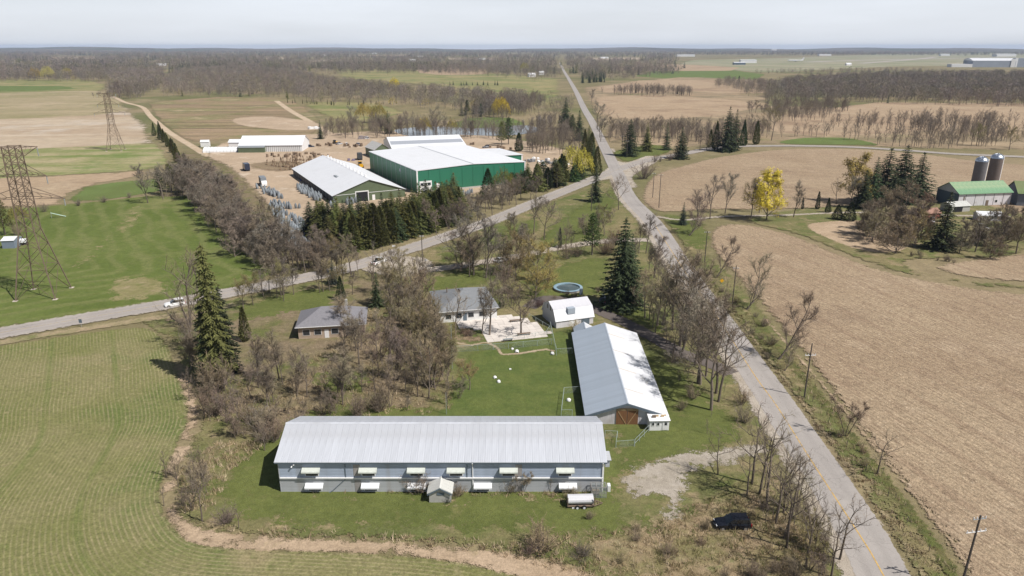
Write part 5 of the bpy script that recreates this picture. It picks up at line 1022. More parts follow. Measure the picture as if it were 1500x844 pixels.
# trailer and wire cage at the long barn
p = at(850, 743); tl = thing('stock_trailer', 'small old trailer with pale rounded cover beside the wire cage', 'trailer', p + Vector((0, .3, 0)), R(2)); m = MB(); m.prism([(.78 * math.cos(k * math.pi / 7), 1.13 + .6 * math.sin(k * math.pi / 7)) for k in range(14)], 'x', -1.75, 1.75); m.build('cover', plain('pale_trailer_cover', (.58, .58, .6), .45, .12, 1, tint=((.38, .33, .31), .5), streak=(.2, 3, 3)), tl)
m = MB(); m.box(-1.85, -.8, .4, 1.85, .8, .54); m.build('chassis', m_rust, tl); m = MB(); m.tube([(1.85, -.7, .45), (3.1, 0, .42)], .06, 4); m.tube([(1.85, .7, .45), (3.1, 0, .42)], .06, 4); m.tube([(3.0, 0, .42), (3.0, 0, .02)], .04, 4); m.build('drawbar', m_rust, tl)
for sx in (-.5, .45):
    for sy in (-1, 1): m = MB(); m.tube([(sx, sy * .82, .34), (sx, sy * 1.0, .34)], .34, 12); o_ = m.build('wheel', m_tyre, tl); m = MB(); m.tube([(sx, sy * 1.01, .34), (sx, sy * 1.03, .34)], .17, 10); m.build('rim', m_lampw, o_)
for sx in (-1.8, 1.8): box('end_post', m_rust, tl, sx - .05, -.9, .5, sx + .05, -.82, 1.9)
p = at(866, 731); cg = thing('wire_cage', 'grey timber and wire cage at the right end of the long barn', 'cage', p, 0); m = MB()
for x in (0, .7, 1.4, 2.1):
    for y in (0, 1.2): m.tube([(x, y, 0), (x, y, 1.9)], .045, 4)
    m.tube([(x, 0, 1.9), (x, 1.2, 1.9)], .04, 4)
for y in (0, 1.2):
    for z in (.05, .95, 1.9): m.tube([(0, y, z), (2.1, y, z)], .04, 4)
m.build('frame', plain('grey_timber', (.3, .29, .28), .9, .15), cg); m = MB()
for k in range(22):
    x = k * .1; m.box(x - .006, -.01, 0, x + .006, 0, 1.9); m.box(x - .006, 0, 1.905, x + .006, 1.2, 1.915)
for k in range(19): m.box(0, -.012, k * .1, 2.1, -.002, k * .1 + .012)
m.build('wire_mesh', m_galv, cg, 'stuff'); box('hutch', m_rust, cg, .2, .6, 0, 1.2, 1.1, .9)
tag(box('white_tub', m_white, None, 0, 0, 0, .45, .3, .3), 'small pale tub lying on the grass before the trailer', 'tub').location = at(838, 747)
tag(box('white_tank', m_white, None, 0, 0, 0, .4, .8, 1.1), 'white upright tank at the corner of the long barn', 'tank').location = at(890, 722)
# ------------------------------------------------------------ poles
def pole(label, x, yb, yt, arms=(), lean=0, group=None, name='power_pole', cat='power pole', rad=.15, mat=None, h=None):
    p = at(x, yb); h = h or height_to(p, yt); t = thing(name, label, cat, p, 0, group); m = MB(); m.tube([(0, 0, -.3), (lean * h, 0, h)], [rad, rad * .68], 8); m.build('shaft', mat or m_pole, t)
    for (dz, L, ang, mt) in arms:
        m = MB(); c, s_ = math.cos(ang) * L, math.sin(ang) * L; z = h - dz; m.tube([(lean * z - c, -s_, z), (lean * z + c, s_, z)], .06, 4); a_ = m.build('crossarm', mt, t)
        for q in (-.9, -.4, .4, .9): m = MB(); m.tube([(lean * z + c * q, s_ * q, z + .05), (lean * z + c * q, s_ * q, z + .3)], [.07, .05], 6); m.build('insulator', m_white, t)
    return t
pole('leaning dark power pole with two crossarms at the lower right corner', 1406, 866, 755, ((.5, .85, R(10), m_steel), (2.2, 1.3, R(10), m_white)), .02)
pole('tall power pole on the verge beside the stubble field, white crossarm partway up', 1178, 583, 503, ((2.3, 1.0, R(5), m_white),))
pole('power pole behind the yellow sign on the right verge', 1072.5, 447, 389, ((.8, .7, 0, m_pole),)); pole('power pole beside the leaning willow row', 1032, 385, 339, ((.4, .8, 0, m_pole),)); pole('power pole at the corner of the upper stubble field', 965, 305, 255, ((.5, .9, 0, m_pole),)); pole('thin power pole just behind the corner pole', 956, 290, 253, ((.5, .7, 0, m_pole),))
pole('pole with lamp arm in front of the dark spruce by the crossroads', 866, 310, 267, ((.3, .9, 0, m_steel),)); pole('lamp pole on the grass beside the pickup junction', 619, 383, 345, ((.3, .6, 0, m_steel),)); pole('pole on the grass island right of the crossroads', 918, 231, 206, ((.4, .9, 0, m_pole),)); pole('second pole on the grass island right of the crossroads', 911, 222, 199, ((.4, .9, 0, m_pole),))
pole('slender pale pole at the corner of the pen lawn', 662.5, 541, 475, (), name='slender_pole', cat='pole', rad=.07, mat=m_steel); pole('pale post beside the thicket at the pen edge', 654, 608, 575, (), name='slender_pole', cat='pole', rad=.06, mat=m_steel)
for k, (x, y) in enumerate(((350, 84), (438, 86), (512, 84), (575, 80), (683, 82))): pole('far transmission mast rising over the skyline woods', x, y, 66, ((3, 6, 0, m_steel), (8, 8, 0, m_steel)), group='far transmission masts', name='far_mast', cat='mast', rad=.9, mat=m_steel, h=42)
# lattice transmission towers
def pylon(label, x, yb, h, rz):
    p = at(x, yb); t = thing('transmission_tower', label, 'pylon', p, rz); s = h / 37.5
    def hw(z): return (4.6 - (4.6 - 1.75) * min(1, z / 17)) if z < 17 else 1.75 - .3 * (z - 17) / 20.5
    cs = [(-1, -1), (1, -1), (1, 1), (-1, 1)]
    def P(c, z): return Vector((c[0] * hw(z) * s, c[1] * hw(z) * s, z * s))
    for c in cs: m = MB(); m.tube([P(c, z) for z in (-.3, 5, 10, 17, 22, 30, 37.5)], .15 * s, 4); m.build('leg', m_rust, t)
    lv = [0, 7.5, 13, 17, 20.5, 23.5, 26, 28.5, 31, 33.3, 35.4, 37.4]; m = MB()
    for i in range(len(lv) - 1):
        for k in range(4):
            a_, b_ = cs[k], cs[(k + 1) % 4]; m.tube([P(a_, lv[i]), P(b_, lv[i + 1])], .072 * s, 3, False); m.tube([P(b_, lv[i]), P(a_, lv[i + 1])], .072 * s, 3, False); m.tube([P(a_, lv[i + 1]), P(b_, lv[i + 1])], .072 * s, 3, False)
    m.build('bracing', m_rust, t, 'stuff')
    for z, L in ((37.2, 5.8), (30.5, 6.6), (25, 9.6)):
        m = MB()
        for sx in (-1, 1):
            tip = Vector((sx * L * s, 0, (z - (0 if z > 37 else .4)) * s))
            for sy in (-1, 1):
                m.tube([Vector((sx * 1.6 * s, sy * 1.7 * s, z * s)), tip], .09 * s, 4); m.tube([Vector((sx * 1.6 * s, sy * 1.7 * s, (z + (-2.4 if z > 37 else 2.2)) * s)), tip], .08 * s, 4)
            for q in (.3, .6): c0 = Vector((sx * 1.6 * s, 0, z * s)).lerp(tip, q); c1 = Vector((sx * 1.6 * s, 0, (z + (-2.4 if z > 37 else 2.2)) * s)).lerp(tip, q); m.tube([c0 + Vector((0, 1.7 * s * (1 - q), 0)), c1 - Vector((0, 1.7 * s * (1 - q), 0))], .06 * s, 3); m.tube([c0 - Vector((0, 1.7 * s * (1 - q), 0)), c0 + Vector((0, 1.7 * s * (1 - q), 0))], .06 * s, 3)
            m.tube([Vector((-1.6 * s, sx * 1.7 * s, z * s)), Vector((1.6 * s, sx * 1.7 * s, z * s))], .09 * s, 4)
        m.build('crossarm', m_rust, t)
        for sx in (-1, 1): i_ = MB(); i_.tube([(sx * L * s * .97, 0, z * s - .3), (sx * L * s * .97, 0, z * s - 2.2 * s)], .12, 5); i_.build('insulator', m_steel, t)
    for c in cs: box('footing', m_conc, t, c[0] * 4.6 * s - .5, c[1] * 4.6 * s - .5, -.2, c[0] * 4.6 * s + .5, c[1] * 4.6 * s + .5, .25)
    return t
pylon('tall rusty lattice pylon on the green meadow at left', 65, 432, 37.6, R(8)); pylon('distant lattice pylon on the pale field edge', 170, 220.5, 33.8, R(12))
# ------------------------------------------------------------ signs
def sign(label, x, y, h, w, hh, mat, diamond=False):
    t = thing('road_sign', label, 'sign', at(x, y), 0); m = MB(); m.tube([(0, 0, -.2), (0, 0, h)], .04, 5); m.build('post', m_steel, t); m = MB()
    pr = [(0, h - hh), (w / 2, h - hh / 2), (0, h), (-w / 2, h - hh / 2)] if diamond else [(-w / 2, h - hh), (w / 2, h - hh), (w / 2, h), (-w / 2, h)]
    m.prism(pr, 'y', -.06, -.045); m.build('sign_plate', mat, t); return t
sign('yellow diamond road sign on the right verge', 1056.5, 421, 2.4, 1.1, 1.1, plain('sign_yellow', (.8, .42, .02), .5, .05), True); sign('small dark backed sign on the verge of the left road', 119.5, 479, 1.9, .7, .9, m_slate)
sign('small white sign at the foot of the lamp pole', 624, 386, 1.3, .8, .5, m_white); sign('small white sign across the road from the pickup', 577, 366, 1.5, 1.0, .5, m_white)
# ------------------------------------------------------------ fences and yard things
def fence(label, px, h, sp, group=None, wire=.16, gate=False, rail=True, name='wire_fence', cat='fence', postmat=None):
    L = smooth_line(px_poly(px), 50); p0 = L[0]; t = thing(name, label, cat, (p0[0], p0[1], 0), 0, group); pts = [Vector((q[0] - p0[0], q[1] - p0[1], 0)) for q in [np.array(z) for z in px_poly(px)]]; mesh = MB(); rl = MB(); pm_ = MB(); pm_.tube([(0, 0, -.2), (0, 0, h)], .045, 5); pme_ = pm_.mesh('post', postmat or m_galv)
    for i in range(len(pts) - 1):
        a_, b_ = pts[i], pts[i + 1]; d = b_ - a_; n = max(1, int(d.length / sp))
        for k in range(n + (i == len(pts) - 2)): put('post', pme_, t, a_ + d * (k / n))
        if rail:
            for z in ((h, .5 * h, .1) if gate else (h,)): rl.tube([a_ + Vector((0, 0, z)), b_ + Vector((0, 0, z))], .03, 4)
        u = d.normalized(); q = 0.0
        while wire and q < d.length:
            for sg in (1, -1):
                s0, s1 = (q, min(q + h, d.length)); e0 = a_ + u * (s0 if sg > 0 else s1) + Vector((0, 0, .03)); e1 = a_ + u * (s1 if sg > 0 else s0) + Vector((0, 0, .03 + (s1 - s0))); mesh.quad(e0 - Vector((0, 0, .007)), e1 - Vector((0, 0, .007)), e1 + Vector((0, 0, .007)), e0 + Vector((0, 0, .007)))
            q += wire
    if rail: rl.build('rail', m_galv, t)
    if wire: me = mesh.rawmesh('chain_link', m_galv); o_ = put('chain_link', me, t); o_['kind'] = 'stuff'
    return t
fence('chain link fence across the top of the pen lawn', [(664, 517), (700, 515), (745, 512), (808, 506)], 1.5, 2.6); fence('chain link fence between the patio and the gambrel shed', [(806, 481), (810, 500), (815, 522)], 1.7, 2.2); fence('short wire fence between the pen lawn and the gabled barn', [(815, 520), (838, 519)], 1.4, 2)
fence('small wire pen standing against the shaded barn wall', [(851, 576), (826, 578), (822, 611), (838, 611)], 1.4, 1.8); fence('low rail fence right of the long barn end', [(886, 641), (904, 642), (902, 657), (929, 655)], 1.3, 1.6)
gt = fence('open galvanised farm gate in front of the white hen house', [(929.5, 655), (950, 634)], 1.4, 1.6, gate=True, wire=0, name='farm_gate', cat='gate')
fence('low fence along the edge of the paved patio', [(742, 500), (768, 497), (800, 492), (805, 484), (775, 466)], 1.1, 2.5, wire=.3)
fence('old post fence along the ditch of the near stubble field', [(1190, 590), (1240, 655), (1300, 730), (1360, 810), (1400, 866)], 1.2, 5, wire=0, rail=False, name='post_fence', postmat=m_pole)
# patio of concrete slabs
pt = thing('patio', 'pale concrete slab patio in front of the grey-roofed bungalow', 'patio', at(735, 485), 0); c0 = at(735, 485); mt_ = plain('pale_patio_slabs', (.6, .55, .5), .9, .16, .8, tint=((.45, .41, .36), .6), rand=.1)
poly = np.array(px_poly([(664, 474), (672, 468), (728, 462), (760, 464), (782, 472), (806, 490), (800, 494), (742, 500), (712, 502), (704, 484), (668, 480)])); ca, sa = math.cos(R(14)), math.sin(R(14)); sm_ = MB(); sm_.box(0, 0, 0, 1.47, 1.47, .08); sme = sm_.mesh('slab', mt_)
for i in range(-14, 15):
    for j in range(-10, 11):
        q = np.array([[c0.x + ca * (i + .5) * 1.5 - sa * (j + .5) * 1.5, c0.y + sa * (i + .5) * 1.5 + ca * (j + .5) * 1.5]])
        if inside(q, poly)[0]: put('slab', sme, pt, (ca * i * 1.5 - sa * j * 1.5, sa * i * 1.5 + ca * j * 1.5, .13 + .012 * ((i * 7 + j * 5) % 3)), (0, 0, R(14)))
for k, (x, y, w, d, lab) in enumerate(((747, 474, 2.6, .6, 'dark bench on the patio'), (758, 494, 3.0, .6, 'low dark timber bench at the patio edge'), (737, 502, 2.2, .5, 'grey bench at the lower patio corner'))):
    t = thing('bench', lab, 'bench', at(x, y) + Vector((0, 0, .2)), R(14)); box('seat', m_rust if k < 2 else m_steel, t, 0, 0, .4, w, d, .48)
    for sx in (.15, w - .3): box('leg', m_rust, t, sx, .05, 0, sx + .12, d - .05, .4)
# round pool
pc = at(832, 424.5); pl = thing('round_pool', 'round above ground pool with pale blue rim', 'pool', pc, 0); Rp = 3.7; m = MB(); nn_ = 40
ring = lambda r_, z: [(r_ * math.cos(2 * math.pi * k / nn_), r_ * math.sin(2 * math.pi * k / nn_), z) for k in range(nn_)]
m.loft([ring(Rp, 0), ring(Rp, .7)], False); m.build('wall', plain('pool_wall', (.4, .36, .33), .6, .15, 1), pl); m = MB(); m.loft([ring(Rp + .1, .68), ring(Rp + .1, .75), ring(Rp - .6, .77), ring(Rp - .65, .3)], False); m.build('rim', plain('pale_blue_rim', (.24, .36, .44), .5, .14, 1, tint=((.38, .4, .37), .65)), pl); m = MB(); m.loft([ring(Rp - .64, .52), ring(.3, .721)]); m.build('water', plain('pool_water', (.075, .1, .1), .12, .2, .6, spec=.6), pl)
for k in range(12):
    a_ = k * math.pi / 6; m = MB(); m.tube([((Rp + .07) * math.cos(a_), (Rp + .07) * math.sin(a_), 0), ((Rp + .07) * math.cos(a_), (Rp + .07) * math.sin(a_), .7)], .07, 4); m.build('upright', m_steel, pl)
box('ladder', m_slate, pl, 2.6, -4.6, 0, 3.4, -3.9, 1.7)
# animal shelters
def igloo(label, x, y, rz, s=1.0, up=False):
    t = thing('animal_shelter', label, 'shelter', at(x, y), rz); m = MB()
    m.loft([[(r_ * .75 * math.cos(a_), r_ * .7 * math.sin(a_), z) for a_ in [2 * math.pi * k / 14 for k in range(14)]] for r_, z in ((1, 0), (1, .55), (.85, .9), (.5, 1.12), (.1, 1.18))]); m.v = [(a * s, b * s, c * s) for a, b, c in m.v]; m.build('shell', m_white, t, smooth=True); m = MB(); m.tube([(.55 * s, 0, .38 * s), (.8 * s, 0, .38 * s)], .3 * s, 10); m.build('opening', m_dark, t); return t
igloo('white domed shelter upper of the two on the pen lawn', 725, 555, R(-60), .52); igloo('white domed shelter lower of the two on the pen lawn', 730.5, 561, R(100), .52); igloo('white domed shelter behind the top pen fence', 757, 517, R(-80), .62); igloo('narrow white shelter left of the domed one at the top fence', 750.5, 513, R(-50), .45); igloo('white domed shelter at the pen corner by the gambrel shed', 809, 520, R(-100), .58); igloo('white domed shelter in the small wire pen', 833, 588.5, R(-20), .58)
tag(box('mineral_block', m_white, None, 0, 0, 0, .4, .4, .3), 'small pale block lying on the pen lawn', 'block').location = at(746, 543)
m = MB(); m.box(-1.1, -1.3, 0, 1.1, 1.3, .05); o = m.build('slab_bridge', m_steel, None); tag(o, 'grey slab across the worn path at the pen fence', 'slab').location = at(729, 512)
# wrapped plants of the nursery
wm = MB(); wm.loft([[(r_ * math.cos(2 * math.pi * k / 9), r_ * math.sin(2 * math.pi * k / 9), z) for k in range(9)] for r_, z in ((.42, 0), (.55, .35), (.55, 1.2), (.42, 1.8), (.2, 2.2), (.06, 2.5))]); m_wrap = plain('grey_wrap', (.2, .222, .24), .8, .22, 2, rand=.25); wme = wm.mesh('wrapped_plant', m_wrap, True)
def wrapped(px, n, rows, seed, label, group, jit=.25, s=1.0):
    A_, B_, C_ = [np.array(at(*q)[:2]) for q in px]; r = rnd(seed)
    for i in range(n):
        for j in range(rows):
            q = A_ + (B_ - A_) * (i / max(1, n - 1)) + (C_ - A_) * (j / max(1, rows - 1)) + np.array([r.gauss(0, jit), r.gauss(0, jit)]); o = put('wrapped_plant', wme, None, (q[0], q[1], 0), (r.uniform(-.12, .12), r.uniform(-.12, .12), r.uniform(0, 6))); k = s * r.uniform(.85, 1.15); o.scale = (k, k, k); tag(o, label, 'wrapped plant', group)
wrapped([(406, 318), (442, 345), (400, 322)], 8, 1, 1, 'grey wrapped plant in the lowest block of the sandy yard', 'lowest block of wrapped plants')
wrapped([(404, 308), (446, 330), (414, 350)], 13, 8, 2, 'grey wrapped plant in the lowest block of the sandy yard', 'lowest block of wrapped plants', .3)
wrapped([(397, 300), (424, 303), (399, 304)], 8, 2, 3, 'grey wrapped plant in the short row above the lowest block', 'short row of wrapped plants', .2); wrapped([(396, 306), (408, 312), (402, 318)], 4, 3, 9, 'grey wrapped plant in the short row above the lowest block', 'short row of wrapped plants', .3)
wrapped([(434, 306), (438, 306), (434, 307)], 2, 1, 4, 'grey wrapped plant of the pair standing apart on the sand', 'pair of wrapped plants', .1)
wrapped([(380, 277), (404, 284), (388, 285)], 9, 3, 5, 'grey wrapped plant below the white fronted trailer', 'wrapped plants by the trailer', .5); wrapped([(440, 275), (468, 291), (437, 279)], 14, 4, 6, 'grey wrapped plant along the left wall of the packing shed', 'wrapped plants along the shed wall', .5)
wrapped([(508, 299), (520, 296), (508, 301)], 5, 2, 7, 'grey wrapped plant below the gable of the packing shed', 'wrapped plants below the gable', .3); wrapped([(486, 303), (492, 302), (486, 305)], 3, 2, 11, 'grey wrapped plant at the packing shed corner', 'wrapped plants at the shed corner', .3); wrapped([(636, 293), (688, 283), (638, 296)], 14, 2, 8, 'grey wrapped plant along the green warehouse front', 'wrapped plants before the warehouse', .6)
m_burl = plain('brown_burlap', (.2, .14, .09), .95, .3, 3, rand=.3); bm_ = MB(); bm_.loft([[(r_ * math.cos(2 * math.pi * k / 8), r_ * math.sin(2 * math.pi * k / 8), z) for k in range(8)] for r_, z in ((.35, 0), (.6, .3), (.5, .75), (.12, .9), (.16, 1.6), (.3, 2.3), (.05, 2.9))]); bme = bm_.mesh('root_ball_tree', m_burl)
r = rnd(77)
for (a_, b_, n) in (((402, 244), (440, 247), 16), ((405, 238), (462, 240), 22), ((430, 236), (480, 234), 14), ((392, 240), (398, 243), 3), ((415, 249), (432, 250), 6)):
    for i in range(n): q = at(*a_).lerp(at(*b_), i / max(1, n - 1)); o = put('root_ball_tree', bme, None, (q.x + r.gauss(0, .5), q.y + r.gauss(0, 1.2), 0), (r.uniform(-.2, .2), r.uniform(-.2, .2), 0)); k_ = r.uniform(.8, 1.3); o.scale = (k_, k_, k_); tag(o, 'brown root balled young tree in the rows behind the packing shed', 'nursery tree', 'root balled trees in rows')
pal = MB()
for q in range(5): pal.box(-.6, -.6, q * .3, .6, .6, q * .3 + .14)
pal.box(-.5, -.5, 0, .5, .5, 1.5); palm = [pal.mesh('pallet_stack', mt) for mt in (plain('weathered_pallets', (.27, .2, .14), .9, .25, 2, rand=.2), plain('grey_crates', (.3, .3, .31), .8, .2, 2, rand=.2))]; r = rnd(501)
for (a_, b_, n, k0, lab) in (((388, 231), (440, 229), 16, 0, 'brown pallet stack in the row before the nursery shed'), ((470, 214), (530, 216), 14, 0, 'brown pallet stack among the vehicles at the yard end'), ((482, 250), (512, 243), 10, 1, 'grey crate stack between the packing shed and the loader'), ((446, 226), (470, 232), 8, 0, 'brown pallet stack right of the nursery shed'), ((770, 238), (830, 240), 14, 1, 'grey crate stack beside the golden willow'), ((560, 208), (600, 212), 8, 1, 'grey crate stack before the two-tone roof'), ((690, 212), (760, 222), 10, 0, 'brown pallet stack behind the green warehouse')):
    for i in range(n): q = at(*a_).lerp(at(*b_), r.random()); o = put('pallet_stack', palm[k0], None, (q.x + r.gauss(0, 1.5), q.y + r.gauss(0, 3), .0), (0, 0, r.uniform(0, 3))); k_ = r.uniform(.8, 1.7); o.scale = (k_, k_, r.uniform(.7, 1.5)); tag(o, lab, 'pallet stack', lab.replace('brown ', '').replace('grey ', ''))
for k, (x, y, w, d, h, mt, lab) in enumerate(((437, 258, 3, 2, 2, m_rust, 'pile of brown pallets at the back of the packing shed'), (440, 266, 2, 1.5, 1.2, plain('blue_plastic', (.02, .06, .35), .5), 'blue crate beside the packing shed wall'), (510, 237, 4, 3, 1.5, plain('purple_grey_pots', (.2, .17, .24), .7, .3), 'stacked dull purple pots beside the yellow loader'), (452, 190, 10, 4, 2, m_white, 'pale scrap pile beyond the nursery shed'), (525, 205, 9, 5, 2.5, plain('mixed_scrap', (.25, .22, .22), .8, .5, 1), 'scrap heap under the far yard trees'), (476, 290, 2, 1.2, 1.3, plain('pink_sacks', (.55, .35, .3), .8), 'pink sacks at the packing shed corner'), (484, 293, 1.4, 1.2, 1.8, m_white, 'white bags at the packing shed corner'))):
    r = rnd(k + 300); t = thing('stack', lab, 'stack', at(x, y), R(25))
    for q in range(7): xx, yy = r.uniform(0, w * .7), r.uniform(0, d * .7); box('item', mt, t, xx, yy, 0, xx + w * r.uniform(.2, .35), yy + d * r.uniform(.25, .4), h * r.uniform(.4, 1))
for k in range(10): t = thing('bale', 'white nursery bag in the cluster by the yellow willow', 'bag', at(782 + (k * 7) % 50, 233 + (k * 5) % 13), k, 'white bags by the yellow willow'); m = MB(); m.loft([section(-1, .7, 0, .9, .3, .2), section(0, .8, 0, 1.3, .3, .2), section(1, .7, 0, .8, .3, .2)]); m.build('sack', m_white, t)
# left edge yard
t = gable('tool_shed', 'small blue-grey shed at the left edge of the meadow', 'shed', at(4, 365), R(8), 3.6, 5, 2.6, 3.3, 'x', plain('blue_grey_boards', (.2, .24, .3), .7), m_roofw, 0, .2)
m = MB(); m.prism([(0, 1.0), (1.8, 1.0), (1.8, 1.8), (.9, 2.2), (0, 1.8)], 'x', 0, 5); t = thing('camping_trailer', 'low white trailer right of the blue-grey shed', 'trailer', at(13, 361), R(8)); m.build('body', m_white, t)
for sx in (1.5, 3): m = MB(); m.tube([(sx, -.1, .4), (sx, .1, .4)], .4, 10); m.build('wheel', m_tyre, t); 
box('chassis', m_blk, t, 0, .1, .5, 5, 1.7, .95)
t = thing('play_slide', 'small pale green slide standing on the meadow', 'slide', at(76, 320), R(30)); m = MB(); m.loft([[(0, -.4, 2), (0, .4, 2), (0, .4, 2.1), (0, -.4, 2.1)], [(4.5, -.4, .2), (4.5, .4, .2), (4.5, .4, .3), (4.5, -.4, .3)]]); m.build('chute', plain('pale_green_plastic', (.45, .6, .5), .5), t)
for sy in (-1, 1): m = MB(); m.tube([(0, sy * .4, 0), (0, sy * .4, 2.4)], .06, 4); m.build('post', m_steel, t)
# airliner on the apron
t = thing('airliner', 'white aeroplane standing on the far airfield', 'aeroplane', at(1165, 90.5), R(170)); m = MB(); m.tube([(-32, 0, 6), (-24, 0, 5.4), (0, 0, 5), (26, 0, 5), (32, 0, 4.4)], [.6, 2.2, 3, 2.8, .6], 10); m.build('fuselage', m_white, t); m = MB(); m.loft([[(6, -3, 4), (-3, -3, 4), (-3, -3, 4.6), (6, -3, 4.6)], [(-8, -30, 5), (-11, -30, 5), (-11, -30, 5.2), (-8, -30, 5.2)]]); m.loft([[(6, 3, 4), (-3, 3, 4), (-3, 3, 4.6), (6, 3, 4.6)], [(-8, 30, 5), (-11, 30, 5), (-11, 30, 5.2), (-8, 30, 5.2)]]); m.build('wing', m_white, t); m = MB(); m.loft([[(-23, -.3, 7), (-31, -.3, 6.5), (-31, .3, 6.5), (-23, .3, 7)], [(-30, -.2, 17), (-34, -.2, 17), (-34, .2, 17), (-30, .2, 17)]]); m.build('tail_fin', m_white, t)
for y in (-10, 10): m = MB(); m.tube([(0, y, 3), (5, y, 3)], 1.4, 8); m.build('engine', m_steel, t)
for x, y in ((22, 0), (-2, 3), (-2, -3)): m = MB(); m.tube([(x, y, 0), (x, y, 3)], .5, 6); m.build('landing_gear', m_blk, t)
# ------------------------------------------------------------ planting
T = tree_px
# tall conifers
T(322, 560, 358, 'column', (.085, .08, .028), 'tallest conifer, a ragged column beside the left road', which=0, wide=.85); T(336, 548, 420, 'column', SPR, 'dark conifer pressed behind the ragged tall column', which=1, wide=.95); T(309, 560, 440, 'column', SPR, 'lower dark conifer at the left side of the ragged tall column', which=1, wide=.9)
T(488, 416, 380, 'spruce', BLUE, 'small bluish spruce beside the country road', which=1, wide=1.2); T(553, 450, 398, 'spruce', SPR, 'small dark spruce above the brown thicket', which=0, wide=1.1); T(598, 480, 440, 'spruce', SPR, 'dark little spruce sunk in the brown thicket', which=2)
T(911, 450, 319, 'broad', SPR, 'massive broad spruce between the pool and the road', which=0, wide=.98); T(922, 432, 345, 'spruce', SPR, 'second spruce just right of the massive broad one', which=1, wide=.9)
T(867, 374, 313, 'pine', GPINE, 'light green pine on the grass below the crossroads', wide=1.1); T(872, 296, 243, 'spruce', SPR, 'dark spruce at the grass corner left of the crossroads', which=1, wide=1.1); T(820, 364, 334, 'slim', BLUE, 'slim bluish conifer left of the light green pine'); T(868, 250, 207, 'spruce', SPR, 'dark spruce at the road side above the corner spruce', which=0)
for x, yb, yt, k, c, l in ((828, 190, 143, 'broad', SPR, 'dark broad conifer left of the straight road, farthest up'), (848, 206, 162, 'broad', SPR, 'dark conifer at the left verge of the straight road'), (838, 200, 168, 'pine', GPINE, 'scrubby pine between two dark conifers by the straight road'), (862, 226, 184, 'broad', SPR2, 'green conifer at the left verge just above the crossroads'), (866, 243, 195, 'cedar', SPR2, 'dense evergreen beside the yellow willow'), (856, 232, 190, 'cedar', SPR2, 'dense evergreen behind the yellow willow'), (874, 258, 215, 'cedar', SPR2, 'dark evergreen at the verge before the junction'),
    (922, 229, 174, 'broad', SPR, 'tallest dark spruce on the grass island'), (947, 222, 180, 'broad', SPR2, 'second dark spruce on the grass island'), (976, 220, 179, 'spruce', SPR, 'solitary pointed spruce right of the grass island'), (997, 233, 186, 'broad', SPR, 'dark spruce at the side road bend'), (1064, 222, 156, 'broad', SPR, 'tallest spruce of the clump on the side road'), (1075, 220, 160, 'spruce', SPR, 'pointed spruce beside the tallest of the side road clump'), (1048, 218, 178, 'cedar', SPR2, 'rounded evergreen at the left of the side road clump'), (1088, 214, 176, 'cedar', GPINE, 'greener evergreen in the side road clump'), (1107, 212, 178, 'cedar', SPR2, 'rounded evergreen at the right of the side road clump'), (1040, 216, 190, 'cedar', SPR2, 'small evergreen left of the side road clump'),
    (935, 110, 97, 'spruce', SPR, 'far pointed spruce in the green field'), (937, 103, 95, 'spruce', SPR, 'far spruce on the green field edge'), (987, 103, 99, 'cedar', SPR, 'lone dark bush tree on the distant green field'), (1082, 122, 111, 'cedar', SPR, 'round dark tree between the far fields')): T(x, yb, yt, k, c, l)
row_trees([(914, 103), (934, 104)], 9, 6, (9, 14), ['spruce'], [SPR], 'small far conifer in the clump on the green field', 'far conifer clump', 301)
row_trees([(860, 122), (880, 119)], 10, 8, (9, 15), ['spruce', 'broad'], [SPR], 'dark conifer by the road crest', 'conifers by the road crest', 302)
row_trees([(922, 136), (1010, 138)], 5, 10, (8, 11), ['slim'], [SPR], 'slim dark cedar in the thin tree line of the ploughed field', 'cedars in the field line', 303)
# evergreen belt in front of the warehouse
row_trees([(466, 350), (500, 352), (545, 350), (590, 338), (640, 322), (672, 310)], 38, 1.4, (11.5, 15), ['broad', 'spruce', 'broad'], [SPR2, SPR2, (.09, .09, .028), SPR], 'dark conifer in the back row of the dense belt before the packing shed', 'back row of the dense conifer belt', 304, wide=(1.15, 1.5))
row_trees([(492, 362), (535, 363), (585, 350), (635, 332), (678, 316)], 36, 1.3, (10.5, 14), ['broad', 'broad', 'cedar'], [SPR2, SPR2, (.095, .092, .028), SPR], 'green conifer in the front row of the dense belt before the packing shed', 'front row of the dense conifer belt', 305, wide=(1.15, 1.5))
row_trees([(470, 352), (500, 360), (540, 360)], 14, 1.5, (11, 15), ['broad', 'spruce'], [SPR2, (.11, .105, .035), SPR], 'olive green conifer at the thick left end of the dense belt', 'left end of the dense conifer belt', 366, wide=(1.2, 1.5))
T(652, 318, 268, 'spruce', SPR, 'tallest pointed spruce at the right end of the conifer belt', which=2); T(532, 345, 288, 'spruce', SPR, 'tall pointed spruce in the middle of the conifer belt', which=2); T(568, 340, 290, 'spruce', SPR2, 'pointed spruce below the warehouse loading door', which=2)
T(715, 292, 247, 'cedar', GPINE, 'rounded green evergreen before the warehouse wall', which=1, wide=1.35); T(738, 288, 246, 'willow', (.2, .21, .05), 'yellow green willow before the warehouse wall')
row_trees([(752, 286), (780, 279), (820, 270), (850, 259)], 22, 2.0, (9, 13), ['cedar', 'broad', 'pine'], [SPR2, SPR, GPINE], 'evergreen in the row right of the green warehouse', 'evergreen row by the warehouse', 306, wide=(1.3, 1.7))
T(842, 262, 211, 'willow', (.42, .32, .06), 'golden willow right of the green warehouse', wide=1.2); T(1123, 323, 252, 'gold', YEL, 'golden willow at the edge of the stubble field', wide=.95, which=0); T(1255, 298, 230, 'gold', (.4, .33, .09), 'pale yellow willow behind the farm spruces')
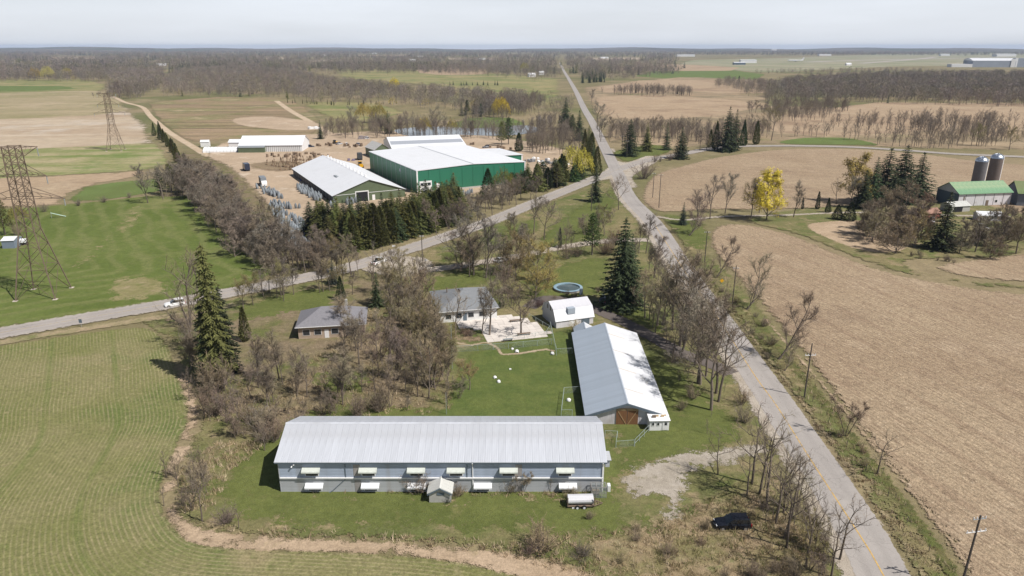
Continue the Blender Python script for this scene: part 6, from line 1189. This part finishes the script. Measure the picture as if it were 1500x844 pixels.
T(734, 172, 140, 'willow', YEL, 'yellow willow by the round lawn behind the yard'); T(622, 196, 170, 'willow', (.36, .28, .07), 'yellow willow beside the pond'); T(662, 194, 174, 'willow', (.36, .28, .07), 'low yellow willow beside the pond, right one'); T(534, 180, 148, 'willow', (.3, .22, .07), 'ochre willow above the yard, left one'); T(555, 180, 150, 'willow', (.3, .22, .07), 'ochre willow above the yard, right one'); T(578, 132, 113, 'willow', YEL, 'yellow willow within the brown woodland'); T(72, 118, 95, 'willow', (.33, .28, .1), 'large yellow willow in the left wood'); T(52, 118, 98, 'willow', (.34, .27, .08), 'ochre willow left of the large yellow one'); T(100, 117, 98, 'willow', (.34, .27, .08), 'ochre willow right of the large yellow one'); T(768, 106, 90, 'willow', (.34, .3, .1), 'pale green willow left of the road crest')
T(470, 204, 176, 'spruce', SPR, 'dark spruce at the back of the sandy yard'); T(569, 196, 162, 'spruce', SPR, 'dark pointed spruce behind the two-tone roof', wide=1.2); T(745, 212, 172, 'pine', GPINE, 'tall thin pine behind the warehouse'); T(735, 214, 178, 'pine', SPR2, 'second thin pine behind the warehouse'); T(760, 222, 195, 'cedar', GPINE, 'low green evergreen at the back corner of the warehouse', wide=1.5)
row_trees([(676, 172), (690, 168), (705, 172)], 6, 4, (9, 14), ['spruce', 'pine'], [SPR], 'dark conifer beside the round lawn', 'conifers by the round lawn', 307); row_trees([(655, 125), (730, 125)], 14, 4, (6, 8), ['spruce'], [SPR], 'small conifer in the far planted row', 'far planted conifers', 308)
row_trees([(418, 151), (500, 154), (580, 152)], 26, 4, (3, 5), ['slim'], [SPR2], 'small evergreen in the nursery line below the brown wood', 'nursery evergreens', 309)
# cedar hedge at left
row_trees([(231, 196), (246, 212), (258, 228), (270, 246), (280, 262)], 20, 1.6, (5.5, 9.5), ['cedar'], [CED, (.1, .095, .025), (.06, .075, .022)], 'golden green cedar in the hedge along the dirt track', 'cedar hedge', 310)
# bare hedge belt beside the sandy yard
row_trees([(258, 276), (292, 300), (332, 342), (372, 376), (408, 398)], 62, 2.0, (9, 12.5), ['maple', 'round', 'tall'], [BR, MAUVE, GREYB], 'bare grey brown tree in the long hedge belt left of the sandy yard', 'bare hedge belt', 311); row_trees([(280, 264), (318, 298), (362, 342), (408, 376), (452, 398)], 62, 2.0, (9, 12.5), ['maple', 'round', 'tall'], [BR, MAUVE, GREYB], 'bare grey brown tree in the long hedge belt left of the sandy yard', 'bare hedge belt', 312)
row_trees([(270, 258), (295, 268), (330, 300)], 22, 2, (8, 11), ['maple', 'round'], [BR, MAUVE], 'bare grey brown tree in the long hedge belt left of the sandy yard', 'bare hedge belt', 341)
T(217, 298, 243, 'maple', GREYB, 'bare tree standing alone at the left end of the hedge belt'); row_trees([(232, 288), (262, 290), (285, 296)], 7, 3, (9, 14), ['tall', 'maple'], [GREYB, BR], 'bare tree at the left end of the hedge belt', 'hedge belt end', 313); T(236, 285, 245, 'pine', SPR, 'dark thin pine among the trees at the hedge end'); T(252, 282, 240, 'pine', SPR2, 'second dark pine among the trees at the hedge end')
row_trees([(440, 396), (470, 398), (505, 402), (530, 404)], 14, 2.2, (7, 11), ['stemmed', 'tall'], [BR, BR2, OLV], 'brown bare tree along the road above the blurred hollow', 'trees above the road bend', 314); T(385, 432, 390, 'sparse', BR, 'gnarled bare tree at the road edge', which=1, wide=1.5); T(394, 430, 392, 'sparse', BR, 'second gnarled bare tree at the road edge', which=2, wide=1.3)
for x, y, w in ((65, 311, 4), (115, 302, 3), (152, 297, 3), (190, 290, 2.5)): tree(at(x, y), w, 'bush', MAUVE, {65: 'large mauve brown shrub by the pylon meadow', 115: 'mauve shrub on the top edge of the meadow', 152: 'low reddish shrub on the top edge of the meadow', 190: 'smallest shrub on the top edge of the meadow'}[x], 'shrub')
T(8, 345, 288, 'pine', SPR2, 'scruffy conifer at the left edge of the meadow'); T(30, 330, 300, 'willow', (.3, .26, .08), 'small yellowish tree behind the pylon'); T(25, 345, 325, 'bush', DUN, 'pale shrub beside the white trailer', cat='shrub')
# trees around the tall conifer and the thicket left of the barn
T(279, 478, 368, 'sparse', BR2, 'slender pale trunked tree left of the ragged tall column', which=2, wide=1.0); T(292, 488, 380, 'airy', BR2, 'bare reddish tree next to the ragged tall column', which=1); T(284, 510, 415, 'airy', BR2, 'bare brown tree left of the lower dark conifer', which=2)
row_trees([(274, 508), (280, 525), (288, 548)], 10, 1.2, (5, 9), ['stemmed', 'airy'], [BR2, RED, DUN], 'reddish brown bare tree along the crop field corner', 'crop corner trees', 315)
row_trees([(310, 580), (322, 610), (335, 640)], 14, 2, (3, 6.5), ['stemmed', 'airy', 'sapling'], [BR2, DUN, BR], 'scrubby brown bush below the tall conifer', 'bushes below the tall conifer', 316, 'shrub'); T(318, 575, 522, 'bush', DUN, 'pale tan bush right below the tall conifer', cat='shrub')
row_trees([(345, 600), (365, 622), (395, 640), (330, 660)], 18, 2.2, (2.5, 6), ['stemmed', 'airy', 'sapling', 'bush'], [BR, BR2, MAUVE], 'brown bare bush at the rear corner of the long barn', 'bushes behind the barn corner', 317, 'shrub')
row_trees([(268, 690), (280, 725), (290, 755)], 18, 1.6, (2.5, 5.5), ['stemmed', 'airy', 'sapling', 'sapling'], [BR2, MAUVE, BR], 'twiggy bush at the bend of the crop field', 'bushes at the crop field bend', 318, 'shrub'); T(296, 764, 690, 'sparse', BR, 'bare little tree with long shadow at the crop field bend', which=1); T(350, 775, 735, 'sapling', DUN, 'thin sapling on the dry margin left of the barn lawn'); T(330, 768, 742, 'bush', MAUVE, 'low bush on the dry margin left of the barn lawn', cat='shrub')
# hidden garden round the farmhouse
row_trees([(350, 560), (400, 580), (440, 590), (500, 585), (560, 575)], 15, 3, (5, 8), ['airy', 'maple', 'stemmed'], [MAUVE, BR2, GREYB], 'bare tree in the hollow in front of the brown farmhouse', 'trees before the farmhouse', 319); row_trees([(430, 605), (520, 607), (600, 605)], 9, 1, (3, 5), ['bush', 'stemmed'], [BR, BR2], 'brown bush right behind the long barn roof', 'bushes behind the long barn', 320, 'shrub'); T(500, 440, 405, 'cedar', SPR, 'dark evergreen behind the brown farmhouse'); T(360, 500, 450, 'cedar', SPR2, 'dark evergreen left of the brown farmhouse'); row_trees([(510, 520), (540, 540), (560, 560)], 7, 2.5, (7, 10), ['maple', 'tall'], [BR, MAUVE], 'bare tree right of the brown farmhouse', 'trees right of the farmhouse', 321)
row_trees([(350, 455), (400, 440), (460, 428), (540, 430)], 14, 2.5, (6, 10), ['maple', 'tall', 'bud'], [BR, OLV, GREYB], 'bare tree behind the brown farmhouse', 'trees behind the farmhouse', 354); row_trees([(520, 480), (545, 510), (575, 560), (600, 600)], 12, 3, (6, 9), ['airy', 'maple'], [BR2, MAUVE, DUN], 'bare tree right of the brown farmhouse', 'trees right of the farmhouse', 355); row_trees([(390, 560), (450, 575), (520, 580)], 10, 3, (6, 10), ['maple', 'tall'], [BR, MAUVE], 'bare tree in the hollow in front of the brown farmhouse', 'trees before the farmhouse', 356)
# the brown thicket
row_trees([(566, 440), (585, 470), (600, 510), (612, 550), (622, 600)], 18, 2, (7, 11), ['airy', 'tall', 'stemmed'], [DUN, DUN, BR2, OLV], 'tan bare tree on the left side of the brown thicket', 'left side of the brown thicket', 322); row_trees([(590, 440), (615, 470), (630, 510), (640, 550), (645, 595)], 19, 2, (7.5, 11.5), ['airy', 'tall', 'stemmed'], [DUN, DUN, BR2, OLV], 'tan bare tree in the middle of the brown thicket', 'middle of the brown thicket', 323); row_trees([(615, 455), (640, 485), (652, 520), (652, 570), (660, 600)], 8, 1.2, (6, 9), ['airy', 'bud', 'stemmed'], [DUN, OLV, BR2], 'bare tree on the pen side of the brown thicket', 'pen side of the brown thicket', 324)
T(688, 572, 530, 'bud', (.3, .22, .11), 'wide budding shrub spreading over the pen lawn', wide=1.4); T(672, 585, 550, 'stemmed', BR2, 'bare shrub at the lower left of the pen lawn'); row_trees([(575, 425), (600, 430), (625, 440)], 6, 2, (5, 8), ['stemmed', 'bud'], [DUN, BR2], 'brown shrub at the top of the thicket', 'shrubs at the thicket top', 325, 'shrub')
# lane and house trees
T(547, 412, 358, 'sparse', GREYB, 'bare forked tree in front of the pickup', which=0); T(587, 408, 362, 'maple', OLV, 'bare spreading tree at the side lane start'); T(608, 408, 376, 'sapling', RED, 'small reddish tree right of the side lane start')
T(694, 404, 308, 'maple', GREYB, 'largest bare tree on the side lane', which=2, wide=1.05); T(712, 408, 320, 'tall', GREYB, 'tall bare tree behind the bungalow roof'); T(738, 400, 345, 'maple', BR2, 'bare tree screening the white parked car'); T(670, 396, 366, 'sapling', BR, 'little bare tree on the lawn behind the bungalow'); T(755, 408, 345, 'olive', (.26, .22, .11), 'budding tree right of the white parked car')
T(784, 436, 358, 'olive', (.3, .25, .085), 'big olive budding tree with leaning trunk left of the pool', which=1, wide=1.15, rz=0); T(803, 416, 358, 'olive', (.28, .24, .09), 'olive budding tree just behind the leaning one', which=1)
T(717, 492, 418, 'tall', BR, 'bare tree at the patio in front of the bungalow', which=0, wide=1.3); T(706, 490, 430, 'tall', BR, 'slimmer bare tree left of the patio tree', which=1); T(763, 491, 420, 'maple', BR, 'bare spreading tree standing in the patio', which=0, wide=1.3); T(845, 490, 470, 'budbush', (.34, .26, .1), 'yellow brown shrub against the gambrel shed', cat='shrub'); T(735, 450, 425, 'cedar', GPINE, 'small green evergreen right of the bungalow'); row_trees([(680, 492), (700, 496)], 4, .8, (1.5, 2.5), ['bush'], [RED, BR], 'dark red brown shrub in the patio bed', 'shrubs in the patio bed', 326, 'shrub')
row_trees([(808, 436), (850, 436), (866, 428)], 4, .8, (1.2, 2.2), ['bush'], [BR, DUN], 'bare shrub at the foot of the round pool', 'shrubs by the pool', 370, 'shrub'); row_trees([(785, 450), (800, 446)], 3, .8, (1.5, 2.5), ['bush'], [(.1, .06, .06)], 'dark shrub left of the gambrel shed', 'dark shrubs by the shed', 327, 'shrub')
T(782, 344, 286, 'tall', BR, 'bare tree on the grass below the long road, left of two'); T(797, 352, 292, 'maple', GREYB, 'bare tree on the grass below the long road, right of two'); row_trees([(655, 335), (690, 318), (730, 302), (770, 290)], 14, 2.2, (7, 11), ['tall', 'maple', 'stemmed'], [BR, MAUVE, BR2], 'bare roadside tree below the green warehouse', 'roadside trees below the warehouse', 328); row_trees([(755, 345), (740, 370), (770, 380)], 5, 3, (7, 10), ['tall', 'bud'], [BR2, OLV], 'bare tree on the grass above the olive tree', 'trees above the olive tree', 329); T(885, 345, 300, 'maple', OLV, 'budding tree right of the light green pine'); T(906, 308, 260, 'maple', BR, 'bare tree right beside the road below the crossroads'); T(830, 380, 352, 'bush', BR2, 'bare shrub left of the light green pine', cat='shrub'); row_trees([(846, 372), (880, 372), (905, 360)], 5, 2, (3, 6), ['bush', 'stemmed'], [BR, RED], 'brown shrub under the light green pine', 'shrubs under the pine', 330, 'shrub'); T(942, 262, 235, 'bush', MAUVE, 'round grey shrub at the inside corner of the crossroads', cat='shrub', wide=1.1); row_trees([(955, 240), (975, 235), (990, 232)], 4, 1.5, (2.5, 5), ['bush'], [BR, MAUVE], 'low shrub along the side road corner', 'shrubs on the side road corner', 331, 'shrub')
row_trees([(620, 350), (680, 330), (740, 306), (790, 290)], 14, 2.5, (8, 12), ['airy', 'maple'], [BR2, GREYB, BR], 'bare roadside tree below the green warehouse', 'roadside trees below the warehouse', 360); row_trees([(650, 402), (700, 396), (745, 392), (785, 385)], 10, 2.5, (8, 12), ['airy', 'maple', 'olive'], [BR2, BR, OLV], 'bare tree along the side lane behind the bungalow', 'side lane trees', 361); row_trees([(730, 430), (752, 445), (768, 455)], 6, 2, (6, 10), ['airy', 'maple'], [BR2, BR], 'bare tree between the bungalow and the olive tree', 'trees between bungalow and olive tree', 362); row_trees([(800, 375), (840, 355), (880, 340), (905, 330)], 9, 3, (5, 9), ['airy', 'stemmed'], [BR2, GREYB, RED], 'bare tree near the light green pine', 'trees near the light green pine', 363); row_trees([(925, 470), (950, 480), (975, 495), (1000, 520)], 6, 1.5, (5, 9), ['airy', 'maple'], [BR2, BR], 'bare tree along the dark driveway', 'trees along the dark driveway', 364); row_trees([(560, 395), (600, 405), (640, 412)], 6, 2, (5, 8), ['airy', 'stemmed'], [DUN, BR2], 'bare small tree along the side lane lawn', 'small trees on the side lane lawn', 365)
# trees along the road west side
for x, yb, yt, k, w, c, l in ((946, 372, 318, 'tall', 0, GREYB, 'grey bare tree between the big spruce and the road'), (936, 372, 325, 'tall', 2, BR, 'bare tree just right of the big spruce top'), (958, 408, 345, 'maple', 1, BR, 'bare tree on the road bank right of the big spruce'), (963, 478, 396, 'maple', 0, BR2, 'reddish bare tree on the lawn right of the big spruce'), (985, 484, 378, 'tall', 1, BR2, 'bare tree at the dark driveway, left of the group'), (996, 508, 370, 'maple', 2, BR2, 'widest bare tree at the dark driveway'), (1004, 500, 385, 'tall', 0, BR, 'bare tree right of the widest one at the driveway'), (1022, 562, 430, 'maple', 1, GREYB, 'bare tree over the driveway mouth'), (1034, 552, 440, 'tall', 2, BR, 'thin bare tree behind the driveway mouth'), (1042, 602, 448, 'maple', 0, BR, 'biggest bare tree on the lawn beside the road'), (1052, 590, 470, 'sparse', 1, BR, 'open bare tree reaching over the road'), (1016, 470, 400, 'tall', 0, BR, 'bare tree on the verge above the driveway')): T(x, yb, yt, k, c, l, which=w)
row_trees([(965, 465), (985, 490), (1010, 530), (1035, 580)], 9, 1.6, (10, 14.5), ['maple', 'maple', 'airy'], [BR, BR2, GREYB], 'wide bare tree in the clump between the gabled barn and the road', 'clump between barn and road', 367, wide=(1.15, 1.5)); row_trees([(1000, 540), (1035, 590), (1065, 640)], 8, 1.5, (1.5, 3.5), ['bush', 'sapling'], [BR2, DUN], 'undergrowth shrub below the roadside clump', 'undergrowth of the roadside clump', 368, 'shrub'); row_trees([(1110, 700), (1140, 750), (1175, 805)], 9, 1.6, (6, 10), ['airy', 'sparse'], [BR2, BR], 'bare tree in the roadside row behind the black car', 'roadside row behind the black car', 369)
row_trees([(940, 385), (965, 420), (985, 450)], 6, 1.6, (6, 9), ['tall', 'maple'], [BR, BR2], 'bare tree in the strip between the spruce and the road', 'trees along the upper road bank', 332); row_trees([(1060, 560), (1080, 600), (1090, 640)], 5, 1.2, (2, 4), ['bush', 'sapling'], [BR, DUN], 'small bush on the road bank', 'bushes on the road bank', 333, 'shrub'); T(985, 532, 512, 'bush', BR2, 'low bare shrub beside the dark driveway', cat='shrub'); T(942, 580, 555, 'bush', OLV, 'low olive shrub on the lawn right of the gabled barn', cat='shrub')
for x, yb, yt, k, w, c, l in ((1052, 696, 632, 'sparse', 1, BR, 'small bare tree on the gravel patch edge'), (1101, 709, 598, 'sparse', 0, BR, 'forked bare tree above the black car'), (1112, 725, 620, 'sparse', 2, BR, 'bare tree leaning over the road edge'), (1123, 742, 618, 'sparse', 1, BR, 'crooked bare tree right of the forked one'), (1135, 768, 660, 'sparse', 2, BR2, 'bare tree right of the black car'), (1153, 804, 690, 'sparse', 0, BR, 'bare tree below the black car at the road side'), (1147, 790, 680, 'sparse', 1, BR2, 'second bare tree below the black car'), (1180, 832, 730, 'sparse', 2, BR, 'bare tree near the lower edge beside the road'), (1217, 846, 752, 'sparse', 0, BR, 'lowest bare tree beside the road')): T(x, yb, yt, k, c, l, which=w)
row_trees([(1150, 760), (1175, 800), (1200, 835), (1225, 860)], 16, 1.5, (3, 6), ['sapling', 'stemmed', 'sparse'], [BR, BR2, OLV], 'thin sapling in the roadside scrub at the lower right', 'saplings in the roadside scrub', 334); row_trees([(1090, 830), (1130, 850), (1170, 860)], 6, 1.5, (1.5, 3), ['bush'], [BR, BR2], 'low bush in the weeds at the lower edge', 'bushes in the lower weeds', 335, 'shrub')
# shrubs round the barn
T(612, 722, 690, 'bush', BR, 'dense bare shrub left of the small block shed', cat='shrub', wide=1.15); T(766, 722, 684, 'stemmed', DUN, 'tall bare shrub against the barn front', cat='shrub'); T(748, 722, 700, 'bush', BR, 'dark bare shrub at the barn door', cat='shrub'); T(670, 728, 708, 'bush', BR2, 'small shrub right of the block shed', cat='shrub'); T(838, 735, 712, 'bush', BR2, 'brown scrub left of the old trailer', cat='shrub'); T(806, 722, 700, 'sapling', DUN, 'thin weeds below the last awning', cat='shrub'); T(655, 738, 728, 'bush', (.04, .05, .03), 'little dark shrub at the block shed corner', cat='shrub')
T(792, 808, 766, 'bush', DUN, 'large tan shrub on the weedy margin below the barn', cat='shrub', wide=1.3); T(852, 818, 798, 'bush', (.12, .1, .08), 'dark brush heap on the weedy ground', cat='brush heap', wide=1.4); T(775, 812, 792, 'bush', MAUVE, 'greyish shrub left of the large tan one', cat='shrub'); row_trees([(900, 790), (960, 800), (1010, 815), (1060, 820)], 8, 2, (1, 2.2), ['bush'], [DUN, BR2], 'low dry bush on the weedy ground below the black car', 'dry bushes on the weedy ground', 336, 'shrub')
# east side of the road
for x, yb, yt, k, w, c, l, rz, wd in ((1047, 408, 345, 'lean', 0, BR, 'leaning willow nearest the yellow sign', .2, 1.15), (1092, 455, 378, 'lean', 1, BR, 'leaning bare tree behind the second pole', .1, 1.1), (1138, 528, 425, 'lean', 0, BR, 'largest leaning bare tree beside the road', .15, 1.05), (1008, 346, 288, 'lean', 1, MAUVE, 'leaning bare tree with broken trunk at the field drive', .1, 1.3), (1148, 545, 500, 'lean', 1, BR, 'small bare tree below the largest leaning one', .2, 1), (1238, 640, 574, 'stemmed', 0, BR, 'bare bush tree at the stubble field edge', None, .9), (1284, 696, 634, 'sparse', 0, BR, 'open bare tree by the ditch of the stubble field', None, 1.15), (1022, 330, 282, 'tall', 0, MAUVE, 'bare tree right of the broken leaning one', None, 1.1), (1040, 321, 256, 'maple', 0, GREYB, 'grey bare tree left of the farm drive', None, .9), (1062, 313, 255, 'maple', 1, GREYB, 'second grey bare tree beside the farm drive', None, .9), (1100, 320, 262, 'bud', 0, OLV, 'budding tree left of the golden willow', None, .85), (1162, 319, 268, 'tall', 1, GREYB, 'pale bare tree right of the golden willow', None, 1), (1112, 312, 262, 'tall', 2, GREYB, 'grey bare tree behind the golden willow', None, .9)): T(x, yb, yt, k, c, l, which=w, rz=rz, wide=wd)
T(1000, 330, 296, 'spruce', BLUE, 'small grey spruce at the field drive'); row_trees([(1050, 425), (1080, 440), (1110, 470), (1140, 535)], 8, 1.3, (1.2, 2.6), ['bush'], [BR, OLV], 'low scrub under the leaning trees', 'scrub under the leaning trees', 337, 'shrub'); row_trees([(1215, 615), (1260, 665), (1310, 730), (1350, 790)], 9, .8, (.9, 2.0), ['sapling', 'bush'], [BR, DUN], 'small sapling along the field ditch', 'saplings along the field ditch', 338, 'shrub')
# right farm
for x, yb, yt, k, w, c, l, wd in ((1293, 298, 217, 'spruce', 1, SPR, 'leftmost tall spruce of the farm group', 1.9), (1317, 292, 212, 'broad', 0, SPR, 'tallest dark spruce of the farm group', 1.3), (1343, 290, 223, 'spruce', 1, SPR, 'rightmost tall spruce of the farm group', 1.8), (1276, 302, 230, 'broad', 1, SPR, 'broad spruce left of the tall farm spruces', .9), (1262, 306, 248, 'broad', 0, SPR, 'lower spruce at the left of the farm group', 1), (1330, 300, 262, 'broad', 1, SPR, 'short spruce under the tall farm spruces', 1.1), (1378, 366, 281, 'spruce', 0, SPR, 'lone dark spruce in front of the whitewashed barn', 1.35), (1197, 307, 281, 'slim', 0, SPR, 'slender dark cedar on the farm lawn', 1.2), (1175, 307, 290, 'slim', 0, BLUE, 'tiny slender cedar left of the slender one', 1.2), (1212, 312, 290, 'cedar', 0, SPR, 'small dark evergreen on the farm lawn', 1.2), (1226, 322, 300, 'cedar', 1, SPR, 'squat dark evergreen at the left of the farm', 1.8), (1244, 324, 296, 'cedar', 1, SPR, 'dark evergreen mound below the farm spruces', 1.7)): T(x, yb, yt, k, c, l, which=w, wide=wd)
for x, yb, yt, k, c, l, wd in ((1292, 338, 276, 'round', BR2, 'wide reddish brown tree below the farm spruces', 1.2), (1322, 335, 272, 'round', BR2, 'rounded reddish brown tree left of the red shed', 1.15), (1345, 345, 288, 'round', (.3, .19, .14), 'reddish tree in front of the red shed', 1.1), (1278, 356, 308, 'round', DUN, 'light brown rounded tree at the lower left of the farm', 1.3), (1312, 372, 318, 'round', DUN, 'light brown tree in the middle of the farm bushes', 1.35), (1340, 362, 312, 'round', (.27, .21, .12), 'tan budding tree left of the lone spruce', 1.2), (1428, 370, 312, 'maple', BR, 'dark limbed tree below the white-roofed hut', 1.2), (1465, 362, 300, 'round', BR2, 'large brown rounded tree below the mossy roof', 1.3), (1488, 372, 316, 'bud', (.26, .21, .12), 'brown budding tree at the right edge', 1.2), (1405, 372, 338, 'round', BR2, 'brown shrub right of the lone spruce', 1.3), (1450, 380, 345, 'round', BR2, 'brown shrub under the large rounded tree', 1.3), (1225, 300, 262, 'sparse', GREYB, 'thin bare tree left of the farm spruces', 1), (1245, 305, 258, 'tall', GREYB, 'bare tree at the back of the farm lawn', 1)): T(x, yb, yt, k, c, l, wide=wd)
row_trees([(1262, 345), (1300, 352), (1345, 352)], 7, 3, (8, 12), ['round'], [BR2, DUN, (.26, .18, .13)], 'brown rounded tree in the bushy mass of the right farm', 'bushy mass of the right farm', 357); row_trees([(1410, 368), (1450, 355), (1490, 350)], 5, 3, (7, 11), ['round'], [BR2, BR], 'brown rounded tree in front of the farm barns', 'trees before the farm barns', 358)
row_trees([(1335, 374), (1365, 380), (1400, 384)], 7, 1.5, (1.2, 2.4), ['bush'], [BR, (.12, .1, .07)], 'low dark shrub on the farm bank', 'shrubs on the farm bank', 339, 'shrub')
# tree lines beyond the upper field and round the crossroads
row_trees([(1120, 196), (1180, 199), (1260, 205), (1340, 216), (1400, 214)], 34, 7, (7, 12), ['airy'], [GREYB, BR], 'thin bare tree in the line along the side road', 'bare trees along the side road', 342); row_trees([(1200, 180), (1290, 186), (1380, 188), (1470, 196), (1520, 200)], 52, 14, (7, 13), ['airy'], [GREYB, BR, MAUVE], 'thin bare tree in the scattered line on the tan field', 'bare trees on the tan field', 343); row_trees([(1110, 170), (1150, 164), (1200, 160), (1240, 160)], 34, 16, (8, 13), ['maple', 'stemmed'], [GREYB, BR], 'bare tree at the left end of the big wood', 'trees at the end of the big wood', 344)
T(1130, 206, 155, 'maple', OLV, 'large budding tree beside the side road'); T(1430, 214, 182, 'bud', OLV, 'rounded olive tree beside the farm track'); T(1478, 220, 186, 'bud', OLV, 'larger olive tree near the right edge'); T(1500, 218, 190, 'maple', BR2, 'bare tree on the farm track at the right edge')
row_trees([(890, 205), (920, 200), (960, 200), (1000, 203), (1040, 207)], 24, 4, (9, 14), ['airy', 'maple'], [GREYB, BR, MAUVE], 'grey bare tree behind the grass island spruces', 'grey trees behind the grass island', 345); row_trees([(1010, 215), (1035, 222), (1100, 205), (1120, 200)], 12, 3, (8, 12), ['maple', 'tall'], [GREYB, BR2], 'bare tree among the side road evergreens', 'bare trees at the side road', 346); T(875, 190, 150, 'maple', GREYB, 'grey bare tree right of the straight road', wide=1.1); T(866, 152, 131, 'maple', GREYB, 'grey bare tree on the right verge up the straight road'); T(880, 208, 172, 'tall', GREYB, 'tall bare tree right of the straight road')
row_trees([(895, 138), (940, 136), (1000, 139), (1012, 140)], 34, 6, (9, 13), ['airy'], [GREYB, MAUVE], 'bare tree in the thin line crossing the ploughed field', 'thin tree line in the ploughed field', 347); row_trees([(1055, 125), (1075, 123), (1120, 127), (1135, 140)], 14, 8, (8, 13), ['maple'], [GREYB, BR], 'bare tree between the far tan fields', 'trees between the far fields', 348)
row_trees([(775, 225), (800, 215), (822, 205), (845, 215)], 16, 4, (8, 13), ['airy', 'maple'], [GREYB, BR], 'bare tree behind the golden willow', 'trees behind the golden willow', 349); row_trees([(775, 195), (800, 190), (825, 186)], 14, 4, (8, 11), ['poplar'], [(.42, .38, .34)], 'pale stemmed birch in the grove left of the straight road', 'pale birch grove', 350)
row_trees([(478, 200), (510, 198), (550, 196), (600, 198), (640, 196), (700, 200)], 30, 4, (8, 12), ['airy', 'maple'], [BR, GREYB, OLV, MAUVE], 'bare tree along the back of the sandy yard', 'trees behind the sandy yard', 351); T(516, 198, 156, 'maple', GREYB, 'widest bare tree behind the sandy yard'); T(640, 200, 156, 'maple', GREYB, 'tall bare tree in front of the pond')
row_trees([(170, 138), (190, 142), (205, 145)], 10, 6, (12, 18), ['maple', 'tall'], [GREYB, MAUVE], 'tall bare tree at the head of the dirt track', 'trees at the track head', 352); row_trees([(140, 144), (160, 142)], 5, 5, (6, 9), ['maple'], [GREYB], 'small bare tree on the hay field corner', 'trees at the hay field corner', 353)
plant_the_rest(290 - sum(1 for o in COL.objects if o.name.startswith('bare_tree') and 'category' in o))
# dry grass clumps near the camera
def tuft(seed, n=14):
    r = rnd(seed); C = MB()
    for i in range(n):
        a = r.uniform(0, 6.283); p = Vector((r.gauss(0, .12), r.gauss(0, .12), 0)); sliver(C, p, p + Vector((math.cos(a) * r.uniform(.1, .35), math.sin(a) * r.uniform(.1, .35), r.uniform(.25, .75))), .03, r)
    return C.rawmesh('grass_tuft', M_TWIG)
TF = [tuft(s) for s in (1, 2, 3)]; source('dry_tufts', TF, [(.4, .31, .19), (.3, .23, .14), (.46, .37, .25)]); source('green_tufts', TF, [(.14, .16, .05), (.2, .18, .08), (.3, .25, .13)])
def tufts(px, sp, h, src, label, seed): p = area_pts(px, sp, seed); r = rnd(seed); scatter('dry_grass', p, [10 * r.uniform(*h) for _ in p], src, label, 'dry grass', 1.2)
tufts([(420, 723), (628, 724), (700, 728), (826, 732), (880, 742), (870, 724), (640, 722)], .55, (.6, 1.3), 'dry_tufts', 'dry weeds along the foot of the long barn', 401)
tufts([(320, 770), (560, 785), (760, 795), (860, 775), (960, 770), (1010, 740), (1110, 720), (1180, 790), (1240, 860), (900, 870), (860, 850), (720, 812), (560, 796), (340, 785)], .8, (.6, 1.5), 'dry_tufts', 'dry grass on the weedy margin below the barn', 402)
tufts([(262, 690), (320, 650), (400, 645), (330, 700), (315, 745), (270, 760)], .6, (.7, 1.5), 'dry_tufts', 'dry grass beside the crop field bend', 403)
tufts([(960, 770), (1100, 700), (1130, 710), (1210, 830), (1180, 860), (960, 860)], .9, (.7, 1.4), 'green_tufts', 'green weeds under the roadside trees', 404)
tufts([(1126, 535), (1165, 520), (1250, 635), (1360, 785), (1430, 880), (1370, 870), (1290, 760), (1222, 664)], .8, (.5, 1.3), 'dry_tufts', 'dry grass along the right hand ditch', 405)
tufts([(1010, 400), (1050, 395), (1130, 500), (1125, 535)], 1.0, (.6, 1.4), 'green_tufts', 'rough grass below the leaning trees', 406)
tufts([(560, 440), (650, 450), (665, 600), (610, 610), (300, 620), (290, 560), (420, 560)], 1.1, (.6, 1.6), 'dry_tufts', 'dry undergrowth of the thicket', 407)
# ------------------------------------------------------------ air: pale haze over the whole country
hz = MB(); hz.box(-16000, -600, -1.5, 16000, 15500, 84)
N = bpy.data.materials.new('haze'); N.use_nodes = True; nt = N.node_tree; nt.nodes.clear()
pv = nt.nodes.new('ShaderNodeVolumePrincipled'); pv.inputs['Color'].default_value = (.6, .74, 1, 1); pv.inputs['Density'].default_value = 6e-5; pv.inputs['Anisotropy'].default_value = 0.0
no = nt.nodes.new('ShaderNodeOutputMaterial'); nt.links.new(pv.outputs[0], no.inputs['Volume'])
o = hz.build('haze', N); o['kind'] = 'stuff'
